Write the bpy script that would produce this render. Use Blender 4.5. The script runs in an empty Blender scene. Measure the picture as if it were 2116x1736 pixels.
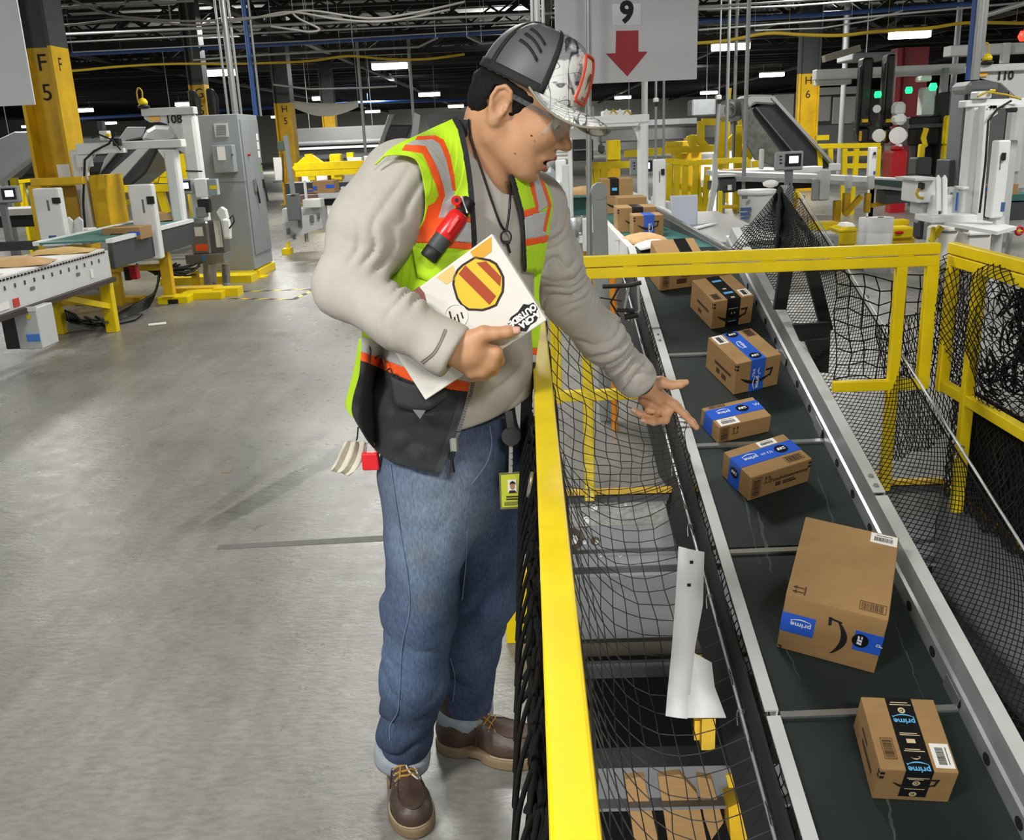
import bpy, bmesh, math, random
import numpy as np
from mathutils import Vector, Matrix
random.seed(7)
SC = bpy.context.scene
COL = SC.collection
PI = math.pi

# ------------------------------------------------------------------ camera
FPX, CX, CY, CAMZ = 1950.0, 1058.0, 868.0, 1.55
_vy = np.array([27.0, 586.0, -FPX]); _vy /= np.linalg.norm(_vy)
_vd = np.array([272.0, -(FPX * FPX + 27 * 272) / 586, -FPX]); _vd /= np.linalg.norm(_vd)
_vz = -_vd; _vx = np.cross(_vy, _vz)
CR = np.stack([_vx, _vy, _vz], 0)          # camera axes -> world axes
CAM = np.array([0.0, 0.0, CAMZ])
cd = bpy.data.cameras.new('camera'); cam = bpy.data.objects.new('camera', cd); COL.objects.link(cam)
cd.sensor_fit = 'HORIZONTAL'; cd.sensor_width = 36.0; cd.lens = 36.0 * FPX / 2116.0
cd.clip_start = 0.05; cd.clip_end = 400
cam.matrix_world = Matrix.Translation(Vector(CAM)) @ Matrix([list(r) for r in CR]).to_4x4()
SC.camera = cam

# ------------------------------------------------------------------ light
W = bpy.data.worlds.new('hall'); SC.world = W; W.use_nodes = True
W.node_tree.nodes['Background'].inputs[0].default_value = (0.93, 0.97, 1.0, 1)
W.node_tree.nodes['Background'].inputs[1].default_value = 0.23
SC.view_settings.view_transform = 'Standard'
SC.view_settings.look = 'None'
SC.view_settings.exposure = 0.0
SC.view_settings.gamma = 1.0
SC.view_settings.use_curve_mapping = False
LAMP_Z = 4.0
LAMP_W = 170.0          # watts of the fixtures near the camera
LAMP_COL = (1.0, 0.985, 0.94)

# ------------------------------------------------------------------ pixel helpers
def ray(px, py):
    return CR @ np.array([px - CX, CY - py, -FPX]) / FPX
def at(px, py, Y):
    d = ray(px, py); return Vector(CAM + d * (Y / d[1]))
def onz(px, py, z):
    d = ray(px, py); return Vector(CAM + d * ((z - CAMZ) / d[2]))
def onx(px, py, x):
    d = ray(px, py); return Vector(CAM + d * (x / d[0]))
def ppm(Y, z=1.2):
    return FPX / (Y * 0.9576 + (CAMZ - z) * 0.287)

# ------------------------------------------------------------------ materials
def lin(h):
    if isinstance(h, str):
        c = [int(h[i:i + 2], 16) / 255 for i in (0, 2, 4)]
        return tuple(x / 12.92 if x <= 0.04045 else ((x + 0.055) / 1.055) ** 2.4 for x in c)
    return tuple(h)
MATS = {}
def mat(name, col, rough=0.5, metal=0.0, var=0.0, scale=8.0, bump=0.0, bscale=60.0, emit=0.0, alpha=1.0, spec=0.5, trans=0.0, stretch=None, col2=None):
    if name in MATS: return MATS[name]
    m = bpy.data.materials.new(name); m.use_nodes = True; MATS[name] = m
    nt = m.node_tree; N = nt.nodes; L = nt.links; b = N['Principled BSDF']
    c = lin(col)
    b.inputs['Base Color'].default_value = (*c, 1)
    b.inputs['Roughness'].default_value = rough; b.inputs['Metallic'].default_value = metal
    b.inputs['Specular IOR Level'].default_value = spec
    if alpha < 1: b.inputs['Alpha'].default_value = alpha
    if trans: b.inputs['Transmission Weight'].default_value = trans
    if emit:
        b.inputs['Emission Color'].default_value = (*c, 1); b.inputs['Emission Strength'].default_value = emit
    if var or bump:
        tc = N.new('ShaderNodeTexCoord'); mp = N.new('ShaderNodeMapping')
        L.new(tc.outputs['Object'], mp.inputs['Vector'])
        if stretch: mp.inputs['Scale'].default_value = stretch
    if var:
        nz = N.new('ShaderNodeTexNoise'); nz.inputs['Scale'].default_value = scale; nz.inputs['Detail'].default_value = 6; nz.inputs['Roughness'].default_value = 0.6
        L.new(mp.outputs[0], nz.inputs['Vector'])
        rp = N.new('ShaderNodeValToRGB'); e = rp.color_ramp.elements
        c2 = lin(col2) if col2 else tuple(min(1, x * (1 + var)) for x in c)
        e[0].position = 0.32; e[1].position = 0.68
        e[0].color = (*[x * (1 - var) for x in c], 1) if not col2 else (*c, 1); e[1].color = (*c2, 1)
        L.new(nz.outputs['Fac'], rp.inputs[0]); L.new(rp.outputs[0], b.inputs['Base Color'])
    if bump:
        n2 = N.new('ShaderNodeTexNoise'); n2.inputs['Scale'].default_value = bscale; n2.inputs['Detail'].default_value = 4
        L.new(mp.outputs[0], n2.inputs['Vector'])
        bp = N.new('ShaderNodeBump'); bp.inputs['Strength'].default_value = bump; bp.inputs['Distance'].default_value = 0.01
        L.new(n2.outputs['Fac'], bp.inputs['Height']); L.new(bp.outputs[0], b.inputs['Normal'])
    return m
YEL = mat('safety_yellow', 'e4c808', 0.38, var=0.10, scale=5, spec=0.4)
YELB = mat('worn_yellow', 'd2a80a', 0.5, var=0.18, scale=4)
WHT = mat('white_paint', 'dfe1e0', 0.45, var=0.05, scale=3)
WHTG = mat('light_grey_paint', 'c3c6c6', 0.45, var=0.06, scale=4)
GRY = mat('machine_grey', '8f9495', 0.45, var=0.06, scale=3)
DGRY = mat('dark_grey', '3d4143', 0.55, var=0.12, scale=5)
MGRY = mat('mid_grey', '6c7071', 0.5, var=0.1, scale=5)
BLK = mat('black_plastic', '121314', 0.5, var=0.1, scale=12)
BLKM = mat('black_steel', '161718', 0.55)
GALV = mat('galvanised_steel', 'a9adae', 0.42, 0.55, var=0.10, scale=9)
ALU = mat('aluminium', 'c4c6c6', 0.3, 0.8, var=0.05, scale=20)
STAIN = mat('stainless_steel', '9a9896', 0.32, 0.75, var=0.06, scale=10, stretch=(1, 1, 12))
RED = mat('signal_red', 'b3151a', 0.4)
ORG = mat('label_orange', 'ef5a12', 0.5)
BLUE = mat('label_blue', '2a6fc4', 0.5)
GBELT = mat('green_belt', '2f6560', 0.6, var=0.1, scale=10)
DBELT = mat('dark_green_belt', '172322', 0.62, var=0.25, scale=3.0, bump=0.06, bscale=180)
LAMPM = mat('lamp_diffuser', 'fffbe8', 0.5, emit=9.0)
SCRN = mat('lit_screen', 'c9dcff', 0.4, emit=1.3)
PAPER = mat('white_label_paper', 'eceae6', 0.6)
INK = mat('black_ink', '16130f', 0.7)
CARD = mat('cardboard', 'a07d50', 0.8, var=0.07, scale=7, stretch=(1, 1, 7), bump=0.03, bscale=120)
CARDD = mat('cardboard_print', '47331d', 0.8)
TAPEB = mat('blue_tape', '2b5fd0', 0.28, spec=0.6)
TAPEK = mat('black_tape', '131417', 0.25, spec=0.6)
TAPEW = mat('tape_print_white', 'dfe6f2', 0.4)
TAPEC = mat('tape_print_cyan', '63b4ea', 0.4)
TAPET = mat('tape_print_tan', 'd6c09a', 0.4)
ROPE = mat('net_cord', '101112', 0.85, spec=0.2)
ROPEG = mat('net_cord_lit', '2d2c2a', 0.85, spec=0.2)  # lit copy of the black cord, brightened by its colour
KRAFT = mat('kraft_mailer', 'c9a271', 0.7, var=0.1, scale=12)

# ------------------------------------------------------------------ mesh builder
class MB:
    def __init__(s): s.v = []; s.f = []; s.mi = []; s.sm = []
    def add(s, vs, fs, mi=0, smooth=False):
        o = len(s.v); s.v += [tuple(p) for p in vs]
        for f in fs: s.f.append(tuple(i + o for i in f)); s.mi.append(mi); s.sm.append(smooth)
        return s
    def box(s, c, size, rot=None, mi=0):
        hx, hy, hz = size[0] / 2, size[1] / 2, size[2] / 2
        vs = [Vector((x, y, z)) for x in (-hx, hx) for y in (-hy, hy) for z in (-hz, hz)]
        if rot is not None: vs = [rot @ v for v in vs]
        c = Vector(c)
        return s.add([v + c for v in vs], [(0, 1, 3, 2), (4, 6, 7, 5), (0, 4, 5, 1), (2, 3, 7, 6), (0, 2, 6, 4), (1, 5, 7, 3)], mi)
    def bb(s, a, b, mi=0):
        a, b = Vector(a), Vector(b); return s.box((a + b) / 2, [abs(b[i] - a[i]) for i in range(3)], None, mi)
    def bar(s, a, b, w, h, up=(0, 0, 1), mi=0):
        a, b = Vector(a), Vector(b); d = b - a; L = d.length
        if L < 1e-6: return s
        z = d / L; u = Vector(up)
        if abs(z.dot(u)) > 0.98: u = Vector((0, 1, 0))
        x = u.cross(z).normalized(); y = z.cross(x)
        R = Matrix((x, y, z)).transposed()
        return s.box((a + b) / 2, (w, h, L), R, mi)
    def cyl(s, a, b, r1, r2=None, n=12, mi=0, caps=True):
        a, b = Vector(a), Vector(b); r2 = r1 if r2 is None else r2
        z = (b - a).normalized(); u = Vector((0, 0, 1)) if abs(z.z) < 0.9 else Vector((1, 0, 0))
        x = u.cross(z).normalized(); y = z.cross(x)
        vs = []
        for p, r in ((a, r1), (b, r2)):
            for i in range(n):
                t = 2 * PI * i / n; vs.append(p + (x * math.cos(t) + y * math.sin(t)) * r)
        s.add(vs, [(i, (i + 1) % n, n + (i + 1) % n, n + i) for i in range(n)], mi, n > 6)
        if caps: s.add(vs[:n], [tuple(range(n - 1, -1, -1))], mi); s.add(vs[n:], [tuple(range(n))], mi)
        return s
    def tube(s, pts, r, n=6, mi=0, closed=False, smooth=True):
        pts = [Vector(p) for p in pts]; m = len(pts)
        if m < 2: return s
        vs = []; prev = None
        for k in range(m):
            if closed: t = pts[(k + 1) % m] - pts[k - 1]
            else: t = pts[min(k + 1, m - 1)] - pts[max(k - 1, 0)]
            if t.length < 1e-9: t = Vector((0, 0, 1))
            t.normalize()
            if prev is None:
                u = Vector((0, 0, 1)) if abs(t.z) < 0.9 else Vector((1, 0, 0)); x = u.cross(t).normalized()
            else:
                x = prev - t * prev.dot(t)
                x = x.normalized() if x.length > 1e-6 else Vector((1, 0, 0))
            prev = x; y = t.cross(x); rr = r[k] if hasattr(r, '__len__') else r
            for i in range(n):
                a = 2 * PI * i / n; vs.append(pts[k] + (x * math.cos(a) + y * math.sin(a)) * rr)
        fs = []
        for k in range(m if closed else m - 1):
            q = (k + 1) % m
            for i in range(n):
                j = (i + 1) % n; fs.append((k * n + i, k * n + j, q * n + j, q * n + i))
        s.add(vs, fs, mi, smooth)
        if not closed:
            s.add(vs[:n], [tuple(range(n - 1, -1, -1))], mi); s.add(vs[-n:], [tuple(range(n))], mi)
        return s
    def prism(s, poly, off, mi=0):          # planar polygon of 3-D points pushed along off
        n = len(poly); p = [Vector(q) for q in poly]; o = Vector(off)
        return s.add(p + [q + o for q in p], [tuple(range(n - 1, -1, -1)), tuple(range(n, 2 * n))] + [(i, (i + 1) % n, n + (i + 1) % n, n + i) for i in range(n)], mi)
    def lathe(s, prof, c=(0, 0, 0), n=20, mi=0, rot=None):
        vs = []; c = Vector(c)
        for r, z in prof:
            for i in range(n):
                a = 2 * PI * i / n; q = Vector((r * math.cos(a), r * math.sin(a), z))
                if rot is not None: q = rot @ q
                vs.append(q + c)
        fs = [(k * n + i, k * n + (i + 1) % n, (k + 1) * n + (i + 1) % n, (k + 1) * n + i) for k in range(len(prof) - 1) for i in range(n)]
        fs += [tuple(range(n - 1, -1, -1)), tuple(range((len(prof) - 1) * n, len(prof) * n))]
        return s.add(vs, fs, mi, True)
    def grid(s, P, mi=0, smooth=True, closed_u=False):   # P[row][col] of points
        R, Cn = len(P), len(P[0]); vs = [q for r in P for q in r]
        fs = []
        for i in range(R - 1):
            for j in range(Cn if closed_u else Cn - 1):
                k = (j + 1) % Cn; fs.append((i * Cn + j, i * Cn + k, (i + 1) * Cn + k, (i + 1) * Cn + j))
        return s.add(vs, fs, mi, smooth)
    def quad(s, a, b, c, d, mi=0): return s.add([a, b, c, d], [(0, 1, 2, 3)], mi)

def root_of(o):
    while o.parent is not None: o = o.parent
    return o
def obj(name, mb, m, parent=None, bevel=0.0, seg=1, local=False, solid=0.0, subsurf=0):
    me = bpy.data.meshes.new(name)
    vs = mb.v
    if parent is not None and not local:
        l = root_of(parent).location; vs = [(p[0] - l.x, p[1] - l.y, p[2] - l.z) for p in vs]
    me.from_pydata([tuple(map(float, p)) for p in vs], [], mb.f)
    ms = m if isinstance(m, (list, tuple)) else [m]
    for q in ms: me.materials.append(q)
    me.polygons.foreach_set('material_index', mb.mi); me.polygons.foreach_set('use_smooth', mb.sm)
    bm = bmesh.new(); bm.from_mesh(me); bmesh.ops.recalc_face_normals(bm, faces=bm.faces); bm.to_mesh(me); bm.free()
    me.update()
    o = bpy.data.objects.new(name, me); COL.objects.link(o)
    if parent is not None: o.parent = parent
    if solid:
        d = o.modifiers.new('solid', 'SOLIDIFY'); d.thickness = abs(solid); d.offset = 1 if solid > 0 else -1
    if bevel:
        d = o.modifiers.new('bevel', 'BEVEL'); d.width = bevel; d.segments = seg; d.limit_method = 'ANGLE'; d.angle_limit = 0.7
    if subsurf:
        d = o.modifiers.new('sub', 'SUBSURF'); d.levels = subsurf; d.render_levels = subsurf
    return o
def tag(o, label, cat, group=None, kind=None):
    o['label'] = label; o['category'] = cat
    if group: o['group'] = group
    if kind: o['kind'] = kind
    return o
def thing(name, label, cat, loc=(0, 0, 0), rz=0.0, group=None):
    o = bpy.data.objects.new(name, None); COL.objects.link(o); o.location = loc; o.rotation_euler = (0, 0, rz); o.empty_display_size = 0.1
    return tag(o, label, cat, group)
def struct(name, mb, m, parent=None, **k):
    o = obj(name, mb, m, parent, **k)
    if parent is None: o['kind'] = 'structure'
    return o
def dup(root, loc, rz=None, label=None, group=None):
    r = root.copy(); COL.objects.link(r); r.location = loc
    if rz is not None: r.rotation_euler = (0, 0, rz)
    if label: r['label'] = label
    if group: r['group'] = group
    for ch in list(root.children):
        c = ch.copy(); COL.objects.link(c); c.parent = r
        for g in list(ch.children):
            d = g.copy(); COL.objects.link(d); d.parent = c
    return r
# lettering: flat glyph outlines as a thin mesh; M places the text plane (x right, y up, z out)
def text_mb(s, size, Mx, depth=0.0006, align='CENTER', bold=0.0):
    cu = bpy.data.curves.new('t', 'FONT'); cu.body = s; cu.size = size; cu.align_x = align; cu.align_y = 'CENTER'; cu.extrude = depth; cu.offset = bold; cu.resolution_u = 3
    o = bpy.data.objects.new('t', cu); COL.objects.link(o)
    dg = bpy.context.evaluated_depsgraph_get(); me = bpy.data.meshes.new_from_object(o.evaluated_get(dg))
    mb = MB(); mb.add([Mx @ v.co for v in me.vertices], [tuple(p.vertices) for p in me.polygons])
    bpy.data.objects.remove(o); bpy.data.curves.remove(cu); bpy.data.meshes.remove(me)
    return mb
def frame(o, x, y):                # matrix with given in-plane axes
    x = Vector(x).normalized(); y = Vector(y); y = (y - x * y.dot(x)).normalized(); z = x.cross(y)
    Mx = Matrix((x, y, z)).transposed().to_4x4(); Mx.translation = Vector(o); return Mx
FRONT = lambda o: frame(o, (1, 0, 0), (0, 0, 1))     # text plane that faces the camera (-Y)
def prect(x0, y0, x1, y1, Y, d, mb=None, mi=0):
    """axis-aligned box whose front face at depth Y spans the pixel rectangle; d goes back"""
    mb = mb or MB(); a = at((x0 + x1) / 2, y1, Y); b = at((x0 + x1) / 2, y0, Y)
    l = at(x0, (y0 + y1) / 2, Y).x; r = at(x1, (y0 + y1) / 2, Y).x
    return mb.bb((l, Y, a.z), (r, Y + d, b.z), mi)
def smoothpath(pts, n=8):
    P = [Vector(p) for p in pts]; out = []
    for i in range(len(P) - 1):
        p0, p1, p2, p3 = P[max(i - 1, 0)], P[i], P[i + 1], P[min(i + 2, len(P) - 1)]
        for k in range(n):
            t = k / n
            out.append(0.5 * ((2 * p1) + (p2 - p0) * t + (2 * p0 - 5 * p1 + 4 * p2 - p3) * t * t + (3 * p1 - p0 - 3 * p2 + p3) * t ** 3))
    return out + [P[-1]]
# ================================================================== the setting
PX0, PX1, PY0, PY1 = 0.07, 1.80, -1.5, 3.98        # opening in the mezzanine floor
def floor_material():
    m = bpy.data.materials.new('concrete_floor'); m.use_nodes = True; nt = m.node_tree; N = nt.nodes; L = nt.links; b = N['Principled BSDF']
    tc = N.new('ShaderNodeTexCoord')
    def noise(sc, det=6, st=(1, 1, 1), rgh=0.6):
        mp = N.new('ShaderNodeMapping'); mp.inputs['Scale'].default_value = st; L.new(tc.outputs['Object'], mp.inputs[0])
        n = N.new('ShaderNodeTexNoise'); n.inputs['Scale'].default_value = sc; n.inputs['Detail'].default_value = det; n.inputs['Roughness'].default_value = rgh
        L.new(mp.outputs[0], n.inputs['Vector']); return n.outputs['Fac']
    def ramp(src, p0, c0, p1, c1):
        r = N.new('ShaderNodeValToRGB'); e = r.color_ramp.elements; e[0].position = p0; e[1].position = p1; e[0].color = (*c0, 1); e[1].color = (*c1, 1); L.new(src, r.inputs[0]); return r.outputs[0]
    def mix(a, bb, f, mode='MULTIPLY'):
        x = N.new('ShaderNodeMix'); x.data_type = 'RGBA'; x.blend_type = mode
        if isinstance(f, float): x.inputs['Factor'].default_value = f
        else: L.new(f, x.inputs['Factor'])
        L.new(a, x.inputs['A']); L.new(bb, x.inputs['B']); return x.outputs['Result']
    base = ramp(noise(1.1), 0.35, lin('7b7a75'), 0.68, lin('92918b'))
    fine = ramp(noise(38, 5, (0.6, 1.5, 1)), 0.36, (0.70, 0.70, 0.69), 0.60, (1, 1, 1))
    c = mix(base, fine, 0.75)
    speck = ramp(noise(70, 2), 0.20, (0.45, 0.44, 0.42), 0.27, (1, 1, 1)); c = mix(c, speck, 0.6)
    strk = ramp(noise(3.0, 4, (3.2, 0.25, 1)), 0.42, (0.87, 0.87, 0.86), 0.6, (1, 1, 1)); c = mix(c, strk, 0.8)
    # wheel marks: bands along straight lines on the slab
    sp = N.new('ShaderNodeSeparateXYZ'); L.new(tc.outputs['Object'], sp.inputs[0])
    def math_(op, a, bb=None, cl=False):
        x = N.new('ShaderNodeMath'); x.operation = op; x.use_clamp = cl
        for i, v in enumerate((a, bb)):
            if v is None: continue
            if isinstance(v, (int, float)): x.inputs[i].default_value = v
            else: L.new(v, x.inputs[i])
        return x.outputs[0]
    wob = math_('MULTIPLY', math_('SUBTRACT', noise(2.5, 3), 0.5), 0.12)
    rag = noise(6, 4)
    def band(p, q, w, dark, feather=0.02):
        nonlocal c
        dx, dy = q[0] - p[0], q[1] - p[1]; l = math.hypot(dx, dy); nx, ny = -dy / l, dx / l
        d = math_('ADD', math_('ADD', math_('MULTIPLY', sp.outputs[0], nx), math_('MULTIPLY', sp.outputs[1], ny)), -(p[0] * nx + p[1] * ny))
        d = math_('ABSOLUTE', math_('ADD', d, wob))
        f = math_('SUBTRACT', 1.0, math_('DIVIDE', math_('SUBTRACT', d, w), feather), True)
        f = math_('MINIMUM', f, 1.0, True)
        t = math_('ADD', math_('MULTIPLY', sp.outputs[0], dx / l), math_('ADD', math_('MULTIPLY', sp.outputs[1], dy / l), -(p[0] * dx + p[1] * dy) / l))
        e = math_('MULTIPLY', math_('MULTIPLY', t, 4.0, True), math_('MULTIPLY', math_('SUBTRACT', l, t), 4.0, True))
        f = math_('MULTIPLY', math_('MULTIPLY', f, e), math_('ADD', math_('MULTIPLY', rag, 1.3), 0.05, True))
        x = N.new('ShaderNodeMix'); x.data_type = 'RGBA'; x.blend_type = 'MULTIPLY'; L.new(math_('MULTIPLY', f, dark), x.inputs['Factor']); L.new(c, x.inputs['A']); x.inputs['B'].default_value = (0.35, 0.35, 0.33, 1); c = x.outputs['Result']
    a = onz(405, 1110, 0); bq = onz(760, 900, 0); band((a.x, a.y), (bq.x, bq.y), 0.055, 0.95)
    a = onz(330, 1130, 0); bq = onz(690, 880, 0); band((a.x, a.y), (bq.x, bq.y), 0.03, 0.45)
    a = onz(0, 1400, 0); bq = onz(180, 1220, 0); band((a.x, a.y), (bq.x, bq.y), 0.012, 0.3)
    a = onz(130, 1150, 0); bq = onz(290, 1090, 0); band((a.x, a.y), (bq.x, bq.y), 0.006, 0.5, 0.006)
    a = onz(560, 1475, 0); bq = onz(780, 1455, 0); band((a.x, a.y), (bq.x, bq.y), 0.002, 0.5, 0.004)
    L.new(c, b.inputs['Base Color'])
    rr = ramp(noise(9, 5), 0.3, (0.24,) * 3, 0.7, (0.40,) * 3); L.new(rr, b.inputs['Roughness'])
    bp = N.new('ShaderNodeBump'); bp.inputs['Strength'].default_value = 0.22; bp.inputs['Distance'].default_value = 0.012; L.new(noise(22, 6, (0.7, 1.4, 1), 0.65), bp.inputs['Height']); L.new(bp.outputs[0], b.inputs['Normal'])
    b.inputs['Specular IOR Level'].default_value = 0.5
    return m
FLOOR = floor_material()
mb = MB(); Z0 = -0.16
mb.bb((-70, -6, Z0), (PX0, 130, 0)); mb.bb((PX1, -6, Z0), (70, 130, 0)); mb.bb((PX0, PY1, Z0), (PX1, 130, 0))
floor = struct('floor', mb, FLOOR)
# dark painted strip across the slab, joint lines
a, b2 = onz(450, 1131, 0), onz(805, 1112, 0)
d = (b2 - a).normalized(); n_ = Vector((-d.y, d.x, 0)); mb = MB(); w = 0.024
mb.prism([a - n_ * w, b2 - n_ * w * 1.2, b2 + n_ * w * 1.2, a + n_ * w * 0.8], (0, 0, 0.0012))
obj('floor_stripe', mb, mat('dark_floor_stripe', '5c5b56', 0.6, var=0.15, scale=20), floor)
# lower level far below the opening
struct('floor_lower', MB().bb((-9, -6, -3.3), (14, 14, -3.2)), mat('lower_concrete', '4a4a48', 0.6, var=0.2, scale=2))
# edge of the opening: yellow toe angle, steel edge beams
pit = thing('floor_edge_beam', 'grey bolted steel edge beam below yellow toe line at far end of floor opening', 'beam', (0.6, 4.0, 0))
mb = MB(); mb.bb((0.0, 3.955, 0.0), (PX1, 3.985, 0.02)); obj('toe_strip', mb, YELB, pit)
mb = MB(); mb.bb((PX0, 3.99, -0.30), (PX1, 4.02, -0.045)); mb.bb((PX0, 3.93, -0.39), (PX1, 4.10, -0.375)); mb.bb((PX0, 3.96, -0.30), (PX1, 3.99, -0.288)); mb.bb((PX0, 3.98, -0.375), (PX1, 4.0, -0.30), 0)
obj('web', mb, mat('beam_grey', '85878a', 0.55, 0.2, var=0.14, scale=4), pit)
mb = MB(); mb.bb((PX0, 3.97, -0.045), (PX1, 4.03, -0.012)); obj('top_flange', mb, DGRY, pit)  # dark bar paints in the shadow gap below the toe strip
for (px, py, r) in ((1227, 1047, 10), (1212, 1072, 11), (1182, 1113, 16), (1208, 1118, 6), (1232, 1118, 6), (1292, 1040, 5), (1241, 1146, 4), (1281, 1146, 4)):
    c = at(px, py, 3.985); q = r / ppm(4, c.z)
    o = obj('bolt', MB().cyl(c + Vector((0, 0.012, 0)), c - Vector((0, 0.014, 0)), q, q * 0.75, 8).cyl(c - Vector((0, .014, 0)), c - Vector((0, .02, 0)), q * .45, q * .4, 6), GALV, pit)
for (px, py, r) in ((1225, 1047, 17), (1208, 1076, 18), (1180, 1116, 27), (1230, 1119, 10)):
    c = at(px, py, 3.985); q = r / ppm(4, c.z)
    obj('rust_stain', MB().cyl(c + Vector((0, .006, 0)), c + Vector((0, .003, 0)), q, q, 10), mat('rust', '5a4a39', 0.8, var=0.3, scale=40), pit)
w2 = thing('wall_panel', 'grey sheet panel under edge beam at far end of floor opening', 'panel', (0.6, 4.4, -0.9))
obj('sheet', MB().bb((-0.6, 4.40, -0.98), (1.3, 4.43, -0.45)), mat('pit_panel_grey', '8a8d8f', 0.4, 0.2, var=0.06, scale=2), w2)
obj('lower_trim', MB().bb((-0.6, 4.36, -1.06), (1.3, 4.44, -0.98)), mat('pit_brown', '5c5448', 0.6, var=.1), w2)
b3 = thing('cross_beam', 'pale painted cross beam below grey panel in floor opening', 'beam', (0.6, 4.3, -1.15))
obj('web', MB().bb((-0.6, 4.28, -1.14), (1.3, 4.31, -1.055)), mat('beam_pale', '8f9396', 0.5, .2, var=.08), b3)
b4 = thing('channel_beam', 'grey channel beam crossing low in the floor opening above leaning cardboard', 'beam', (0.6, 3.5, -1.1))
mb = MB(); mb.bb((-0.6, 3.42, -1.19), (1.6, 3.44, -1.05)); mb.bb((-.6, 3.36, -1.205), (1.6, 3.44, -1.19)); mb.bb((-.6, 3.42, -1.05), (1.6, 3.56, -1.035))
obj('web', mb, mat('beam_mid', '7b7e80', 0.45, .3, var=.1), b4)
# right-hand side wall of the opening
w3 = thing('pit_side_beam', 'grey steel beam with yellow edge strip along right side of floor opening', 'beam', (1.8, 2, 0))
obj('web', MB().bb((1.80, -1.5, -0.50), (1.84, 3.98, -0.02)), mat('pit_side', '9b9d9c', 0.55, .2, var=.15, scale=3), w3)
obj('toe_strip', MB().bb((1.795, -1.5, 0.0), (1.815, 3.98, 0.012)), YELB, w3)
obj('flange', MB().bb((1.70, -1.5, -0.52), (1.90, 3.98, -0.50)), DGRY, w3)
# left-hand side of the opening (under the near rail)
w4 = thing('slab_edge_plate', 'dark steel plate on left edge of floor opening under yellow rail', 'plate', (0.07, 1, -0.2))
obj('plate', MB().bb((0.062, -1.5, -0.45), (0.075, 3.98, -0.005)), DGRY, w4)

# ------------------------------------------------------------------ roof
DECKZ = 4.95
deck = struct('ceiling', MB().bb((-70, -6, DECKZ), (70, 130, DECKZ + 0.1)), mat('roof_deck', '9a9a96', 0.8, var=0.1, scale=0.6))
JOI = mat('black_joist', '0e0e0f', 0.6)
def joist_mb(L=76.0, step=0.62, top=DECKZ - 0.02, bot=4.42):
    mb = MB(); mb.bb((-L / 2, -0.06, top - 0.06), (L / 2, 0.06, top)); mb.bb((-L / 2, -0.06, bot), (L / 2, 0.06, bot + 0.06))
    n = int(L / step)
    for i in range(n):
        x = -L / 2 + i * step
        za, zb = (bot + .05, top - .05) if i % 2 else (top - .05, bot + .05)
        mb.bar((x, 0, za), (x + step, 0, zb), 0.045, 0.045, (0, 1, 0))
    return mb
jo = None
for i, y in enumerate([11.5, 13.6, 15.8, 18, 20.2, 22.4, 24.8, 27.2, 29.6, 32, 34.5, 37, 39.6, 42.2, 45, 48, 51, 54, 57, 60.5, 64, 68, 72, 77, 82, 88]):
    if jo is None:
        jo = obj('joist', joist_mb(), JOI, deck); jo.location = (0, y, 0); j = jo
    else:
        j = jo.copy(); COL.objects.link(j); j.location = (0, y, 0)
    j.location.x = random.uniform(-.4, .4); j.rotation_euler.z = 0.012
pu = obj('purlin', MB().bb((-38, -.03, 4.38), (38, .03, 4.62)), JOI, deck); pu.location = (0, 36.2, 0)
for i in range(34): j = pu.copy(); COL.objects.link(j); j.location = (0, 38 + i * 1.7, 0)
# deep girders along the hall
g0 = None
for x in (-12.6, -5.9, 0.6, 6.9, 13.4, 20):
    mb = MB(); Lg = 85
    if g0 is None:
        mb.bb((-0.09, 9.5, DECKZ - .1), (.09, 95, DECKZ - .01)); mb.bb((-.09, 9.5, 4.2), (.09, 95, 4.29))
        for i in range(70):
            y = 9.5 + i * 1.22
            za, zb = (4.26, DECKZ - .06) if i % 2 else (DECKZ - .06, 4.26); mb.bar((0, y, za), (0, y + 1.22, zb), .07, .07, (1, 0, 0))
        g0 = obj('girder', mb, JOI, deck); g0.location = (x, 0, 0)
    else:
        g = g0.copy(); COL.objects.link(g); g.location = (x, 0, 0)
mb = MB(); mb.bb((-38, -.09, DECKZ - .17), (38, .09, DECKZ - .01)); mb.bb((-38, -.09, 4.12), (38, .09, 4.28))
for i in range(76):
    x = -38 + i; za, zb = (4.2, DECKZ - .1) if i % 2 else (DECKZ - .1, 4.2); mb.bar((x, 0, za), (x + 1, 0, zb), .10, .10, (0, 1, 0))
for y in (26.2, 31.0, 35.4):
    if y < 27: tr_ = obj('truss', mb, JOI, deck); q_ = tr_
    else: q_ = tr_.copy(); COL.objects.link(q_)
    q_.location = (0, y, 0); q_.rotation_euler.z = .014
# far wall of the hall
struct('wall_far', MB().bb((-70, 92, -0.1), (70, 92.3, 5)), mat('far_wall', 'b9bab6', 0.8, var=0.06, scale=.3))

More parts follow.
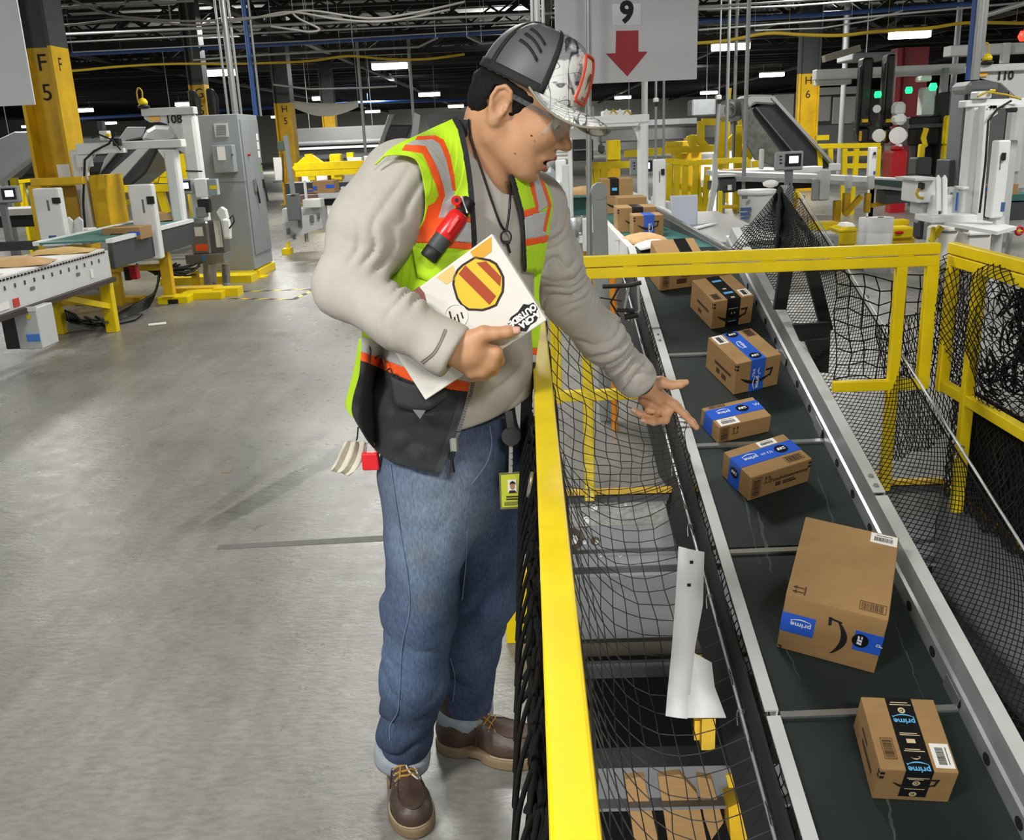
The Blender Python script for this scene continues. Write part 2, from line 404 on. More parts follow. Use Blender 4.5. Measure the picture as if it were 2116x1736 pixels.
# ------------------------------------------------------------------ steel columns
def column(px, Y, w, top, letter, num, label, ztop=DECKZ, depth=None):
    base = at(px, 480, Y); X = at(px, 300, Y).x; depth = depth or w
    t = thing('steel_column', label, 'column', (X, Y, 0))
    def prof(z0, z1):
        mb = MB(); fl = w * 0.09
        mb.bb((X - w / 2, Y - depth / 2, z0), (X - w / 2 + fl, Y + depth / 2, z1)); mb.bb((X + w / 2 - fl, Y - depth / 2, z0), (X + w / 2, Y + depth / 2, z1))
        mb.bb((X - w / 2 + fl, Y - 0.02, z0), (X + w / 2 - fl, Y + 0.02, z1)); return mb
    obj('painted_shaft', prof(0, top), YELB, t)
    obj('bare_shaft', prof(top, ztop), DGRY, t)
    obj('base_plate', MB().bb((X - w * .7, Y - depth * .7, 0), (X + w * .7, Y + depth * .7, 0.03)), YELB, t)
    s = .25
    for k, ch in enumerate((letter, num)):
        zz = top - 0.16 - k * 0.31
        obj('lettering', text_mb(ch, s, FRONT((X, Y - 0.026, zz))), INK, t)
    return t, X
c1, XF5 = column(118, 11.0, 0.42, 2.69, 'F', '5', 'yellow steel column lettered F 5 behind the nearest left conveyor')
obj('lettering', text_mb('F', .2, frame((XF5 + .211, 10.95, 2.5), (0, 1, 0), (0, 0, 1))), INK, c1)
obj('notice', MB().bb((XF5 + 0.06, 10.78, 1.28), (XF5 + .20, 10.785, 1.46)), PAPER, c1)
column(426, 19.0, 0.30, 2.74, 'G', '5', 'yellow steel column lettered G 5 behind the tall grey cabinet')
column(596, 27.0, 0.46, 2.68, 'H', '5', 'yellow steel column lettered H 5 right of the tall grey cabinet')
column(686, 36.0, 0.46, 2.85, 'J', '', 'far yellow steel column under ceiling lamps right of column H 5')
column(1664, 24.0, 0.50, 2.71, 'H', '6', 'yellow steel column lettered H 6 beside the dark descending chute', depth=.2)

# ------------------------------------------------------------------ lamps
def lamp_mesh(root, L=1.2):
    obj('housing', MB().bb((-L / 2, -0.16, 0.03), (L / 2, 0.16, 0.10)), WHTG, root, local=True, bevel=.01)
    mb = MB(); mb.bb((-L / 2 + .02, -.15, -0.15), (L / 2 - .02, .15, .03)); obj('diffuser', mb, LAMPM, root, local=True, bevel=.03, seg=2)  # deepened beyond the fixture to imitate the lamp's bloom by shape
    mb = MB()
    for x in (-L * .35, L * .35): mb.tube([(x, 0, .1), (x, 0, DECKZ - LAMP_Z + .01)], .008, 5)
    obj('hanger', mb, GALV, root, local=True)
lamp0 = thing('ceiling_lamp', 'lit ceiling lamp above the laptop man, larger of the two hanging left of his cap', 'lamp', onz(805, 133, LAMP_Z)); lamp_mesh(lamp0)
for px, py, lab in (
    (668, 201, 'lit ceiling lamp hanging just right of column H 5 top'), (887, 193, 'lit ceiling lamp nearest behind the man\'s black hair'),
    (770, 229, 'small lit ceiling lamp between the two vertical conduits above the far chute'), (942, 218, 'small lit ceiling lamp low behind the back of the man\'s head'),
    (450, 147, 'lit ceiling lamp above the tall grey cabinet'), (170, 226, 'lit ceiling lamp just right of column F 5'),
    (225, 253, 'small lit ceiling lamp above the left white portal frame'), (385, 213, 'lit ceiling lamp above the station numbered 108'),
    (60, 260, 'lit ceiling lamp left of column F 5 under the blank white sign'), (1510, 93, 'lit ceiling lamp first to the right of the sign numbered 9'),
    (1880, 68, 'lit ceiling lamp highest of all, above the red column'), (1595, 152, 'lit ceiling lamp left of column H 6'),
    (1465, 190, 'lit ceiling lamp above yellow frames below corner of numbered sign'), (1287, 200, 'lit ceiling lamp directly under the sign numbered 9'),
    (1418, 222, 'faint far lit ceiling lamp left of the big dark chute'), (826, 258, 'faint far lit ceiling lamp above the tall narrow chute behind vest'), (575, 240, 'faint far lit ceiling lamp beside column H 5 and cabinet corner')):
    dup(lamp0, onz(px, py, LAMP_Z), label=lab)
def area(loc, watts, sx=1.3, sy=0.5, col=LAMP_COL, rot=(0, 0, 0), name='lamp_and_fill_light'):
    l = bpy.data.lights.new(name, 'AREA'); l.shape = 'RECTANGLE'; l.size = sx; l.size_y = sy; l.energy = watts; l.color = col
    o = bpy.data.objects.new(name, l); COL.objects.link(o); o.location = loc; o.rotation_euler = rot; return o
# lights of unseen fixtures near the camera; others added to brighten floor and hall
for x, y, k in ((-2.0, 11.3, 1), (-0.5, 6.2, .9), (-2.4, -1.0, 1.7), (1.2, -2.6, 1.5), (-5.5, -2.5, 1.2), (5.6, 6.5, 1.1), (4.5, 14, 1.0), (-8.0, 6.5, .7), (-7.0, 13.5, 1.1), (9.5, 10, 1.1), (-5.5, 21, 1.8), (5.0, 21, 1.8), (13, 18, 1.8), (-14, 20, 1.8), (-6, 32, 2.5), (6, 32, 2.5), (-8, 50, 4), (9, 50, 4), (0, 70, 9), (-14, 62, 9), (14, 66, 9), (-26, 45, 6), (24, 44, 6), (0, 84, 9), (-16, 15, 1.8), (-22, 30, 3), (22, 26, 3)):
    area((x, y, LAMP_Z - .06), LAMP_W * k)
for x, y, k in ((-8, 27, 2.5), (0, 29, 2.5), (8, 28, 2), (-6, 45, 1.2), (8, 48, 1.2)):     # added uplights without fixtures, brightening the deck behind the trusses
    area((x, y, LAMP_Z + .1), 70 * k, rot=(PI, 0, 0), name='deck_fill_light')
area((0.3, 1.0, -1.0), 40, .6, .3, rot=(math.radians(60), 0, 0), name='pit_fill_light'); area((1.2, -.6, -1.4), 40, 1.0, .3, rot=(math.radians(75), 0, 0), name='pit_fill_light')  # unseen fill lights added to brighten the floor opening

# ------------------------------------------------------------------ pipes, conduits, cables under the roof
def run(name, pts, r, m, label, cat, n=6, sag=0):
    mb = MB().tube(pts, r, n); k = max(1, len(pts) // 3)
    for p in list(pts[::k])[:4]: mb.cyl(p, (p[0], p[1], DECKZ + .01), .0035, n=3)
    return tag(obj(name, mb, m), label, cat)
CON = mat('conduit_steel', '9b9d9c', 0.4, 0.5)
BLUP = mat('blue_pipe_paint', '2c4f8f', 0.45)
def pxline(pts, Y): return [at(x, y, Y) for x, y in pts]
run('conduit', pxline([(-60, 79), (470, 56), (1000, 33), (1300, 20)], 15), .022, CON, 'pale straight conduit crossing from column F 5 past the man\'s cap', 'conduit')
run('conduit', pxline([(40, 92), (470, 71), (1120, 43)], 16), .016, CON, 'second pale conduit just below the topmost straight one', 'conduit')
run('conduit', pxline([(150, 108), (640, 84), (1140, 55)], 17), .013, CON, 'thin conduit above the blue pipe left of the man', 'conduit')
run('conduit', pxline([(400, 124), (545, 113), (730, 103), (865, 97), (900, 80), (905, 78)], 18), .022, CON, 'bent conduit with upward kink above lamp left of cap', 'conduit')
run('conduit', pxline([(965, 76), (995, 90), (1075, 84)], 18), .022, CON, 'short kinked conduit ending behind the cap', 'conduit')
run('conduit', pxline([(565, 175), (640, 184), (760, 181), (820, 178)], 26), .03, CON, 'low conduit feeding lamps right of column H 5', 'conduit')
run('conduit', pxline([(1443, 62), (1760, 38), (2116, 5)], 16), .018, CON, 'pale conduit above blue pipe right of numbered sign', 'conduit')
run('conduit', pxline([(1443, 15), (1800, -8)], 14), .018, CON, 'topmost conduit at right of numbered sign', 'conduit')
run('conduit', pxline([(1443, 20), (1640, 12), (1980, -14)], 14.6), .016, CON, 'second topmost conduit at right of numbered sign', 'conduit')
run('conduit', pxline([(1560, 63), (1700, 58), (1800, 42), (1865, 22)], 16.5), .015, CON, 'wavy thin conduit left of the highest lamp', 'conduit')
run('conduit', pxline([(2030, 34), (2116, 7)], 11), .03, CON, 'bright diagonal conduit at top right corner', 'conduit')
run('blue_pipe', pxline([(20, 118), (250, 108), (560, 93), (1150, 60)], 19), .035, BLUP, 'blue pipe running under the roof left of the man', 'pipe')
run('blue_pipe', pxline([(1443, 45), (1700, 30), (2010, 7)], 19), .045, BLUP, 'blue pipe running under the roof right of the numbered sign', 'pipe')
run('blue_pipe', pxline([(80, 250), (560, 222), (760, 212), (1000, 205)], 50), .09, BLUP, 'far blue pipe low under the roof left of the man', 'pipe')
CABY = mat('yellow_cable', 'b89a1d', 0.5); CABG = mat('grey_cable', '6f6d68', 0.6)
run('yellow_cable', smoothpath(pxline([(-20, 152), (140, 147), (240, 138), (350, 132), (470, 132), (560, 130), (640, 126), (720, 116), (800, 122), (880, 122), (960, 112)], 17), 5), .022, CABY, 'sagging yellow cable bundle under the roof left of the man', 'cable')
run('yellow_cable', smoothpath(pxline([(1430, 90), (1500, 84), (1585, 69), (1660, 72), (1740, 73), (1815, 65), (1920, 58), (2000, 47), (2116, 48)], 17), 5), .03, CABY, 'sagging yellow cable bundle under the roof right of numbered sign', 'cable')
for k, (pts, lab) in enumerate((([(150, 0), (210, 25), (270, 36), (400, 44), (560, 33), (640, 22), (760, 38), (850, 28), (960, 4)], 'grey cable festoon looping along the top edge left of cap'),
                             ([(40, 49), (140, 52), (262, 40), (400, 52), (520, 38), (600, 25), (700, 40), (800, 44), (930, 20)], 'grey cable festoon just below the top left loops'),
                             ([(560, 55), (610, 62), (640, 66), (660, 60), (620, 40), (605, 28)], 'loose grey cable coil hanging under the truss'),
                             ([(30, 20), (120, 16), (260, 8), (400, 2)], 'dark grey conduit bundle along top edge left'))):
    for dy in (0, 4): pass
    run('cable_festoon', smoothpath(pxline(pts, 13), 6), .016, CABG, lab, 'cable')
# vertical drops
def drop(px, y0, y1, Y, r, m, label, name='conduit', cat='conduit'):
    b = at(px, y1, Y); return tag(obj(name, MB().cyl((b.x, Y, b.z), (b.x, Y, DECKZ + .01), r, n=8), m), label, cat)
drop(487, -100, 238, 13, .045, CON, 'thickest vertical conduit rising from the tall grey cabinet')
drop(472, 22, 238, 13, .018, CON, 'thin vertical conduit left of the thick one above cabinet')
drop(499, 60, 238, 13.1, .018, CON, 'thin vertical conduit right of the thick one above cabinet')
drop(529, 110, 240, 14, .035, BLUP, 'blue vertical pipe rising behind the grey cabinet', 'blue_pipe', 'pipe')
drop(539, 110, 240, 14, .02, CON, 'grey vertical conduit beside the blue vertical pipe')
drop(764, 180, 420, 27, .04, CON, 'vertical conduit crossing the far ducts left of narrow chute')
drop(866, 190, 420, 27, .04, CON, 'vertical conduit behind the narrow chute right of vest shoulder')
drop(1112, -60, 100, 7, .022, CON, 'thicker vertical conduit rising directly above the man\'s cap')
drop(1124, -60, 100, 7, .012, CON, 'thin vertical conduit above the cap beside the thick one')
drop(1102, -60, 100, 7, .012, CON, 'thin vertical conduit left of the thick one above cap')
drop(1332, 172, 250, 16, .05, WHTG, 'white vertical pipe directly under the numbered sign')
drop(1371, 170, 330, 18, .022, CON, 'grey vertical rod below the right part of numbered sign')
drop(1355, 200, 330, 17, .02, CON, 'grey vertical rod ending in white camera under numbered sign')
drop(1500, 140, 330, 15, .024, CON, 'grey vertical post left of the tall thin post near trash bin')
drop(1536, 40, 395, 12, .025, CON, 'tall thin grey post in front of the dark chute')
drop(1515, 150, 330, 18, .03, CON, 'thin vertical conduit behind tall post left of dark chute')
drop(2014, -60, 165, 9, .04, CON, 'thick vertical conduit at right beside the blue one')
drop(2027, -60, 120, 9.1, .025, CON, 'thin vertical conduit right of thick one near station 110')
drop(2002, 10, 165, 9.2, .035, BLUP, 'blue vertical pipe at right above station numbered 110', 'blue_pipe', 'pipe')
drop(1733, 80, 360, 22, .06, GRY, 'grey vertical post left of the black robots')
drop(1962, 70, 260, 20, .06, GRY, 'grey vertical post right of the red column')
# ================================================================== inclined belt conveyor
BO = Vector((0.731, 2.56, -0.21)); BE = Vector((-0.0232, 1, 0.3232)).normalized(); BX = Vector((1, 0.0232, 0)).normalized(); BN = BX.cross(BE).normalized()
def bw(u, v, h): return BO + BX * u + BE * v + BN * h
V0, V1, BWID = -2.6, 3.47, 0.55
conv = thing('incline_conveyor', 'dark green inclined belt conveyor carrying cartons down into the floor opening', 'conveyor', bw(0, 0, 0))
mb = MB()
for v0, v1 in ((-2.6, -1.215), (-1.2, 0.0), (0.02, 1.42 * .53), (.7726, 1.42), (1.44, 2.19), (2.21, V1)):
    mb.grid([[bw(0, v0, 0), bw(BWID, v0, 0)], [bw(0, v1, 0), bw(BWID, v1, 0)]])
belt = obj('belt', mb, DBELT, conv)
SCF = mat('belt_scuff_grey', '3d4946', .8, var=.4, scale=40)
rs_ = random.Random(11)
for u0, v0, ln, du, wv in ((.10, 1.05, .75, .05, .006), (.13, .80, .35, .03, .010), (.10, .28, .30, -.02, .004), (.42, 1.0, .55, .05, .004), (.46, .2, .4, .03, .003), (.17, .55, .14, .02, .009), (.40, -.15, .35, .05, .003), (.08, -.75, .25, .03, .004), (.30, 1.75, .2, .02, .003), (.20, -.35, .2, .04, .006)):
    mb = MB(); n = 14; L_, R2 = [], []
    for i in range(n + 1):
        t = i / n; u = u0 + du * (1 - t) + rs_.uniform(-.004, .004); h = wv * (.3 + .7 * math.sin(PI * t)) * rs_.uniform(.4, 1); L_.append(bw(u - h, v0 - ln * t + ln * .5, .0008)); R2.append(bw(u + h, v0 - ln * t + ln * .5, .0008))
    obj('belt_scuff', mb.grid([L_, R2]), SCF, conv)
# bright joints across the belt; positions from the photograph's four bars
for v in (2.19, 1.42, 0.742, 0.0, -1.2):
    obj('cross_bar', MB().bar(bw(0.0, v, .004), bw(BWID, v, .004), 0.022, 0.012, BN), ALU, conv)
obj('bed', MB().add([bw(u, v, h) for v in (V0, V1) for u, h in ((-.01, -.012), (BWID + .01, -.012), (BWID + .01, -.12), (-.01, -.12))], [(0, 1, 5, 4), (1, 2, 6, 5), (2, 3, 7, 6), (3, 0, 4, 7), (0, 3, 2, 1), (4, 5, 6, 7)]), DGRY, conv)
LTG = mat('rail_light_grey', 'd3d6d5', 0.4, 0.15, var=.05, scale=8)
def bprof(prof, v0, v1, mbb=None):
    """sweep a (u,h) polygon along the belt"""
    mbb = mbb or MB(); n = len(prof); vs = [bw(u, v0, h) for u, h in prof] + [bw(u, v1, h) for u, h in prof]
    return mbb.add(vs, [tuple(range(n)), tuple(range(2 * n - 1, n - 1, -1))] + [(i, i + n, (i + 1) % n + n, (i + 1) % n) for i in range(n)])
for k, (v0, v1) in enumerate(((-2.6, -0.02), (0, 1.52), (1.54, 2.42), (2.44, V1))):
    obj('left_rail', bprof([(-.05, .03), (-.008, .03), (-.008, -.1), (-.014, -.1), (-.014, .024), (-.05, .024)], v0, v1), LTG, conv)
obj('lettering', text_mb('pro', .036, frame(bw(-.029, 1.62, .0312), -BE, BX)), INK, conv)
for v in (2.3, 1.56, 2.36):
    c = bw(-.029, v, .03); obj('bolt', MB().cyl(c, c + BN * .007, .008, .006, 8), ALU, conv)
holes = [v for v in np.arange(-2.45, 3.3, .205)]
# right side pan: lower plate with round holes, ridge, upper plate, broad flange
pan = obj('side_pan', bprof([(.55, -.02), (.556, .052), (.566, .058), (.578, .118), (.583, .112), (.572, .05), (.56, .045), (.556, -.02)], V0, V1), GALV, conv)
for v0, v1 in ((-2.6, -1.0), (-.98, .9), (.92, 2.5), (2.52, V1)):
    obj('top_flange', bprof([(.578, .12), (.626, .12), (.626, .06), (.622, .06), (.622, .115), (.578, .115)], v0, v1), LTG, conv)
HOLE = mat('hole_dark', '0d0e0e', 0.9)
for v in holes:
    c = bw(.5535, v, .02); zx = (bw(.556, 0, .052) - bw(.55, 0, -.02)).normalized(); nx = -BX
    mb = MB(); mb.add([c + nx * .0012 + (BE * math.cos(a) * .021 + zx * math.sin(a) * .017) for a in np.linspace(0, 2 * PI, 15)[:-1]], [tuple(range(14))])
    obj('round_hole', mb, HOLE, conv)
for v in (-1.17, .05, 1.5, 2.1):
    obj('splice_plate', bprof([(.545, .0), (.548, .045), (.551, .045), (.549, .0)], v - .05, v + .05), ALU, conv)
for v in (.96, 1.02):
    c = bw(.602, v, .12); obj('bolt', MB().cyl(c, c + BN * .005, .012, .010, 8), GALV, conv)
# level feed conveyor beyond the yellow rail
TZ = bw(0, V1, 0).z; TY = bw(0, V1, 0).y; TX = bw(0, V1, 0).x
feed = thing('feed_conveyor', 'level feed conveyor behind yellow cross rail bringing cartons to the incline', 'conveyor', (TX, TY, 0))
obj('belt', MB().bb((TX, TY, TZ - .02), (TX + .55, 11.5, TZ)), GBELT, feed)
pa, pb = at(1500, 521, 5.62), at(1346, 434, 7.7); mb = MB(); mb.prism([(pa.x, pa.y, TZ - .12), (pb.x, pb.y, TZ - .05), pb, pa], (.02, 0, 0)); obj('side_plate', mb, DGRY, feed, bevel=.004)
obj('side_rail', MB().bar(pa + Vector((.03, 0, .01)), pb + Vector((.03, 0, .01)), .03, .014), STAIN, feed)
mb = MB(); mb.bb((TX - .05, TY, TZ - .2), (TX - .01, 11.5, TZ + .02)); obj('side_rail', mb, WHT, feed)
mb = MB(); mb.bb((TX + .56, TY + 2.3, TZ - .2), (TX + .60, 11.5, TZ + .02)); obj('side_rail', mb, WHT, feed)
for y in (6.2, 7.6, 9.2, 11):
    for x in (TX, TX + .55): obj('leg', MB().bb((x - .03, y - .03, 0), (x + .03, y + .03, TZ - .1)), YELB, feed)

# ================================================================== cartons
def smile_mb(P, s=1.0):
    """curved arrow in a unit frame (x -1..1): P(x,y) -> point"""
    mb = MB(); n = 14; top, bot = [], []
    for i in range(n + 1):
        t = i / n; x = -1 + 1.86 * t; yy = -.42 * (1 - ((x + .05) / 1.0) ** 2); th = .02 + .105 * math.sin(PI * min(1, t * .98 + .02)) ** .8
        top.append((x, yy + th)); bot.append((x, yy - th))
    pts = [P(*q) for q in top] + [P(*q) for q in bot]
    mb.add(pts, [(i, i + 1, n + 2 + i, n + 1 + i) for i in range(n)])
    mb.add([P(*q) for q in ((.50, .26), (.98, .30), (.98, .18), (.56, .14))], [(0, 1, 2, 3)])
    mb.add([P(*q) for q in ((.98, .30), (.86, -.24), (.76, -.22), (.85, .2))], [(0, 1, 2, 3)])
    return mb
class Carton:
    def __init__(s, label, O, ex, ey, ez, w, d, h, group='cartons riding down the inclined belt', mcard=None):
        s.O, s.ex, s.ey, s.ez, s.w, s.d, s.h = Vector(O), ex, ey, ez, w, d, h
        s.t = thing('carton', label, 'box', s.O, 0, group)
        mb = MB(); mb.add([s.P(a, b, c) for a in (0, w) for b in (0, d) for c in (0, h)], [(0, 1, 3, 2), (4, 6, 7, 5), (0, 4, 5, 1), (2, 3, 7, 6), (0, 2, 6, 4), (1, 5, 7, 3)])
        s.body = obj('carton_body', mb, mcard or CARD, s.t, bevel=.003, seg=2)
    tape = lab = None
    def par(s, name): return (s.tape if name.startswith('tape_') else s.lab if name == 'label_print' else None) or s.t
    def P(s, a, b, c): return s.O + s.ex * a + s.ey * b + s.ez * c
    def pt(s, face, a, b, lift=.0012):
        if face == 'T': return s.P(a, b, s.h + lift)
        if face == 'F': return s.P(a, -lift, b)
        if face == 'L': return s.P(-lift, s.d - a, b)      # a runs from the back edge to the front edge
        if face == 'R': return s.P(s.w + lift, a, b)
    def rects(s, name, m, face, rs, lift=.0012):
        mb = MB(); multi = len(rs) > 1
        for (a0, b0, a1, b1) in rs:
            mb.add([s.pt(face, a0, b0, lift), s.pt(face, a1, b0, lift), s.pt(face, a1, b1, lift), s.pt(face, a0, b1, lift), s.pt(face, a0, b0, 0), s.pt(face, a1, b0, 0), s.pt(face, a1, b1, 0), s.pt(face, a0, b1, 0)],
                   [(0, 1, 2, 3), (0, 4, 5, 1), (1, 5, 6, 2), (2, 6, 7, 3), (3, 7, 4, 0)])
        o = obj(name, mb, m, s.par(name))
        if name == 'tape': s.tape = o
        if name == 'shipping_label': s.lab = o
        if multi: o['kind'] = 'stuff'
        return o
    def fr(s, face, a, b, rot=0, lift=.0016):
        o = s.pt(face, a, b, lift); x = s.pt(face, a + 1, b, lift) - o; y = s.pt(face, a, b + 1, lift) - o
        c, n = math.cos(rot), math.sin(rot); return frame(o, x * c + y * n, y * c - x * n)
    def text(s, txt, size, face, a, b, rot=0, m=None, name='lettering', lift=.0018, bold=0):
        return obj(name, text_mb(txt, size, s.fr(face, a, b, rot, lift), .0002, bold=bold), m or CARDD, s.par(name))
    def smile(s, face, a, b, size, rot=0, m=None, flip=1, lift=.0014):
        M_ = s.fr(face, a, b, rot, lift); return obj('smile_mark', smile_mb(lambda x, y: M_ @ Vector((x * size, y * size * flip, 0))), m or INK, s.t)
    def barcode(s, face, a0, b0, a1, b1, along='a', frame_=True):
        rs = []; L = (a1 - a0) if along == 'a' else (b1 - b0); rnd = random.Random(int(a0 * 1e4 + b1 * 1e5)); t = L * .08; e = .0013
        if frame_: rs += [(a0, b0, a1, b0 + e), (a0, b1 - e, a1, b1), (a0, b0, a0 + e, b1), (a1 - e, b0, a1, b1)]
        while t < L * .92:
            wv = L * rnd.choice((.012, .02, .035)); k = .12
            if along == 'a': rs.append((a0 + t, b0 + (b1 - b0) * k, a0 + t + wv, b1 - (b1 - b0) * k))
            else: rs.append((a0 + (a1 - a0) * k, b0 + t, a1 - (a1 - a0) * k, b0 + t + wv))
            t += wv + L * rnd.choice((.015, .025, .04))
        return s.rects('barcode', CARDD, face, rs)
    def label(s, face, a0, b0, a1, b1, along='a'):
        o = s.rects('shipping_label', PAPER, face, [(a0, b0, a1, b1)], .0016); rs = []; rnd = random.Random(5)
        L = (a1 - a0) if along == 'a' else (b1 - b0); t = L * .14
        while t < L * .84:
            wv = L * rnd.choice((.012, .02, .03))
            rs.append((a0 + t, b0 + (b1 - b0) * .22, a0 + t + wv, b1 - (b1 - b0) * .36) if along == 'a' else (a0 + (a1 - a0) * .22, b0 + t, a1 - (a1 - a0) * .36, b0 + t + wv)); t += wv + L * .018
        rs.append((a0 + (a1 - a0) * .2, b1 - (b1 - b0) * .22, a1 - (a1 - a0) * .2, b1 - (b1 - b0) * .17) if along == 'a' else (a1 - (a1 - a0) * .24, b0 + L * .15, a1 - (a1 - a0) * .2, b1 - L * .15))
        s.rects('label_print', INK, face, rs, .0022)
        return o
    def arrows(s, face, a, b, size, rot=0):
        M_ = s.fr(face, a, b, rot); mb = MB(); P = lambda x, y: M_ @ Vector((x * size, y * size, 0))
        for x in (-.25, .25):
            mb.add([P(x - .05, -.4), P(x + .05, -.4), P(x + .05, .2), P(x - .05, .2)], [(0, 1, 2, 3)]); mb.add([P(x - .2, .15), P(x + .2, .15), P(x, .5)], [(0, 1, 2)])
        mb.add([P(-.5, -.55), P(.5, -.55), P(.5, -.45), P(-.5, -.45)], [(0, 1, 2, 3)])
        return obj('arrow_mark', mb, CARDD, s.t)
    def corner_marks(s):
        return s.rects('corner_mark', INK, 'F', [(.002, s.h - .022, .014, s.h - .012), (.002, s.h - .040, .014, s.h - .030)]), s.rects('corner_mark', INK, 'L', [(s.d - .012, s.h - .022, s.d - .001, s.h - .012), (s.d - .012, s.h - .040, s.d - .001, s.h - .030)])
    def prime(s, face, a, b, size, rot, m):
        s.text('prime', size, face, a, b, rot, m, 'tape_print', bold=.0006)
        M_ = s.fr(face, a, b, rot, .0022); mb = MB(); P = lambda x, y: M_ @ Vector((x * size, y * size, 0)); n = 10; vs = []
        for i in range(n + 1):
            t = i / n; x = -1.1 + 2.2 * t; y = -.62 - .26 * math.sin(PI * t); th = .03 + .06 * math.sin(PI * t); vs += [P(x, y + th), P(x, y - th)]
        mb.add(vs, [(2 * i, 2 * i + 1, 2 * i + 3, 2 * i + 2) for i in range(n)]); mb.add([P(1.15, -.4), P(1.22, -.72), P(.95, -.62)], [(0, 1, 2)])
        o = obj('tape_print', mb, m, s.par('tape_')); o['kind'] = 'stuff'
    def badge(s, face, a, b, r, rot):           # round black badge with a white bar on the blue tape
        M_ = s.fr(face, a, b, rot, .0020); M2 = s.fr(face, a, b, rot, .0026)
        mb = MB(); mb.add([M_ @ Vector((r * math.cos(t), r * .85 * math.sin(t), 0)) for t in np.linspace(0, 2 * PI, 17)[:-1]], [tuple(range(16))]); obj('tape_badge', mb, TAPEK, s.par('tape_'))
        mb = MB()
        for x0, y0, x1, y1 in ((-.62, -.2, -.3, .3), (-.2, -.2, .12, .3), (.2, -.2, .6, -.05), (.2, .1, .6, .3)): mb.add([M2 @ Vector((x * r, y * r, 0)) for x, y in ((x0, y0), (x1, y0), (x1 + .1, y1), (x0 + .1, y1))], [(0, 1, 2, 3)])
        o = obj('tape_print', mb, TAPEW, s.par('tape_')); o['kind'] = 'stuff'
def on_belt(label, u, v, yaw, w, d, h, **k):
    c, n = math.cos(yaw), math.sin(yaw)
    return Carton(label, bw(u, v, .0025), BX * c + BE * n, BE * c - BX * n, BN, w, d, h, **k)
TW = .075
# A: lowest carton, black tape
A = on_belt('small brown carton with black printed tape, lowest on the belt', .186, -.296, -.103, .210, .249, .137)
t0, t1 = .068, .068 + TW
A.rects('tape', TAPEK, 'T', [(t0, 0, t1, .249)]); A.rects('tape', TAPEK, 'F', [(t0, .02, t1, .137)])
tm = (t0 + t1) / 2
A.prime('T', tm, .165, .026, PI, TAPEC); A.prime('T', tm, .004, .026, PI, TAPEC)
A.rects('tape_print', TAPET, 'T', [(t0 + .012, .116, t1 - .008, .1185), (t0 + .012, .122, t1 - .014, .1245), (t0 + .010, .062, t1 - .008, .0645), (t0 + .014, .068, t1 - .02, .0705), (t0 + .008, .222, t1 - .006, .2245), (t0 + .012, .230, t1 - .014, .2325), (tm - .012, .090, tm + .012, .104)], .0018)
A.rects('tape_print', TAPET, 'F', [(t0 + .008, .104, t1 - .006, .1065), (t0 + .014, .098, t1 - .02, .1), (t0 + .01, .055, t1 - .01, .057)], .0018)
for face, b in (('T', .203), ('F', .083), ('F', .033)):
    M_ = A.fr(face, tm, b, 0, .0019); mb = MB(); n = 16
    vs = [M_ @ Vector((r * math.cos(t), r * math.sin(t), 0)) for t in np.linspace(0, 2 * PI, n + 1)[:-1] for r in (.0105, .0055)]
    mb.add(vs, [(2 * i, 2 * i + 1, (2 * i + 3) % (2 * n), (2 * i + 2) % (2 * n)) for i in range(n)]); mb.add([M_ @ Vector(q) for q in ((-.003, -.004, 0), (-.003, .004, 0), (.004, 0, 0))], [(0, 1, 2)]); obj('tape_print', mb, TAPET, A.t)
A.smile('T', tm, .043, .013, 0, TAPET)
A.barcode('T', .020, .035, .054, .105, 'b'); A.label('T', .152, .012, .204, .092, 'b')
A.smile('F', .105, .085, .062, 0); A.corner_marks()
A.rects('print_line', CARDD, 'L', [(.09, .045, .2, .06), (.07, .075, .13, .085)])
# B: the largest carton
B = on_belt('largest brown carton with blue tape ends, tilted across the belt', .058, .276, -.422, .312, .409, .246)
B.rects('tape', TAPEB, 'F', [(0, .085, .105, .085 + .085)]); B.rects('tape', TAPEB, 'F', [(.228, .085, .312, .085 + .085)])
B.rects('tape', TAPEB, 'L', [(.35, .085, .409, .170)]); B.rects('tape', TAPEB, 'R', [(0, .085, .06, .170)])
B.prime('F', .062, .128, .028, PI, TAPEW); B.badge('F', .247, .130, .030, PI / 2)
B.text('p', .03, 'F', .300, .128, PI / 2, TAPEW, 'tape_print')
B.smile('F', .165, .120, .080, PI / 2, flip=1)
B.barcode('T', .222, .018, .302, .058, 'a'); B.label('T', .222, .352, .308, .402, 'a'); B.arrows('T', .035, .035, .04, PI / 2)
B.rects('corner_mark', INK, 'F', [(.012, .0, .016, .012), (.004, .01, .014, .016)])
# C: blue tape lengthwise, fourth from the bottom
C_ = on_belt('brown carton with blue tape, white label at its back edge, just above largest carton', .136, 1.038, .381, .293, .191, .118)
C_.rects('tape', TAPEB, 'T', [(0, .070, .293, .070 + TW)]); C_.rects('tape', TAPEB, 'L', [(.191 - .145, .0, .191 - .07, .118)])
C_.prime('T', .075, .108, .028, PI, TAPEW); C_.text('It\'s on', .022, 'T', .150, .108, PI, TAPEW, 'tape_print'); C_.badge('T', .22, .108, .03, 0); C_.badge('L', .084, .07, .028, 0)
C_.label('T', .150, .150, .235, .186, 'a'); C_.barcode('T', .19, .018, .272, .055, 'a')
C_.barcode('F', .012, .010, .052, .105, 'b'); C_.arrows('F', .082, .085, .034)
C_.text('Touchdownrecord', .024, 'F', .185, .073, 0, bold=.0006); C_.rects('print_line', CARDD, 'F', [(.125, .035, .15, .055), (.16, .036, .225, .044), (.16, .047, .215, .053)])
C_.rects('corner_mark', INK, 'F', [(.279, .096, .291, .106), (.279, .078, .291, .088)])
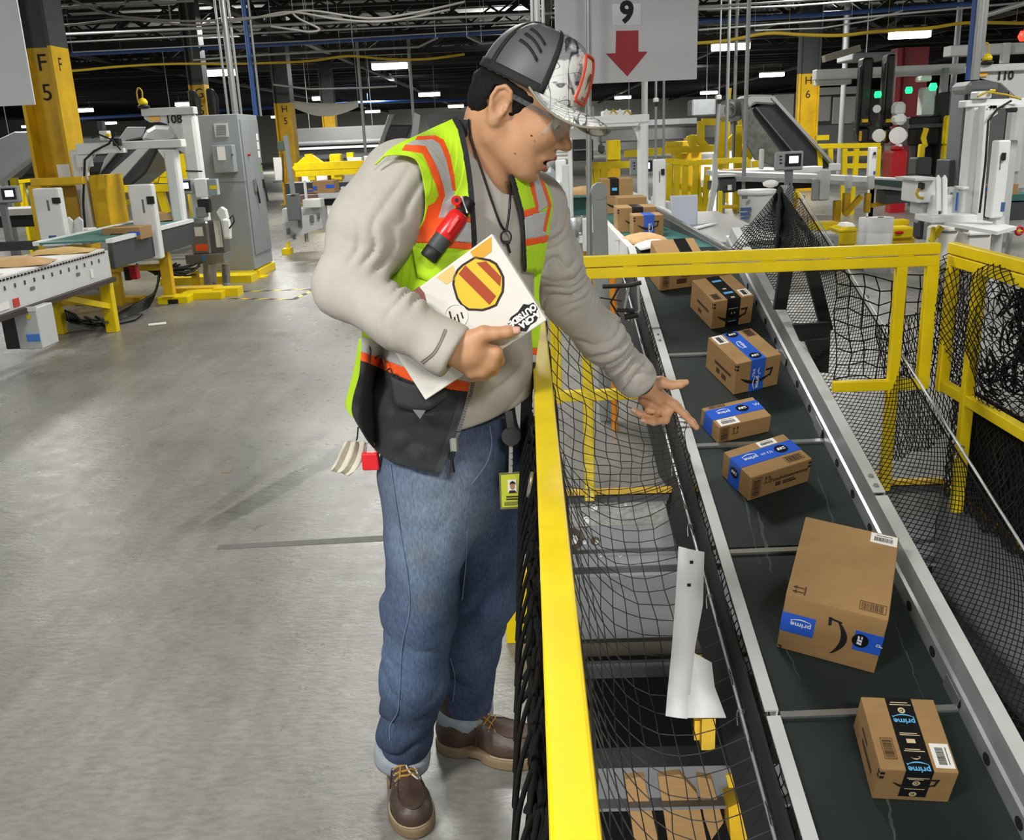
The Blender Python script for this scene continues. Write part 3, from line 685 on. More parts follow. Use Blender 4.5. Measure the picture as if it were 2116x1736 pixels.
# D: smaller, label over the corner
D_ = on_belt('small flat carton with blue tape, beside the pointing finger', .093, 1.433, .295, .255, .161, .086)
D_.rects('tape', TAPEB, 'T', [(0, .058, .255, .058 + TW)]); D_.rects('tape', TAPEB, 'L', [(.161 - .133, 0, .161 - .058, .086)])
D_.prime('T', .075, .096, .026, PI, TAPEW); D_.badge('T', .165, .096, .03, 0); D_.text('W', .03, 'T', .24, .1, 0, TAPEW, 'tape_print')
D_.label('T', .012, .004, .105, .052, 'a'); D_.barcode('F', .008, .006, .05, .08, 'b'); D_.arrows('F', .082, .055, .036); D_.barcode('T', .02, .137, .11, .158, 'a', False)
# E: blue tape fore-and-aft
E_ = on_belt('tall brown carton with blue tape running over its front, under the mid cross rail', .244, 1.812, .314, .235, .269, .169)
t0, t1 = .078, .078 + TW; tm = (t0 + t1) / 2
E_.rects('tape', TAPEB, 'T', [(t0, 0, t1, .269)]); E_.rects('tape', TAPEB, 'F', [(t0, 0, t1, .169)])
E_.prime('T', tm, .145, .028, -PI / 2, TAPEW); E_.badge('T', tm, .035, .03, 0); E_.badge('T', tm, .245, .03, 0)
E_.prime('F', tm + .006, .045, .028, -PI / 2, TAPEW); E_.text('SMILE', .018, 'F', tm - .02, .1, -PI / 2, TAPEW, 'tape_print'); E_.smile('F', tm + .012, .105, .02, -PI / 2, TAPEW)
E_.label('T', .012, .185, .066, .262, 'b'); E_.barcode('T', .175, .2, .225, .262, 'b'); E_.smile('F', .115, .085, .085, 0); E_.corner_marks()
E_.rects('print_line', CARDD, 'L', [(.08, .075, .23, .09), (.1, .035, .13, .06), (.15, .03, .19, .055)])
# F: black tape, in the shade of the rail
F_ = on_belt('brown carton with black tape, highest one seen whole under yellow cross rail', .262, 2.439, .247, .228, .267, .161)
t0, t1 = .078, .078 + TW; tm = (t0 + t1) / 2
F_.rects('tape', TAPEK, 'T', [(t0, 0, t1, .267)]); F_.rects('tape', TAPEK, 'F', [(t0, 0, t1, .161)])
F_.rects('tape_print', TAPEC, 'T', [(t0 + .012, .06, t1 - .012, .08), (t0 + .012, .2, t1 - .012, .22)], .0018); F_.rects('tape_print', TAPET, 'T', [(tm - .01, .11, tm + .01, .122), (tm - .01, .01, tm + .01, .025)], .0018)
F_.label('T', .168, .012, .222, .085, 'b'); F_.barcode('T', .012, .02, .055, .08, 'b'); F_.smile('F', .115, .075, .085, 0); F_.corner_marks()
F_.rects('tape_print', TAPEC, 'F', [(tm - .022, .03, tm + .022, .034)], .0018); F_.rects('tape_print', TAPET, 'F', [(t0 + .01, .105, t1 - .01, .107), (tm - .01, .075, tm - .004, .083), (tm + .006, .075, tm + .012, .083)], .0018)
F_.rects('print_line', CARDD, 'L', [(.08, .075, .22, .09), (.1, .03, .14, .05)])
G_ = on_belt('brown carton half hidden behind yellow cross rail, farthest up the incline', .06, 2.90, .20, .38, .22, .105)
G_.barcode('F', .015, .01, .055, .095, 'b'); G_.text('recommended', .028, 'F', .2, .075, 0); G_.rects('print_line', CARDD, 'F', [(.1, .03, .16, .06)])
# cartons and mailers on the level feed belt
def level_box(label, px0, px1, py, Yf, h, d, mcard=None, yaw=0):
    a = at(px0, py, Yf); b = at(px1, py, Yf); w = b.x - a.x; c, n = math.cos(yaw), math.sin(yaw)
    return Carton(label, (a.x, Yf, TZ + .002), Vector((c, n, 0)), Vector((-n, c, 0)), Vector((0, 0, 1)), w, d, h, 'cartons on the level feed belt', mcard)
k = level_box('brown carton with blue tape on the level belt behind cross rail', 1309, 1371, 490, 6.55, .145, .24); w = k.w
k.rects('tape', TAPEB, 'F', [(w * .34, 0, w * .70, .145)]); k.rects('tape', TAPEB, 'T', [(w * .34, 0, w * .70, .24)]); k.smile('F', w * .5, .085, w * .36); k.corner_marks(); k.prime('F', w * .52, .06, .026, PI / 2, TAPEW)
k = level_box('brown carton with black tape directly behind the blue-taped one on level belt', 1276, 1356, 487, 6.9, .175, .3); w = k.w
k.rects('tape', TAPEK, 'T', [(w * .38, 0, w * .66, .3)]); k.rects('tape', TAPEK, 'F', [(w * .38, 0, w * .66, .175)]); k.smile('F', w * .5, .09, w * .3); k.corner_marks()
k = level_box('plain low carton third in the row on level belt', 1277, 1336, 440, 7.6, .20, .3)
k = level_box('largest carton with black tape and smile at far end of level belt', 1243, 1308, 440, 8.6, .30, .35); w = k.w
k.rects('tape', TAPEK, 'F', [(w * .28, .16, w * .56, .30)]); k.rects('tape', TAPEK, 'T', [(w * .28, 0, w * .56, .35)]); k.smile('F', w * .5, .10, w * .36); k.rects('tape_print', TAPEC, 'F', [(w * .34, .2, w * .5, .225)], .0018)
k = on_belt('shaded carton with black tape tipping onto the incline above cross rail', .075, 3.05, .06, .255, .24, .135, group='cartons on the level feed belt'); w = k.w
k.rects('tape', TAPEK, 'F', [(w * .52, 0, w * .80, .135)]); k.rects('tape', TAPEK, 'T', [(w * .52, 0, w * .80, .24)]); k.smile('F', w * .62, .07, w * .3); k.corner_marks()
def mailer(label, c, sx, sy, m, rz=0, group=None, th=.025):
    P = []
    for i in range(7):
        row = []
        for j in range(9):
            a, b = i / 6 * 2 - 1, j / 8 * 2 - 1
            x, y = b * sx / 2, a * sy / 2; z = th * (max(0, 1 - b * b) ** .5) * (max(0, 1 - a * a) ** .6) + .004 * math.sin(5 * b + 3 * a) + .006
            row.append(Vector(c) + Vector((x * math.cos(rz) - y * math.sin(rz), x * math.sin(rz) + y * math.cos(rz), z)))
        P.append(row)
    return tag(obj('padded_mailer', MB().grid(P), m, solid=-.004), label, 'package', group)
mailer('yellow padded mailer in front of cartons on the level belt', (TX + .10, 6.3, TZ), .26, .34, KRAFT, .3, th=.05)
mailer('white padded mailer half behind the cross rail on the level belt', (TX + .12, 5.95, TZ), .22, .25, PAPER, .1, th=.04)
# ================================================================== guard rails
def rail_pair(mbb, a, b, w=.038):
    a, b = Vector(a), Vector(b)
    mbb.bar(a + Vector((0, 0, 1.0475)), b + Vector((0, 0, 1.0475)), w if abs((b - a).x) > abs((b - a).y) else w, .045, (0, 0, 1))
    return mbb
def tube_rail(name, parent, a, b, z, w=.038, h=.044):
    a, b = Vector(a), Vector(b); mb = MB(); a.z = b.z = z
    d = (b - a).normalized(); s_ = Vector((-d.y, d.x, 0)) * (w / 2); u = Vector((0, 0, h / 2))
    mb.add([a - s_ - u, a + s_ - u, a + s_ + u, a - s_ + u, b - s_ - u, b + s_ - u, b + s_ + u, b - s_ + u], [(0, 1, 2, 3), (7, 6, 5, 4), (0, 4, 5, 1), (1, 5, 6, 2), (2, 6, 7, 3), (3, 7, 4, 0)])
    return obj(name, mb, YEL, parent, bevel=.004, seg=2)
g1 = thing('guard_rail', 'bright yellow guard rail running from the camera past the man\'s hip', 'railing', (.019, 1.8, 0))
RX = .019
tube_rail('top_rail', g1, (RX, -1.2, 0), (RX, 3.86, 0), 1.048); tube_rail('second_rail', g1, (RX, -1.2, 0), (RX, 3.86, 0), 1.002)
for y in (.2, 2.75): obj('post', MB().bb((-.0, y - .02, 0), (.038, y + .02, .98)), YEL, g1, bevel=.003)
obj('kick_plate', MB().bb((-.115, 2.68, 0.0), (-.03, 2.71, .27)), YEL, g1, bevel=.004)
obj('kick_plate', MB().bb((-.045, 2.64, 0.0), (-.03, 2.72, .27)), YEL, g1)
g2 = thing('guard_rail', 'yellow cross guard rail spanning over the inclined conveyor', 'railing', (.8, 3.9, 0))
CYR = 3.90
tube_rail('top_rail', g2, (.0, CYR, 0), (1.668, CYR, 0), 1.048); tube_rail('second_rail', g2, (.0, CYR, 0), (1.668, CYR, 0), 1.000)
for x0 in np.arange(.1, 1.6, .28): obj('weld_bead', MB().bb((x0, CYR - .0215, 1.0215), (x0 + .06, CYR - .017, 1.0265)), YEL, g2)
def post(parent, x, z0, z1, y=CYR, w=.044): return obj('post', MB().bb((x - w / 2, y - .018, z0), (x + w / 2, y + .018, z1)), YEL, parent, bevel=.004, seg=2)
post(g2, 1.52, 0.0, .98); post(g2, 1.645, .46, .98, w=.05); post(g2, .098, .45, .98); post(g2, .23, 0.0, .98)
tube_rail('mid_rail', g2, (1.27, CYR, 0), (1.665, CYR, 0), .480); tube_rail('mid_rail', g2, (.08, CYR, 0), (.44, CYR, 0), .480)
obj('base_plate', MB().bb((1.46, 3.985, .02), (1.58, 4.06, .032)), YELB, g2)
g3 = thing('guard_rail', 'yellow guard rail at right draped with torn black netting', 'railing', (1.715, 3, 0))
GX = 1.72
tube_rail('top_rail', g3, (GX, -.5, 0), (GX, 3.90, 0), 1.048); tube_rail('second_rail', g3, (GX, -.5, 0), (GX, 3.90, 0), 1.000)
obj('post', MB().bb((GX - .022, 3.855, .45), (GX + .022, 3.895, .98)), YEL, g3, bevel=.004); obj('post', MB().bb((GX - .022, 3.62, .0), (GX + .022, 3.66, .98)), YEL, g3, bevel=.004)
obj('post', MB().bb((GX - .022, 1.7, .0), (GX + .022, 1.74, .98)), YEL, g3, bevel=.004)
tube_rail('mid_rail', g3, (GX, -.5, 0), (GX, 3.90, 0), .48)
# ================================================================== hanging signs
def sign(label, corners_px, Y, marks=True):
    x0, x1 = at(corners_px[0], 100, Y).x, at(corners_px[1], 100, Y).x; z0 = at((corners_px[0] + corners_px[1]) / 2, corners_px[2], Y).z; z1 = z0 + .86
    t = thing('hanging_sign', label, 'sign', ((x0 + x1) / 2, Y, z0))
    obj('panel', MB().bb((x0, Y, z0), (x1, Y + .012, z1)), mat('sign_white', 'c9cacf', 0.5), t, bevel=.002)
    mb = MB()
    for x in (x0 + .08, x1 - .08): mb.tube([(x, Y + .006, z1), (x, Y + .006, DECKZ)], .006, 5)
    obj('hanging_wire', mb, GALV, t)
    return t, x0, x1, z0
s1, x0, x1, z0 = sign('white hanging sign with red down arrow and the number 9', (1148, 1441, 170), 5.6)
def sp(px, py): return at(px, py, 5.6)
mb = MB(); ar = [(1273, 64), (1319, 63), (1319, 107), (1338, 107), (1296, 158), (1252, 111), (1272, 110)]
mb.prism([sp(*q) + Vector((0, -.001, 0)) for q in ar], (0, -.002, 0)); obj('arrow', mb, mat('arrow_red', '9c1420', .5), s1)
obj('clear_sleeve', MB().prism([sp(*q) + Vector((0, -.001, 0)) for q in ((1264, 8), (1324, 7), (1325, 52), (1266, 53))], (0, -.002, 0)), mat('sleeve_plastic', 'c2c5ca', .2, spec=.8), s1)
obj('lettering', text_mb('9', .15, FRONT(sp(1295, 27) + Vector((0, -.006, 0))), bold=.006), INK, s1)
sign('blank white hanging sign cut off at the top left corner', (-300, 52, 225), 5.6)
tag(obj('sign_pole', MB().cyl((at(1216, 560, 5.35).x, 5.35, .3), (at(1228, 0, 5.35).x, 5.35, DECKZ), .016, n=10).cyl((at(1218, 232, 5.35).x, 5.35, at(1218, 232, 5.35).z - .03), (at(1218, 232, 5.35).x, 5.35, at(1218, 232, 5.35).z + .03), .024, n=8), GALV), 'thin galvanised pole crossing in front of the numbered sign beside cap brim', 'pole')
np_ = thing('net_post', 'grey tapered steel post below the thin pole behind cross rail', 'post', at(1243, 540, 5.1))
a, b = at(1246, 585, 5.1), at(1238, 395, 5.1); a = Vector((a.x + .01, 5.1, 0))
obj('web', MB().bar(a, b, .075, .05, (0, 1, 0)), GRY, np_, bevel=.005); obj('cap_plate', MB().cyl(b - Vector((0, .03, 0)), b + Vector((0, .03, 0)), .045, n=10), GRY, np_)
# ================================================================== netting
def net(name, label, P, r, m=ROPE, n=3, skip=1, wob=0.0, drop=None, diag=False, cat='net', parent=None, edge=0, seed=1):
    """cords laid along the rows and columns of a point grid P[i][j]"""
    rnd = random.Random(seed); R, Cn = len(P), len(P[0]); mb = MB()
    if wob: P = [[q + Vector((rnd.uniform(-wob, wob), rnd.uniform(-wob, wob), rnd.uniform(-wob, wob))) for q in row] for row in P]
    if diag:
        for s in range(-R, Cn):
            for sg in (1, -1):
                pts = [P[i][s + i if sg > 0 else Cn - 1 - s - i] for i in range(R) if 0 <= s + i < Cn]
                if len(pts) > 1: mb.tube(pts, r, n, smooth=False)
    else:
        for i in range(0, R, skip): mb.tube(P[i], r * (edge if edge and i in (0, R - 1) else 1), n, smooth=False)
        for j in range(0, Cn, skip): mb.tube([P[i][j] for i in range(R)], r * (edge if edge and j in (0, Cn - 1) else 1), n, smooth=False)
    return tag(obj(name, mb, m, parent), label, cat) if parent is None else obj(name, mb, m, parent)
# 1: sagging safety net between the near rail and the rod beside the conveyor
ROD = lambda v: bw(-.09, v, -.10)
P = []
nr, nc = 18, 42
for j in range(nc):
    v = -1.9 + 3.26 * j / (nc - 1); q = ROD(v); A = Vector((.047, min(q.y, 3.86), .95 if q.y < 3.6 else .80)); row = []
    wv = .05 * math.sin(j * .45); c1 = Vector((.058, A.y + .02, .30 + .15 * q.z)); c2 = Vector((.12, q.y - .03, q.z - .26 + wv))
    for i in range(nr):
        t = (i / (nr - 1)) ** .9; u = 1 - t; p = A * u ** 3 + c1 * 3 * u * u * t + c2 * 3 * u * t * t + q * t ** 3
        p = p + Vector((.005 * math.sin(j * .8 + i * .6), .016 * math.sin(i * .7 + j * .3) * math.sin(PI * t), .006 * math.sin(j * 1.1 + i * .9)))
        if p.y > 3.86: p.y = 3.86
        row.append(p)
    P.append(row)
net('safety_net', 'coarse black safety net sagging between the near yellow rail and the conveyor', P, .0022, mat('net_cord_grey', '383633', .85, spec=.2), 3, wob=.004)
P = []
for j in range(13):
    t = j / 12; tp_ = Vector((.055 + .57 * t, 3.85, .90 - .46 * t - .10 * math.sin(PI * t))); bt_ = Vector((.07 + .58 * t, 3.80, .02 + .10 * t)); P.append([tp_.lerp(bt_, i / 17) + Vector((.008 * math.sin(i * .7 + j), -.03 * math.sin(PI * i / 17) - .01 * math.sin(j * .9), -.05 * math.sin(PI * t) * (i / 17))) for i in range(18)])
net('safety_net', 'black net end panel hanging below the yellow cross rail beneath the outstretched arm', P, .0022, mat('net_cord_grey', '383633', .85, spec=.2), 3, wob=.005)
# 2: steel rod with hooks holding the net along the conveyor's left side
rod = thing('net_rod', 'grey steel rod with wire hooks along the conveyor\'s left side', 'rod', ROD(0))
obj('rod', MB().tube([ROD(v) for v in np.linspace(-2.2, 3.3, 12)], .006, 7), GALV, rod)
for v in (-1.35, -.62, .10, .62, 1.02, 1.42, 1.95, 2.35, 2.8):
    c = ROD(v); obj('hook', MB().tube(smoothpath([c + BN * -.012 + BX * .004, c + BX * .012, c + BN * .012, c - BX * .012, c - BX * .014 - BN * .03 - BE * .03], 5), .0028, 5), STAIN, rod)
# fine dark net filling the strip between rod and belt frame
P = []
for j in range(150):
    v = -2.1 + 5.4 * j / 149; row = []
    for i in range(9):
        t = i / 8; p = bw(-.09 + .075 * t, v + .012 * math.sin(i * 1.7), -.10 - .05 * math.sin(PI * t) + .06 * t + .006 * math.sin(j * .9 + i)); row.append(p)
    P.append(row)
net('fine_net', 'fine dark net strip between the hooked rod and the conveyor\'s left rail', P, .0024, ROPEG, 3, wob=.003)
mb = MB(); mb.add([bw(u, v, h) for v in (-2.4, 3.4) for u, h in ((-.055, -.06), (-.12, -.30), (-.10, -.30), (-.045, -.06))], [(0, 1, 5, 4), (2, 3, 7, 6), (1, 2, 6, 5), (0, 4, 7, 3), (0, 3, 2, 1), (4, 5, 6, 7)])
tag(obj('side_skirt', mb, mat('skirt_dark', '252525', .8)), 'dark skirt plate hanging under the conveyor\'s left rail', 'panel')
# 3: fine diamond mesh on the right between flange and cable
CAB = lambda v: bw(.80 + .10 * (v / 3.4), v, .36 + .05 * v / 3.4)
def rnet(v0, v1, nu, nv, bulge):
    P = []
    for j in range(nv):
        v = v0 + (v1 - v0) * j / (nv - 1); a = bw(.632, v, .10); b = CAB(v) - BN * .03; row = []
        for i in range(nu):
            t = i / (nu - 1); p = a.lerp(b, t); row.append(p + BX * (bulge * math.sin(PI * t) * (1 + .25 * math.sin(v * 2.3))) - BN * (.5 * bulge * math.sin(PI * t)))
        P.append(row)
    return P
net('mesh_net', 'fine black diamond netting along the conveyor\'s right flange', rnet(-1.6, 3.5, 15, 175, .05), .0018, ROPE, 3, diag=True)
cb = thing('net_cable', 'thin steel cable with hooks holding up the right diamond netting', 'cable', CAB(1))
obj('cable', MB().tube([CAB(v) for v in np.linspace(-1.8, 3.25, 14)], .0055, 6), GALV, cb)
obj('hem_cord', MB().tube([CAB(v) - BN * .03 for v in np.linspace(-1.7, 3.25, 60)], .004, 4), ROPE, cb)
for v in (.2, .85, 1.45, 2.0, 2.6, 3.2):
    c = CAB(v); obj('hook', MB().tube(smoothpath([c + BN * .01, c + BX * .014, c - BN * .02, c - BN * .035 + BE * .01, c - BN * .05 - BX * .008], 5), .0026, 5), STAIN, cb)
# 4: apex of the netting behind the cross rail, folded tent
ap = at(1612, 388, 5.9)
def tri_net(A, B, C, nu, nv, lab, name='mesh_net', diag=True, r=.0024, sag=.05, m=ROPE):
    A, B, C = map(Vector, (A, B, C)); P = []
    for j in range(nv):
        t = j / (nv - 1); l = A.lerp(B, t); q = A.lerp(C, t); P.append([l.lerp(q, i / (nu - 1)) + Vector((0, sag * math.sin(PI * i / (nu - 1)) * t, -sag * math.sin(PI * i / (nu - 1)) * .6)) for i in range(nu)])
    return net(name, lab, P, r, m, 3, diag=diag)
tri_net(ap, at(1512, 512, 5.55), at(1606, 545, 5.3), 18, 22, 'black net tent flap left of its apex behind the cross rail', diag=False)
tri_net(ap, at(1606, 545, 5.3), at(1735, 560, 4.6), 24, 34, 'black diamond net tent flap right of its apex behind the cross rail')
tag(obj('net_tie', MB().tube(smoothpath([ap, at(1610, 450, 5.6), at(1604, 520, 5.35), at(1596, 560, 5.2)], 6), [.012 + .010 * (k % 3 == 1) for k in range(19)], 6), ROPE), 'gathered black net fold dropping from the tent apex', 'net')
for k, (p0, p1) in enumerate((((1592, 400), (1512, 510)), ((1640, 440), (1700, 545)))):
    pass
# black cloth brackets behind the diamond net
for lab, pts, Y in (('dark strap hanging behind the diamond net, left one', ((1612, 555), (1640, 555), (1625, 640), (1600, 640)), 4.7), ('dark slanting strap behind the diamond net joining a black box', ((1664, 555), (1692, 555), (1722, 680), (1700, 690)), 4.5), ('dark horizontal strap behind the diamond net above black box', ((1640, 672), (1716, 666), (1716, 700), (1655, 706)), 4.45), ('small black box behind the diamond net', ((1664, 704), (1716, 700), (1712, 770), (1690, 770)), 4.4)):
    tag(obj('dark_strap' if 'strap' in lab else 'black_box', MB().prism([at(x, y, Y) for x, y in pts], (0, .03, 0)), mat('black_cloth', '1b1b1c', .9)), lab, 'strap' if 'strap' in lab else 'box')
# 5: coarse torn net stretched between the cross rail end and the right rail
P = []
for j in range(9):
    row = []
    for i in range(9):
        x = 1727 + (1955 - 1727) * i / 8; y = 553 + 22 * math.sin(PI * i / 8) * (1 - j / 10) + j * 28 + (6 * math.sin(i * 2 + j)); row.append(at(x + 4 * math.sin(j * 1.3), y, 3.97 + .03 * math.sin(i)))
    P.append(row)
net('torn_net', 'coarse torn net hanging behind the cross rail\'s right end posts', P, .0028, ROPE, 4, wob=.006)
P = []
for j in range(27):
    t = j / 26; a = onx(1990 + 126 * t, 515 + 40 * t, 1.75) if False else Vector((1.755, 3.92 - 1.25 * t, 1.06)); row = []
    for i in range(19):
        s = i / 18; q = a + Vector((-.075 * math.sin(PI * min(1, s * 1.2)) - .02 + .02 * math.sin(j * .5), 0, -.0 - s * .60 + .012 * math.sin(PI * min(1, s * 3)))); 
        q.z += .015 * math.sin(j * .6 + i * .3) * min(1, i / 3); q.y += .03 * math.sin(i * .5); row.append(q)
    P.append(row)
net('draped_net', 'black net draped over the right yellow guard rail', P, .0021, ROPE, 3, diag=True, wob=.003)
net('draped_net', 'tangled black net layer hanging low on the right guard rail', [[q + Vector((.05, .06, -.05)) for q in row] for row in P], .0021, ROPE, 3, wob=.012, seed=4)
rnd = random.Random(9); mb = MB()
for k in range(70):
    c = Vector((1.76 + rnd.uniform(-.02, .03), 3.36 + rnd.gauss(0, .07), .80 + rnd.gauss(0, .11))); pts = [c + Vector((rnd.uniform(-.02, .02), rnd.uniform(-.05, .05), rnd.uniform(-.06, .06))) for _ in range(4)]; mb.tube(smoothpath(pts, 3), .004, 4)
for k in range(30):
    c = Vector((1.76, 3.50 + rnd.gauss(0, .07), .62 + rnd.gauss(0, .05))); pts = [c + Vector((rnd.uniform(-.02, .02), rnd.uniform(-.05, .05), rnd.uniform(-.04, .04))) for _ in range(4)]; mb.tube(smoothpath(pts, 3), .004, 4)
o = tag(obj('net_tangle', mb, ROPE), 'dense knot of black netting caught on the right rail', 'net')
P = []
for j in range(26):
    t = j / 25; a, b = at(1812, 670, 3.95), at(1990, 555, 3.93); top = a.lerp(b, t) - Vector((0, 0, .05 * math.sin(PI * t))); row = []
    for i in range(12): row.append(top + Vector((.01 * i, .0, -.055 * i - .01 * math.sin(j * .7))))
    P.append(row)
net('draped_net', 'black diagonal net sweeping up to the right rail\'s corner', P, .0022, ROPE, 3, diag=True, wob=.004)
P = [[Vector((1.78, 3.9 - 1.6 * j / 50, .47 - .5 * i / 12 + .012 * math.sin(j + i))) for i in range(13)] for j in range(51)]
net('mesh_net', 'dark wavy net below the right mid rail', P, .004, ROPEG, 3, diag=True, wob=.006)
tag(obj('black_curtain', MB().bb((1.83, 1.2, .0), (1.84, 3.83, .46)), mat('black_cloth', '1b1b1c', .9)), 'black cloth screen behind the net under the right mid rail', 'screen')
# 6: rolled-up bundle of netting along the near rail
rnd = random.Random(2); mb = MB()
for k in range(26):
    ph = rnd.uniform(0, 6.28); fq = rnd.uniform(.12, .75) * rnd.choice((1, -1)); rr = rnd.uniform(.003, .012); pts = []
    for i in range(46):
        y = .35 + 1.95 * i / 45; a = ph + i * fq; pts.append(Vector((-.010 + rr * .9 * math.cos(a) + rnd.uniform(-.003, .003), y, .91 + rr * 5 * math.sin(a) - .05 + rnd.uniform(-.01, .01))))
    mb.tube(pts, .0034, 5)
for k in range(30):
    y = .4 + 1.9 * k / 30; z0 = .62 + rnd.uniform(-.05, .12); mb.tube(smoothpath([(-.014, y, z0 + .17), (-.027, y + .02, z0 + .14), (-.029, y + .05, z0 + .12), (-.014, y + .065, z0 + .14)], 4), .0028, 5)
    mb.tube(smoothpath([(-.015, y, .96), (-.03, y + .01, .9), (-.04, y + .02, .8)], 4), .003, 5)
o = tag(obj('net_bundle', mb, ROPE), 'rolled bundle of black netting tied along the outer side of the near yellow rail', 'net')
c = Vector((-.012, 1.50, .985)); tag(obj('carabiner', MB().tube([c + Vector((.004 * math.sin(a), .014 * math.cos(a), .020 * math.sin(a))) for a in np.linspace(0, 2 * PI, 15)[:-1]], .003, 6, closed=True), STAIN), 'steel snap hook fixing the net bundle to the near rail', 'hook')
# white guard sheets under the net, yellow bin and cardboard below
wg = thing('guard_sheet', 'creased white plastic guard sheet hanging below the net beside the conveyor', 'panel', at(1430, 1300, 2.9))
SHT = mat('white_sheet', 'd4d6d6', .5, var=.06, scale=6, bump=.15, bscale=9)
def gp(x, y): return at(x, y, 2.95 - (y - 1130) * .0011)
G = [[gp(1402, 1130), gp(1425, 1136), gp(1455, 1142)], [gp(1396, 1230), gp(1420, 1240), gp(1452, 1250)], [gp(1388, 1340), gp(1418, 1330), gp(1436, 1338)], [gp(1378, 1440), gp(1405, 1440), gp(1424, 1445)], [gp(1375, 1480), gp(1400, 1484), gp(1420, 1486)]]
obj('sheet', MB().grid(G), SHT, wg, solid=.006)
obj('sheet', MB().grid([[gp(1424, 1345), gp(1470, 1370)], [gp(1420, 1420), gp(1476, 1420)], [gp(1420, 1484), gp(1500, 1484)]]), SHT, wg, solid=.006)
for x, y in ((1428, 1162), (1423, 1209)): obj('slot', MB().box(gp(x, y) + Vector((0, -.008, 0)), (.012, .004, .018)), HOLE, wg)
yb = thing('yellow_machine_post', 'yellow machine post with orange flash inside the floor opening', 'machine', at(1460, 1450, 3.2))
obj('housing', prect(1426, 1388, 1482, 1448, 3.1, .12), YELB, yb); obj('flash', MB().prism([at(x, y, 3.09) for x, y in ((1428, 1418), (1450, 1410), (1452, 1430), (1430, 1436))], (0, .004, 0)), ORG, yb); obj('post', prect(1450, 1486, 1478, 1550, 3.1, .08), YELB, yb); obj('post', prect(1435, 1490, 1447, 1530, 3.14, .03), YELB, yb)
ch = thing('chute_panel', 'bright curved metal chute panel between the rod and the conveyor', 'chute', bw(-.1, -.8, -.3))
obj('panel', MB().grid([[bw(-.085 + .06 * t, v, -.19 - .05 * math.sin(PI * t)) for t in np.linspace(0, 1, 5)] for v in np.linspace(-2.3, .15, 10)]), mat('chute_metal', 'b9bcbd', .28, .5, var=.12, scale=5), ch, solid=.004)
for k, (pts, lab) in enumerate(((((1360, 1605), (1405, 1600), (1440, 1640), (1460, 1736), (1380, 1736)), 'large tan cardboard sheet leaning in the lower level'), (((1440, 1605), (1470, 1610), (1495, 1700), (1470, 1736), (1455, 1690)), 'narrow tan cardboard sheet beside the large one in the lower level'), (((1290, 1610), (1330, 1605), (1360, 1736), (1310, 1736)), 'shadowed cardboard sheet at left in the lower level'))):
    tag(obj('cardboard_sheet', MB().prism([at(x, y, 3.4) for x, y in pts], (0, .02, .01)), CARD), lab, 'cardboard')
tag(obj('yellow_bin', MB().prism([at(x, y, 3.3) for x, y in ((1505, 1670), (1535, 1655), (1550, 1736), (1510, 1736))], (0, .12, 0)), YELB), 'torn yellow bin edge at bottom beside the conveyor', 'bin')
tag(obj('yellow_sign_plate', MB().prism([at(x, y, 3.3) for x, y in ((1500, 1602), (1522, 1598), (1532, 1628), (1506, 1628))], (0, .01, 0)), YELB), 'small yellow plate in the dark lower level', 'plate')
# ================================================================== implicit-surface modelling
def V3(*a): return np.array(a, dtype=np.float64)
def npv(v): return np.array([v[0], v[1], v[2]], dtype=np.float64)
def cone(p, a, b, ra, rb):
    a = npv(a); b = npv(b); d = b - a; t = np.clip(((p - a) @ d) / (d @ d), 0, 1); t = t * t * (3 - 2 * t) * .35 + t * .65
    return np.linalg.norm(p - a - t[:, None] * d, axis=1) - (ra + (rb - ra) * t)
def ell(p, c, r):
    r = npv(r); q = (p - npv(c)); k0 = np.linalg.norm(q / r, axis=1); k1 = np.linalg.norm(q / (r * r), axis=1) + 1e-9
    return k0 * (k0 - 1) / k1
def smin(a, b, k):
    h = np.maximum(k - np.abs(a - b), 0) / k; return np.minimum(a, b) - h * h * k * .25
def smax(a, b, k): return -smin(-a, -b, k)
def chain(p, pts, k=.02):
    d = None
    for (a, ra), (b, rb) in zip(pts[:-1], pts[1:]):
        e = cone(p, a, b, ra, rb); d = e if d is None else smin(d, e, k)
    return d
_rs = np.random.RandomState(3); _LAT = _rs.rand(32, 32, 32) * 2 - 1
def vnoise(p, s=1.0):
    q = p * s; i = np.floor(q).astype(int); f = q - i; f = f * f * (3 - 2 * f); o = 0
    for dx in (0, 1):
        for dy in (0, 1):
            for dz in (0, 1):
                w = (f[:, 0] if dx else 1 - f[:, 0]) * (f[:, 1] if dy else 1 - f[:, 1]) * (f[:, 2] if dz else 1 - f[:, 2])
                o = o + w * _LAT[(i[:, 0] + dx) & 31, (i[:, 1] + dy) & 31, (i[:, 2] + dz) & 31]
    return o
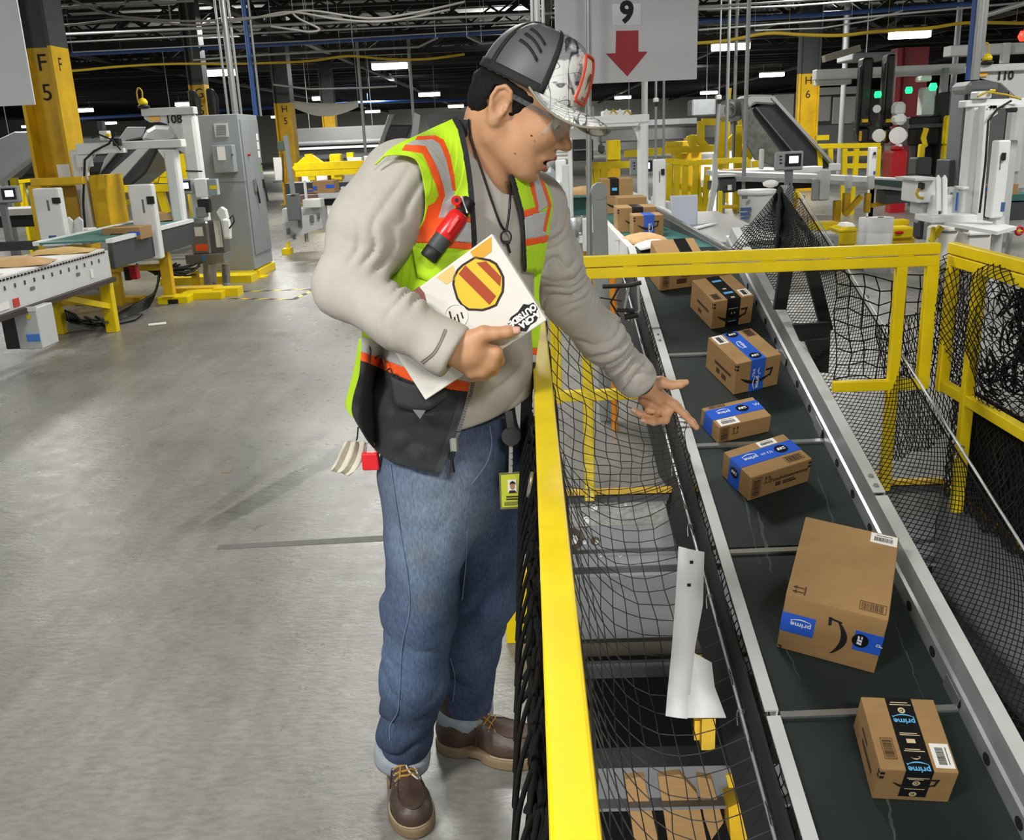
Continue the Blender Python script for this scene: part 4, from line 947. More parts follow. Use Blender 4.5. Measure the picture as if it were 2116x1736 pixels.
def mesh_sdf(f, lo, hi, h, cs=5, band=1.25):
    """surface nets over a sparse block grid; f(points)->distance"""
    lo = npv(lo); hi = npv(hi); H = h * cs; n = np.ceil((hi - lo) / H).astype(int)
    gi = np.stack(np.meshgrid(*[np.arange(k) for k in n], indexing='ij'), -1).reshape(-1, 3)
    d = np.concatenate([f(lo + (c + .5) * H) for c in np.array_split(gi, max(1, len(gi) // 200000))])
    act = gi[np.abs(d) < H * band]
    loc = np.stack(np.meshgrid(*[np.arange(cs + 1)] * 3, indexing='ij'), -1).reshape(-1, 3)
    P = (act[:, None, :] * cs + loc[None]).reshape(-1, 3)
    key = (P[:, 0].astype(np.int64) << 42) | (P[:, 1].astype(np.int64) << 21) | P[:, 2]
    uk, inv = np.unique(key, return_inverse=True)
    U = np.stack([uk >> 42, (uk >> 21) & 0x1fffff, uk & 0x1fffff], -1)
    val = np.concatenate([f(lo + c * h) for c in np.array_split(U.astype(np.float64), max(1, len(U) // 200000))])
    val = np.where(np.abs(val) < 1e-9, 1e-9, val)
    F = val[inv].reshape(len(act), cs + 1, cs + 1, cs + 1)
    corners = [F[:, dx:dx + cs, dy:dy + cs, dz:dz + cs] for dx in (0, 1) for dy in (0, 1) for dz in (0, 1)]
    S = np.stack(corners, -1); neg = S < 0; mixed = neg.any(-1) & ~neg.all(-1)
    bi, ci, cj, ck = np.nonzero(mixed); s = S[bi, ci, cj, ck]
    base = act[bi] * cs + np.stack([ci, cj, ck], -1)
    off = np.array([(a, b, c) for a in (0, 1) for b in (0, 1) for c in (0, 1)], float)
    acc = np.zeros((len(s), 3)); cnt = np.zeros(len(s))
    for a in range(8):
        for b in range(a + 1, 8):
            if np.abs(off[a] - off[b]).sum() == 1:
                x = (s[:, a] < 0) != (s[:, b] < 0); t = s[:, a] / np.where(x, s[:, a] - s[:, b], 1)
                acc += np.where(x[:, None], off[a] + t[:, None] * (off[b] - off[a]), 0); cnt += x
    verts = lo + (base + acc / cnt[:, None]) * h
    ck_ = (base[:, 0].astype(np.int64) << 42) | (base[:, 1].astype(np.int64) << 21) | base[:, 2]
    order = np.argsort(ck_); sk = ck_[order]
    def find(q):
        k = (q[:, 0].astype(np.int64) << 42) | (q[:, 1].astype(np.int64) << 21) | q[:, 2]
        i = np.searchsorted(sk, k); i = np.minimum(i, len(sk) - 1); return np.where(sk[i] == k, order[i], -1)
    faces = []
    for ax, (u, w), ci_ in ((0, (1, 2), 4), (1, (2, 0), 2), (2, (0, 1), 1)):
        x = (s[:, 0] < 0) != (s[:, ci_] < 0); e = np.nonzero(x)[0]; b = base[e]
        q = []
        for du, dw in ((0, 0), (-1, 0), (-1, -1), (0, -1)):
            o = b.copy(); o[:, u] += du; o[:, w] += dw; q.append(find(o))
        q = np.stack(q, -1); ok = (q >= 0).all(-1); q = q[ok]; fl = s[e][ok][:, 0] < 0
        q[~fl] = q[~fl][:, ::-1]; faces.append(q)
    return verts, np.concatenate(faces)
def smooth_np(v, fc, it=2, lam=.5):
    e = np.concatenate([fc[:, [0, 1]], fc[:, [1, 2]], fc[:, [2, 3]], fc[:, [3, 0]]]); n = len(v)
    deg = np.bincount(e.ravel(), minlength=n).astype(float); deg[deg == 0] = 1
    for _ in range(it):
        a = np.zeros_like(v)
        for k in range(3): a[:, k] = np.bincount(e[:, 0], v[e[:, 1], k], n) + np.bincount(e[:, 1], v[e[:, 0], k], n)
        v = v + lam * (a / deg[:, None] - v)
    return v
def np_obj(name, v, fc, m, parent=None, mi=None):
    l = npv(root_of(parent).location) if parent is not None else 0
    me = bpy.data.meshes.new(name); me.vertices.add(len(v)); me.vertices.foreach_set('co', (v - l).astype(np.float32).ravel())
    nl = fc.size; k = fc.shape[1]; me.loops.add(nl); me.loops.foreach_set('vertex_index', fc.astype(np.int32).ravel()); me.polygons.add(len(fc)); me.polygons.foreach_set('loop_start', np.arange(0, nl, k, dtype=np.int32))
    ms = m if isinstance(m, (list, tuple)) else [m]
    for q in ms: me.materials.append(q)
    if mi is not None: me.polygons.foreach_set('material_index', mi.astype(np.int32))
    me.polygons.foreach_set('use_smooth', np.ones(len(fc), bool)); me.update(calc_edges=True); me.validate()
    o = bpy.data.objects.new(name, me); COL.objects.link(o)
    if parent is not None: o.parent = parent
    return o
def sdf_obj(name, f, lo, hi, h, m, parent=None, it=2, mif=None):
    v, fc = mesh_sdf(f, lo, hi, h); v = smooth_np(v, fc, it)
    mi = None
    if mif is not None: mi = mif(v[fc].mean(1))
    return np_obj(name, v, fc, m, parent, mi)
def rays_np(px):                            # (N,2) pixels -> directions with y=1
    c = np.stack([px[:, 0] - CX, CY - px[:, 1], np.full(len(px), -FPX)], -1) / FPX
    d = c @ CR.T; return d / d[:, 1:2]
def drape(px, f, off, y0=1.4, y1=2.4, n=60):
    """depth at which each pixel's ray meets the surface f=off (nan where it misses)"""
    d = rays_np(px); Y = np.full(len(px), y0); hit = np.zeros(len(px), bool)
    for _ in range(n):
        v = f(CAM + d * Y[:, None]) - off; hit |= np.abs(v) < .0015; Y = np.where(hit, Y, Y + v * .75)
    return np.where(hit & (Y < y1), Y, np.nan)
def fillnan(G, it=400):
    m = np.isnan(G); G = np.where(m, np.nanmean(G), G)
    for _ in range(it):
        Pd = np.pad(G, 1, 'edge'); A = (Pd[:-2, 1:-1] + Pd[2:, 1:-1] + Pd[1:-1, :-2] + Pd[1:-1, 2:]) / 4; G = np.where(m, A, G)
    return G
def cr_interp(P, n):                        # Catmull-Rom resample of rows (K,...) -> n
    K = len(P); t = np.linspace(0, K - 1, n); i = np.minimum(t.astype(int), K - 2); f = (t - i).reshape(-1, *([1] * (P.ndim - 1)))
    p0, p1, p2, p3 = P[np.maximum(i - 1, 0)], P[i], P[i + 1], P[np.minimum(i + 2, K - 1)]
    return .5 * (2 * p1 + (p2 - p0) * f + (2 * p0 - 5 * p1 + 4 * p2 - p3) * f * f + (3 * p1 - p0 - 3 * p2 + p3) * f ** 3)
def inpoly(px, poly):
    x, y = px[:, 0], px[:, 1]; r = np.zeros(len(px), bool); n = len(poly); j = n - 1
    for i in range(n):
        xi, yi = poly[i]; xj, yj = poly[j]
        r ^= ((yi > y) != (yj > y)) & (x < (xj - xi) * (y - yi) / (yj - yi + 1e-12) + xi); j = i
    return r
# ================================================================== the man
SKIN = mat('skin', 'c0906c', 0.5, var=0.09, scale=14, bump=.04, bscale=300); LIP = mat('lip', '9c5a50', 0.45); MOUTH = mat('mouth_dark', '2a1210', 0.6)
SHIRT = mat('grey_cotton', 'b3aea7', 0.9, var=.05, scale=30, bump=.05, bscale=500, spec=.2)
DENIM = mat('denim', '343f54', 0.9, scale=5, var=.3, col2='52617b', bump=.12, bscale=420, spec=.12, stretch=(1, 1, .55)); DENIMP = mat('denim_inside', '8d959d', 0.9, var=.12, scale=40)
LIME = mat('lime_fabric', 'b4de1c', 0.75, var=.08, scale=14, bump=.08, bscale=200); VORG = mat('orange_trim', 'f2591a', 0.7); SILV = mat('reflective_silver', 'b4b5b4', 0.45, var=.05, scale=30)
VBLK = mat('black_vest_cloth', '212326', 0.8, var=.15, scale=14, bump=.08, bscale=150); HAIRM = mat('black_hair', '070708', 0.7, var=.5, scale=60, stretch=(6, 6, 1), bump=.4, bscale=90, spec=.25)
man = thing('person', 'man in lime safety vest and camouflage cap hugging a laptop and pointing', 'person', (-.14, 2.0, 0))
HC = at(1052, 225, 1.95)
HM = Matrix.Translation(HC) @ Matrix.Rotation(math.radians(-12), 4, 'Z') @ Matrix.Rotation(math.radians(28), 4, 'Y') @ Matrix.Rotation(math.radians(-4), 4, 'X')
HMI = np.array(HM.inverted())
def hl(p): return p @ HMI[:3, :3].T + HMI[:3, 3]
def hw(x, y, z): return HM @ Vector((x, y, z))
HS = 1.02
def head_f(p):
    q = hl(p) / HS; q = q.copy(); s = np.sign(q[:, 1]); q[:, 1] = np.abs(q[:, 1]); E = lambda c, r: ell(q, c, r); Cn = lambda a, b, ra, rb: cone(q, a, b, ra, rb)
    d = E((.014, 0, .05), (.094, .073, .086))
    d = smin(d, E((.058, 0, -.012), (.056, .060, .085)), .035)
    d = smin(d, Cn((.006, .046, -.055), (.074, .016, -.085), .022, .021), .035)          # jaw
    d = smin(d, E((.092, 0, -.086), (.016, .019, .016)), .022)                             # chin
    d = smin(d, E((.082, .036, -.012), (.026, .024, .024)), .026)                          # cheek
    d = smin(d, Cn((.104, 0, .038), (.088, .042, .036), .012, .011), .018)                 # brow
    d = smin(d, E((.105, 0, -.048), (.017, .026, .017)), .018)                             # muzzle
    d = smax(d, -E((.114, .032, .015), (.020, .017, .011)), .016)                          # eye socket
    d = smin(d, Cn((.105, 0, .030), (.123, 0, -.008), .0085, .012), .014)                   # nose
    d = smin(d, E((.131, 0, -.0125), (.0125, .0125, .0105)), .010)
    d = smin(d, E((.119, .0125, -.0165), (.011, .008, .0085)), .008)
    d = smax(d, -E((.121, .0075, -.0265), (.0065, .0035, .005)), .004)
    d = smin(d, Cn((.1195, 0, -.0425), (.104, .024, -.050), .0062, .0035), .006)            # upper lip
    d = smin(d, Cn((.1120, 0, -.0705), (.098, .021, -.058), .0078, .004), .006)             # lower lip
    d = smax(d, -E((.112, 0, -.0555), (.026, .0225, .0078)), .004)                          # open mouth
    d = smax(d, -E((.112, 0, -.0815), (.008, .018, .004)), .010)
    ear = E((-.004, .0745, .004), (.0185, .009, .033)); rim = None
    pts = [(.012, .0775, .016), (.008, .0815, .029), (-.006, .0835, .034), (-.018, .085, .024), (-.021, .084, .006), (-.015, .081, -.014), (-.006, .077, -.026), (.002, .0745, -.031)]
    for a, b in zip(pts[:-1], pts[1:]):
        e = Cn(a, b, .0042, .0042); rim = e if rim is None else np.minimum(rim, e)
    ear = smin(smax(ear, -E((.001, .084, -.001), (.012, .0085, .020)), .005), rim, .005)
    ear = smin(ear, E((-.001, .0755, -.029), (.0075, .005, .0085)), .006); ear = smin(ear, E((.011, .077, -.004), (.004, .005, .006)), .005)
    d = smin(d, ear, .008)
    return d * HS
# ---- skeleton
NB = at(1000, 325, 1.99); SR = at(828, 376, 1.87); SL = at(1108, 432, 2.09)
ER = at(718, 590, 1.79); WR = at(935, 722, 1.715); EL = at(1172, 618, 2.17); WL = at(1318, 784, 2.30)
PEL = at(942, 925, 2.0)
F_ = V3(.72, -.69, 0); F_ /= np.linalg.norm(F_); R_ = V3(-F_[1] * -1, 0, 0); R_ = V3(-.69, -.72, 0); R_ /= np.linalg.norm(R_)
def torso_sp(p, c, kd):                      # squash along the facing direction
    q = p - npv(c); a = q @ R_; b = q @ F_ / kd; return np.stack([a, b, q[:, 2]], -1)
TC = npv(at(972, 560, 1.985))
def torso_core(p, g=0.0):
    q = torso_sp(p, TC, .70); W = lambda px, py, Y: torso_sp(npv(at(px, py, Y))[None], TC, .70)[0]
    d = chain(q, [(W(985, 395, 1.995), .118), (W(978, 480, 1.985), .158), (W(965, 640, 1.98), .156), (W(965, 770, 1.985), .160), (W(950, 900, 1.995), .158)], .05)
    e = chain(q, [(W(850, 385, 1.90), .072), (W(985, 385, 1.99), .098), (W(1095, 435, 2.08), .07)], .05)
    return smin(d, e, .06) * .82 - g
def crease(ph): return np.abs(np.sin(ph)) ** .55 * 1.6 - 1.15
def wr(p, a, b, n, amp, ph=0.0, sharp=1.0):   # creases running round a limb, broken up and slanting
    a = npv(a); b = npv(b); d = b - a; L = np.linalg.norm(d); t = ((p - a) @ d) / (L * L)
    w = vnoise(p, 11) * .10 + vnoise(p + 3.1, 26) * .035
    return -amp * crease((t + w) * n * PI + ph) * np.clip(.55 + 1.5 * vnoise(p + 7.7, 12), 0, 1.35)
def win(p, c, r): return np.exp(-(np.linalg.norm(p - npv(c), axis=1) / r) ** 2)
SLR = [(SR, .079), (at(772, 470, 1.83), .081), (ER, .060)]; SLR2 = [(ER, .060), (at(820, 658, 1.735), .053), (at(925, 718, 1.715), .045), (at(941, 727, 1.712), .046)]
SLL = [(SL, .068), (at(1140, 530, 2.12), .060), (EL, .055), (at(1245, 705, 2.235), .052), (at(1312, 778, 2.29), .046), (at(1327, 796, 2.305), .045)]
def sleeves(p):
    r = smin(chain(p, SLR, .03), chain(p, SLR2, .03), .03)
    l = chain(p, SLL, .03)
    return r, l
def shirt_f(p):
    t = torso_core(p); r, l = sleeves(p)
    r = r + wr(p, ER, WR, 9, .0115, .4) / (1 + np.exp(-((p - npv(ER)) @ (npv(WR) - npv(ER)) / np.linalg.norm(npv(WR) - npv(ER)) - .01) / .018)) * np.clip(win(p, npv(ER) * .7 + npv(WR) * .3, .16) * 1.2 + .25, 0, 1) + wr(p, SR, ER, 6, .0035) * win(p, npv(ER) + V3(.03, 0, .02), .11)
    l = l + (wr(p, SL, WL, 17, .0070, .5) * (1 - .8 * win(p, SL, .10)) + wr(p, SL + Vector((0, 0, -.15)), WL, 9, .004, 1.5)) * (1 - win(p, WL, .075))
    d = smin(smin(t, r, .03), l, .03)
    d = d + (vnoise(p, 9) * .004 + vnoise(p + 5, 20) * .0022)
    low = npv(at(1010, 800, 1.86)); zz = p[:, 2] - low[2]
    d = d - .008 * crease((p[:, 2] + .30 * (p @ R_) + vnoise(p, 9) * .035) * 42) * np.exp(-((zz - .02) / .09) ** 2) * (t < .03) * np.clip(.5 + 1.2 * vnoise(p + 2, 9), 0, 1.2) - .004 * crease((p @ F_ * .3 + p @ R_ + .5 * p[:, 2] + vnoise(p, 8) * .04) * 34) * (t < .012) * (1 - win(p, SR, .20)) * (1 - win(p, SL, .15)) * np.clip(.1 + 1.4 * vnoise(p + 4, 8), 0, 1)          # gathered at the belly
    # hem: cut by a slanted plane, hollow cuffs
    ha, hb = npv(at(945, 893, 1.86)), npv(at(1075, 838, 1.95)); up = np.cross(hb - ha, F_); up /= np.linalg.norm(up); up *= np.sign(up[2])
    cut = -((p - ha) @ up); d = smax(d, np.where(np.linalg.norm((p - npv(PEL))[:, :2], axis=1) < .33, cut, -1), .012)
    for w_, e_ in ((WR, npv(WR) - npv(at(850, 672, 1.73))), (WL, npv(WL) - npv(at(1245, 705, 2.235)))):
        e_ = e_ / np.linalg.norm(e_); ax = (p - npv(w_)) @ e_; rad = np.linalg.norm(p - npv(w_) - ax[:, None] * e_, axis=1); near = np.linalg.norm(p - npv(w_), axis=1) < .12
        d = np.where(near, smax(d, ax - .010, .006), d); d = np.where(near, smax(d, -np.maximum(rad - .034, -(ax + .03)), .006), d)
    # neck opening
    nk = cone(p, hw(-.012, 0, -.05), NB + Vector((.02, -.02, -.035)), .066, .066); d = smax(d, -nk, .008)
    ring = np.abs(cone(p, hw(-.012, 0, -.05), NB + Vector((.02, -.02, -.03)), .066, .066)) - .004
    return d
sdf_obj('shirt', shirt_f, (-.50, 1.55, .70), (.42, 2.45, 1.58), .0039, SHIRT, man, 1)
SDK = mat('shirt_seam', '8f8a82', .9)
# ---- jeans
RH, RK, RA = at(876, 985, 1.95), at(868, 1260, 1.955), at(834, 1560, 2.01)
LH, LK, LA = at(1008, 975, 2.07), at(1000, 1225, 2.09), at(960, 1470, 2.17)
JR = [(RH, .098), (at(878, 1110, 1.95), .087), (RK, .083), (at(855, 1400, 1.975), .079), (at(838, 1500, 2.0), .063), (RA, .055)]
JL = [(LH, .097), (at(1006, 1100, 2.08), .088), (LK, .079), (at(974, 1340, 2.13), .067), (LA, .066)]
HEMR, HEML = at(833, 1562, 2.012), at(960, 1470, 2.17)
def jeans_f(p):
    q = torso_sp(p, PEL, .74); z0 = (0, 0, -.045)
    d = chain(q, [((0, 0, .09), .155), ((0, 0, -.03), .162), ((0, 0, -.06), .15)], .03) * .84
    r = chain(p, JR, .03); l = chain(p, JL, .03)
    zk = lambda c, s: np.exp(-((p[:, 2] - c.z) / s) ** 2)
    nz_ = vnoise(p, 8) * .06 + vnoise(p + 4, 19) * .02; msk = np.clip(.45 + 1.3 * vnoise(p + 11, 9), 0, 1.2); msk2 = np.clip(.45 + 1.3 * vnoise(p + 21, 9), 0, 1.2)
    fold = lambda k, ph, sl: crease((p[:, 2] + sl * p[:, 0] + nz_) * k + ph)
    r = r - .0095 * zk(RK - Vector((0, 0, .03)), .12) * fold(30, 1.2, .7) * msk - .0105 * zk(at(838, 1490, 2.03), .11) * fold(38, 0, -.6) * msk2 - .004 * fold(22, .7, 1.0) * msk
    l = l - .0095 * zk(LK - Vector((0, 0, .08)), .15) * fold(27, .5, -.7) * msk2 - .0100 * zk(at(968, 1400, 2.15), .10) * fold(36, 2, .5) * msk - .004 * fold(20, .2, -1.0) * msk2
    d = smin(smin(d, r, .045), l, .045) if False else smin(d, smin(r, l, .012), .05)
    d = d + vnoise(p, 7) * .005 + vnoise(p + 9, 18) * .0025
    d = d - .006 * crease((p[:, 2] * .8 + np.abs(p[:, 0] + .10) * .9 + vnoise(p, 9) * .05) * 28) * np.exp(-((p[:, 2] - RH.z) / .10) ** 2) * msk
    # open hems
    for c, ax, rr in ((HEMR, npv(RA) - npv(at(838, 1500, 2.0)), .050), (HEML, npv(LA) - npv(at(974, 1340, 2.13)), .058)):
        ax = ax / np.linalg.norm(ax); t = (p - npv(c)) @ ax; rad = np.linalg.norm(p - npv(c) - t[:, None] * ax, axis=1); near = rad < .13
        d = np.where(near, smax(d, t - .012, .004), d); d = np.where(near & (t > -.1), smax(d, -np.maximum(rad - rr, -(t + .05)), .004), d)
    d = smax(d, p[:, 2] - (PEL.z + .12), .01)
    return d
def denim_wear_and_light(m):       # thigh wear and the lit right leg's brighter tone, painted in; grimy right knee
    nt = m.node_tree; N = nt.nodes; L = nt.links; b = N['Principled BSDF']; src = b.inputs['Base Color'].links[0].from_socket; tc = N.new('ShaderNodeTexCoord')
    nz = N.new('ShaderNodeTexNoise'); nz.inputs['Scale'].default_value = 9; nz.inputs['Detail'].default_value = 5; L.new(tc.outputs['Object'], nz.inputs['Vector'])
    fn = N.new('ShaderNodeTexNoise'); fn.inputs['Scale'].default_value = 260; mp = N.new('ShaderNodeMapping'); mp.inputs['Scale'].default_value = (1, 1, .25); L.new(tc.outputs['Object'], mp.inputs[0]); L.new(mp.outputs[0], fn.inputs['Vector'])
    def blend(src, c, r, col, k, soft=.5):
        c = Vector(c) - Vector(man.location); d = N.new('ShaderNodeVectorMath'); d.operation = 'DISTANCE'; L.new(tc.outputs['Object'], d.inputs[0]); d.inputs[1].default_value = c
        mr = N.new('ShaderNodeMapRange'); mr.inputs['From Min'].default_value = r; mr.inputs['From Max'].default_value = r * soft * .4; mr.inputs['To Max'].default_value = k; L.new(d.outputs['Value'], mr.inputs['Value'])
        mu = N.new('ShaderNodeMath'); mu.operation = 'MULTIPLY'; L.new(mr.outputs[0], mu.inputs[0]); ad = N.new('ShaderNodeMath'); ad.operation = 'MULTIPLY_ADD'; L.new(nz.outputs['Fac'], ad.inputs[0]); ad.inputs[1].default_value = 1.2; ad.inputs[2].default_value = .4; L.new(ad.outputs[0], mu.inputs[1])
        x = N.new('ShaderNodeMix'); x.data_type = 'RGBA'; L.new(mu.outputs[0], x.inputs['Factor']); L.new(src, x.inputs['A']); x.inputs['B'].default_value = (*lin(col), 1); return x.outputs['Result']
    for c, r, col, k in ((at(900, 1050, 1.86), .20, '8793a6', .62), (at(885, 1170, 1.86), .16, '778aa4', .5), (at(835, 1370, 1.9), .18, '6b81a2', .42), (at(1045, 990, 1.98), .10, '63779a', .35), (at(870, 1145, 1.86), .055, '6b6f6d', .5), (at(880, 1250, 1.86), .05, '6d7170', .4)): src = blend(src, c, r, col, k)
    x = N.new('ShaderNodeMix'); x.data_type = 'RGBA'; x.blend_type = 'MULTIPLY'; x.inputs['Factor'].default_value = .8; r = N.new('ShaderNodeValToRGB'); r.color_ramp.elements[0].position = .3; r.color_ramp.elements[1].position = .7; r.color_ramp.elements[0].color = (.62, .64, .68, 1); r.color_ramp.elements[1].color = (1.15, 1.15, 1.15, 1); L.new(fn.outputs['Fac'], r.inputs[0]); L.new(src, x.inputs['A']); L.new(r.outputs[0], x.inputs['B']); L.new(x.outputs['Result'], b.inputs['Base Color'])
denim_wear_and_light(DENIM)
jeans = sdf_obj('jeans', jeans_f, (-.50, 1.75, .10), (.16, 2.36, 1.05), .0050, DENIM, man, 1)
def cuff(c, axis_from, r0, label):
    ax = (Vector(c) - Vector(axis_from)).normalized(); u = ax.orthogonal().normalized(); w = ax.cross(u); P = []
    for t, dr in ((-.036, -.014), (-.032, .009), (-.018, .0105), (0, .010), (.010, .0085), (.012, .004), (.006, -.001)):
        P.append([Vector(c) + ax * t + (u * math.cos(a) + w * math.sin(a)) * (r0 + dr + .0025 * math.sin(3 * a + t * 30)) for a in np.linspace(0, 2 * PI, 33)[:-1]])
    return obj('jean_cuff', MB().grid(P, closed_u=True), DENIMP, man)
cuff(HEMR, at(838, 1500, 2.0), .060, ''); cuff(HEML, at(974, 1340, 2.13), .067, '')
SEAM = mat('denim_seam', '64758f', 0.9)
def seam(pts, f, off, name='seam', r=.0015, m=SEAM, n=40):
    P = np.array(smoothpath([(x, y, 0) for x, y in pts], 10))[:, :2]; Y = drape(P, f, off, 1.5, 2.5); ok = ~np.isnan(Y); P, Y = P[ok], Y[ok]
    if len(P) < 3: return None
    return obj(name, MB().tube([at(x, y, Yv) for (x, y), Yv in zip(P, Y)], r, 5), m, man)
seam([(806, 960), (818, 1040), (832, 1130), (842, 1190), (846, 1260), (832, 1330), (826, 1420), (822, 1470), (806, 1500), (806, 1530)], jeans_f, .0005)
seam([(1012, 880), (1016, 920), (1004, 960), (975, 1000)], jeans_f, .0003, r=.0014)
seam([(965, 1100), (962, 1170), (955, 1240)], jeans_f, .0003, r=.0014)
seam([(930, 1360), (940, 1400), (936, 1450)], jeans_f, .0003, r=.0014)
seam([(922, 681), (912, 706), (897, 731), (872, 751)], shirt_f, .0005, 'cuff_seam', .0012, SDK); seam([(1330, 750), (1312, 772), (1288, 806)], shirt_f, .0005, 'cuff_seam', .0011, SDK); seam([(918, 680), (908, 705), (893, 729), (868, 748)], shirt_f, .0005, 'cuff_seam', .0010, SDK)
# ---- boots
def boot(heel, toe, name='boot'):
    heel, toe = Vector(heel), Vector(toe); L = (toe - heel).length; ex = (toe - heel).normalized(); ey = Vector((-ex.y, ex.x, 0)); B = np.array([ex, ey, (0, 0, 1)]); o = npv(heel)
    loc = lambda p: (p - o) @ B.T / (L / .295)
    def up(p):
        q = loc(p); d = ell(q, (.055, 0, .055), (.058, .042, .062))
        d = smin(d, cone(q, (.06, 0, .085), (.05, 0, .185), .043, .046), .03)
        d = smin(d, cone(q, (.08, 0, .108), (.19, 0, .055), .040, .038), .03)
        d = smin(d, ell(q, (.205, .0, .048), (.084, .057, .044)), .03); d = smin(d, ell(q, (.245, -.0, .05), (.046, .052, .036)), .02)
        d = d + vnoise(q, 26) * .0016 + .0016 * np.sin(q[:, 0] * 160 + vnoise(q, 18) * 2) * np.exp(-((q[:, 0] - .165) / .025) ** 2) * (q[:, 2] > .05)
        # moc-toe welt
        w = np.abs(np.sqrt(((q[:, 0] - .215) / .058) ** 2 + (q[:, 1] / .034) ** 2) - 1) * .035; d = d - .0032 * np.exp(-(w / .0035) ** 2) * (q[:, 0] > .15) * (q[:, 2] > .055)
        return smax(d, .024 - q[:, 2], .004) * .9
    def sole(p):
        q = loc(p); fp = np.minimum(np.minimum(ell(q * [1, 1, 0], (.06, 0, 0), (.066, .047, 9)), ell(q * [1, 1, 0], (.205, 0, 0), (.096, .065, 9))), cone(q * [1, 1, 0], (.06, 0, 0), (.21, 0, 0), .043, .050))
        d = smax(fp, np.abs(q[:, 2] - .0165) - .0155, .004); arch = ell(q, (.115, 0, -.004), (.028, .2, .014)); return smax(d, -arch, .004) * .9
    lo = [min(heel[i], toe[i]) - .09 for i in range(2)] + [-.005]; hi = [max(heel[i], toe[i]) + .09 for i in range(2)] + [.25]
    sdf_obj(name, up, lo, hi, .0042, mat('brown_leather', '43342b', 0.5, var=.35, scale=14, bump=.14, bscale=90), man, 1)
    s = sdf_obj('boot_sole', sole, lo, hi, .004, mat('tan_sole', '78664c', 0.7, var=.15, scale=20), man, 1)
    def top(x, y, dz=.002):
        zs = np.linspace(.20, .02, 120); P = o + (np.stack([np.full(120, x), np.full(120, y), zs], -1) * (L / .295)) @ B; v = up(P); k = np.argmax(v < 0); return zs[k] + dz if v[k] < 0 else .05
    W_ = lambda x, y, z=None: Vector(o + (np.array([x, y, top(x, y) if z is None else z]) * (L / .295)) @ B)
    lac = mat('leather_lace', 'a27a35', 0.6); lg = mat('pale_lace', 'b9b2a6', 0.6)
    for k in range(4):
        x = .118 + .015 * k; obj('boot_lace', MB().tube(smoothpath([W_(x - .004, -.030), W_(x + .002, -.014), W_(x + .005, 0), W_(x + .002, .014), W_(x - .004, .030)], 4), .0030, 5), lac, man)
        for s_ in (-1, 1): obj('eyelet', MB().lathe([(.0035, 0), (.0058, .001), (.0058, .003), (.003, .003)], W_(x - .004, s_ * .031) - Vector((0, 0, .001)), 8), STAIN, man)
    obj('boot_lace', MB().tube(smoothpath([W_(.122, .0), W_(.135, .022), W_(.165, .036), W_(.178, .026), W_(.155, .008), W_(.125, .002)], 6), .0026, 5), lg, man)
    obj('boot_lace', MB().tube(smoothpath([W_(.122, .0), W_(.140, -.012), W_(.165, -.020), W_(.180, -.034)], 6), .0026, 5), lac, man)
    wl = [W_(.215 + .062 * math.cos(a), .036 * math.sin(a), None) for a in np.linspace(-2.5, 2.5, 26)]; obj('toe_welt', MB().tube(wl, .0026, 5), mat('welt_leather', '3c2c24', .6), man)
    wl = [W_(.205 + .088 * math.cos(a), .060 * math.sin(a), .034) for a in np.linspace(-2.0, 2.0, 26)]; obj('sole_welt', MB().tube(wl, .003, 5), mat('welt_tan', '9a8a6e', .7), man)
    obj('vamp_seam', MB().tube([W_(.105 + .02 * abs(b) / .04, b) for b in np.linspace(-.046, .046, 12)], .0022, 5), mat('welt_leather', '3c2c24', .6), man)
tr = onz(864, 1733, .0); tl = Vector((-.012, 2.085, 0))
hr_, hl_ = onz(826, 1597, 0), Vector((-.287, 2.163, 0)); boot(hr_, tr); boot(hl_, tl); BR_ = hr_ + (tr - hr_) * .2; BL_ = hl_ + (tl - hl_) * .2
# ---- body: head, neck, arms, hands, trunk, legs as one surface
def J(px, py, Y): return at(px, py, Y)
YL = 2.335
L_TH = [(J(1340, 790, YL - .005), .017), (J(1366, 790, YL - .025), .0145), (J(1388, 796, YL - .035), .0108), (J(1405, 794, YL - .038), .0100), (J(1418, 790, YL - .038), .0078)]
L_IN = [(J(1348, 806, YL), .018), (J(1394, 837, YL + .0), .0125), (J(1415, 857, YL - .005), .0102), (J(1430, 873, YL - .008), .0095), (J(1439, 883, YL - .010), .0080)]
L_MI = [(J(1342, 815, YL + .0), .017), (J(1383, 846, YL + .005), .0122), (J(1375, 868, YL - .016), .0104), (J(1350, 872, YL - .036), .0092), (J(1332, 869, YL - .044), .0078)]
L_RI = [(J(1336, 822, YL + .0), .016), (J(1362, 850, YL + .002), .0115), (J(1347, 862, YL - .024), .0098), (J(1324, 857, YL - .034), .0086), (J(1310, 848, YL - .036), .0074)]
L_PI = [(J(1330, 826, YL - .0), .015), (J(1347, 848, YL - .002), .0105), (J(1338, 852, YL - .024), .0086), (J(1340, 848, YL - .040), .0078), (J(1350, 850, YL - .044), .0068)]
L_PALM = [(WL, .026), (J(1336, 800, YL - .006), .024), (J(1362, 823, YL), .021)]
YR = 1.708
R_TH = [(J(968, 705, YR - .004), .020), (J(1000, 690, YR - .010), .0145), (J(1024, 689, YR - .012), .0112), (J(1048, 686, YR - .010), .0106), (J(1066, 684, YR - .006), .0082)]
R_IN = [(J(950, 712, YR), .020), (J(1022, 731, YR + .004), .0150), (J(1030, 744, YR + .038), .0110), (J(1006, 728, YR + .062), .0100), (J(990, 716, YR + .066), .008)]
R_MI = [(J(950, 722, YR), .020), (J(1012, 752, YR + .002), .0150), (J(1018, 764, YR + .040), .0112), (J(994, 744, YR + .064), .010), (J(978, 730, YR + .068), .008)]
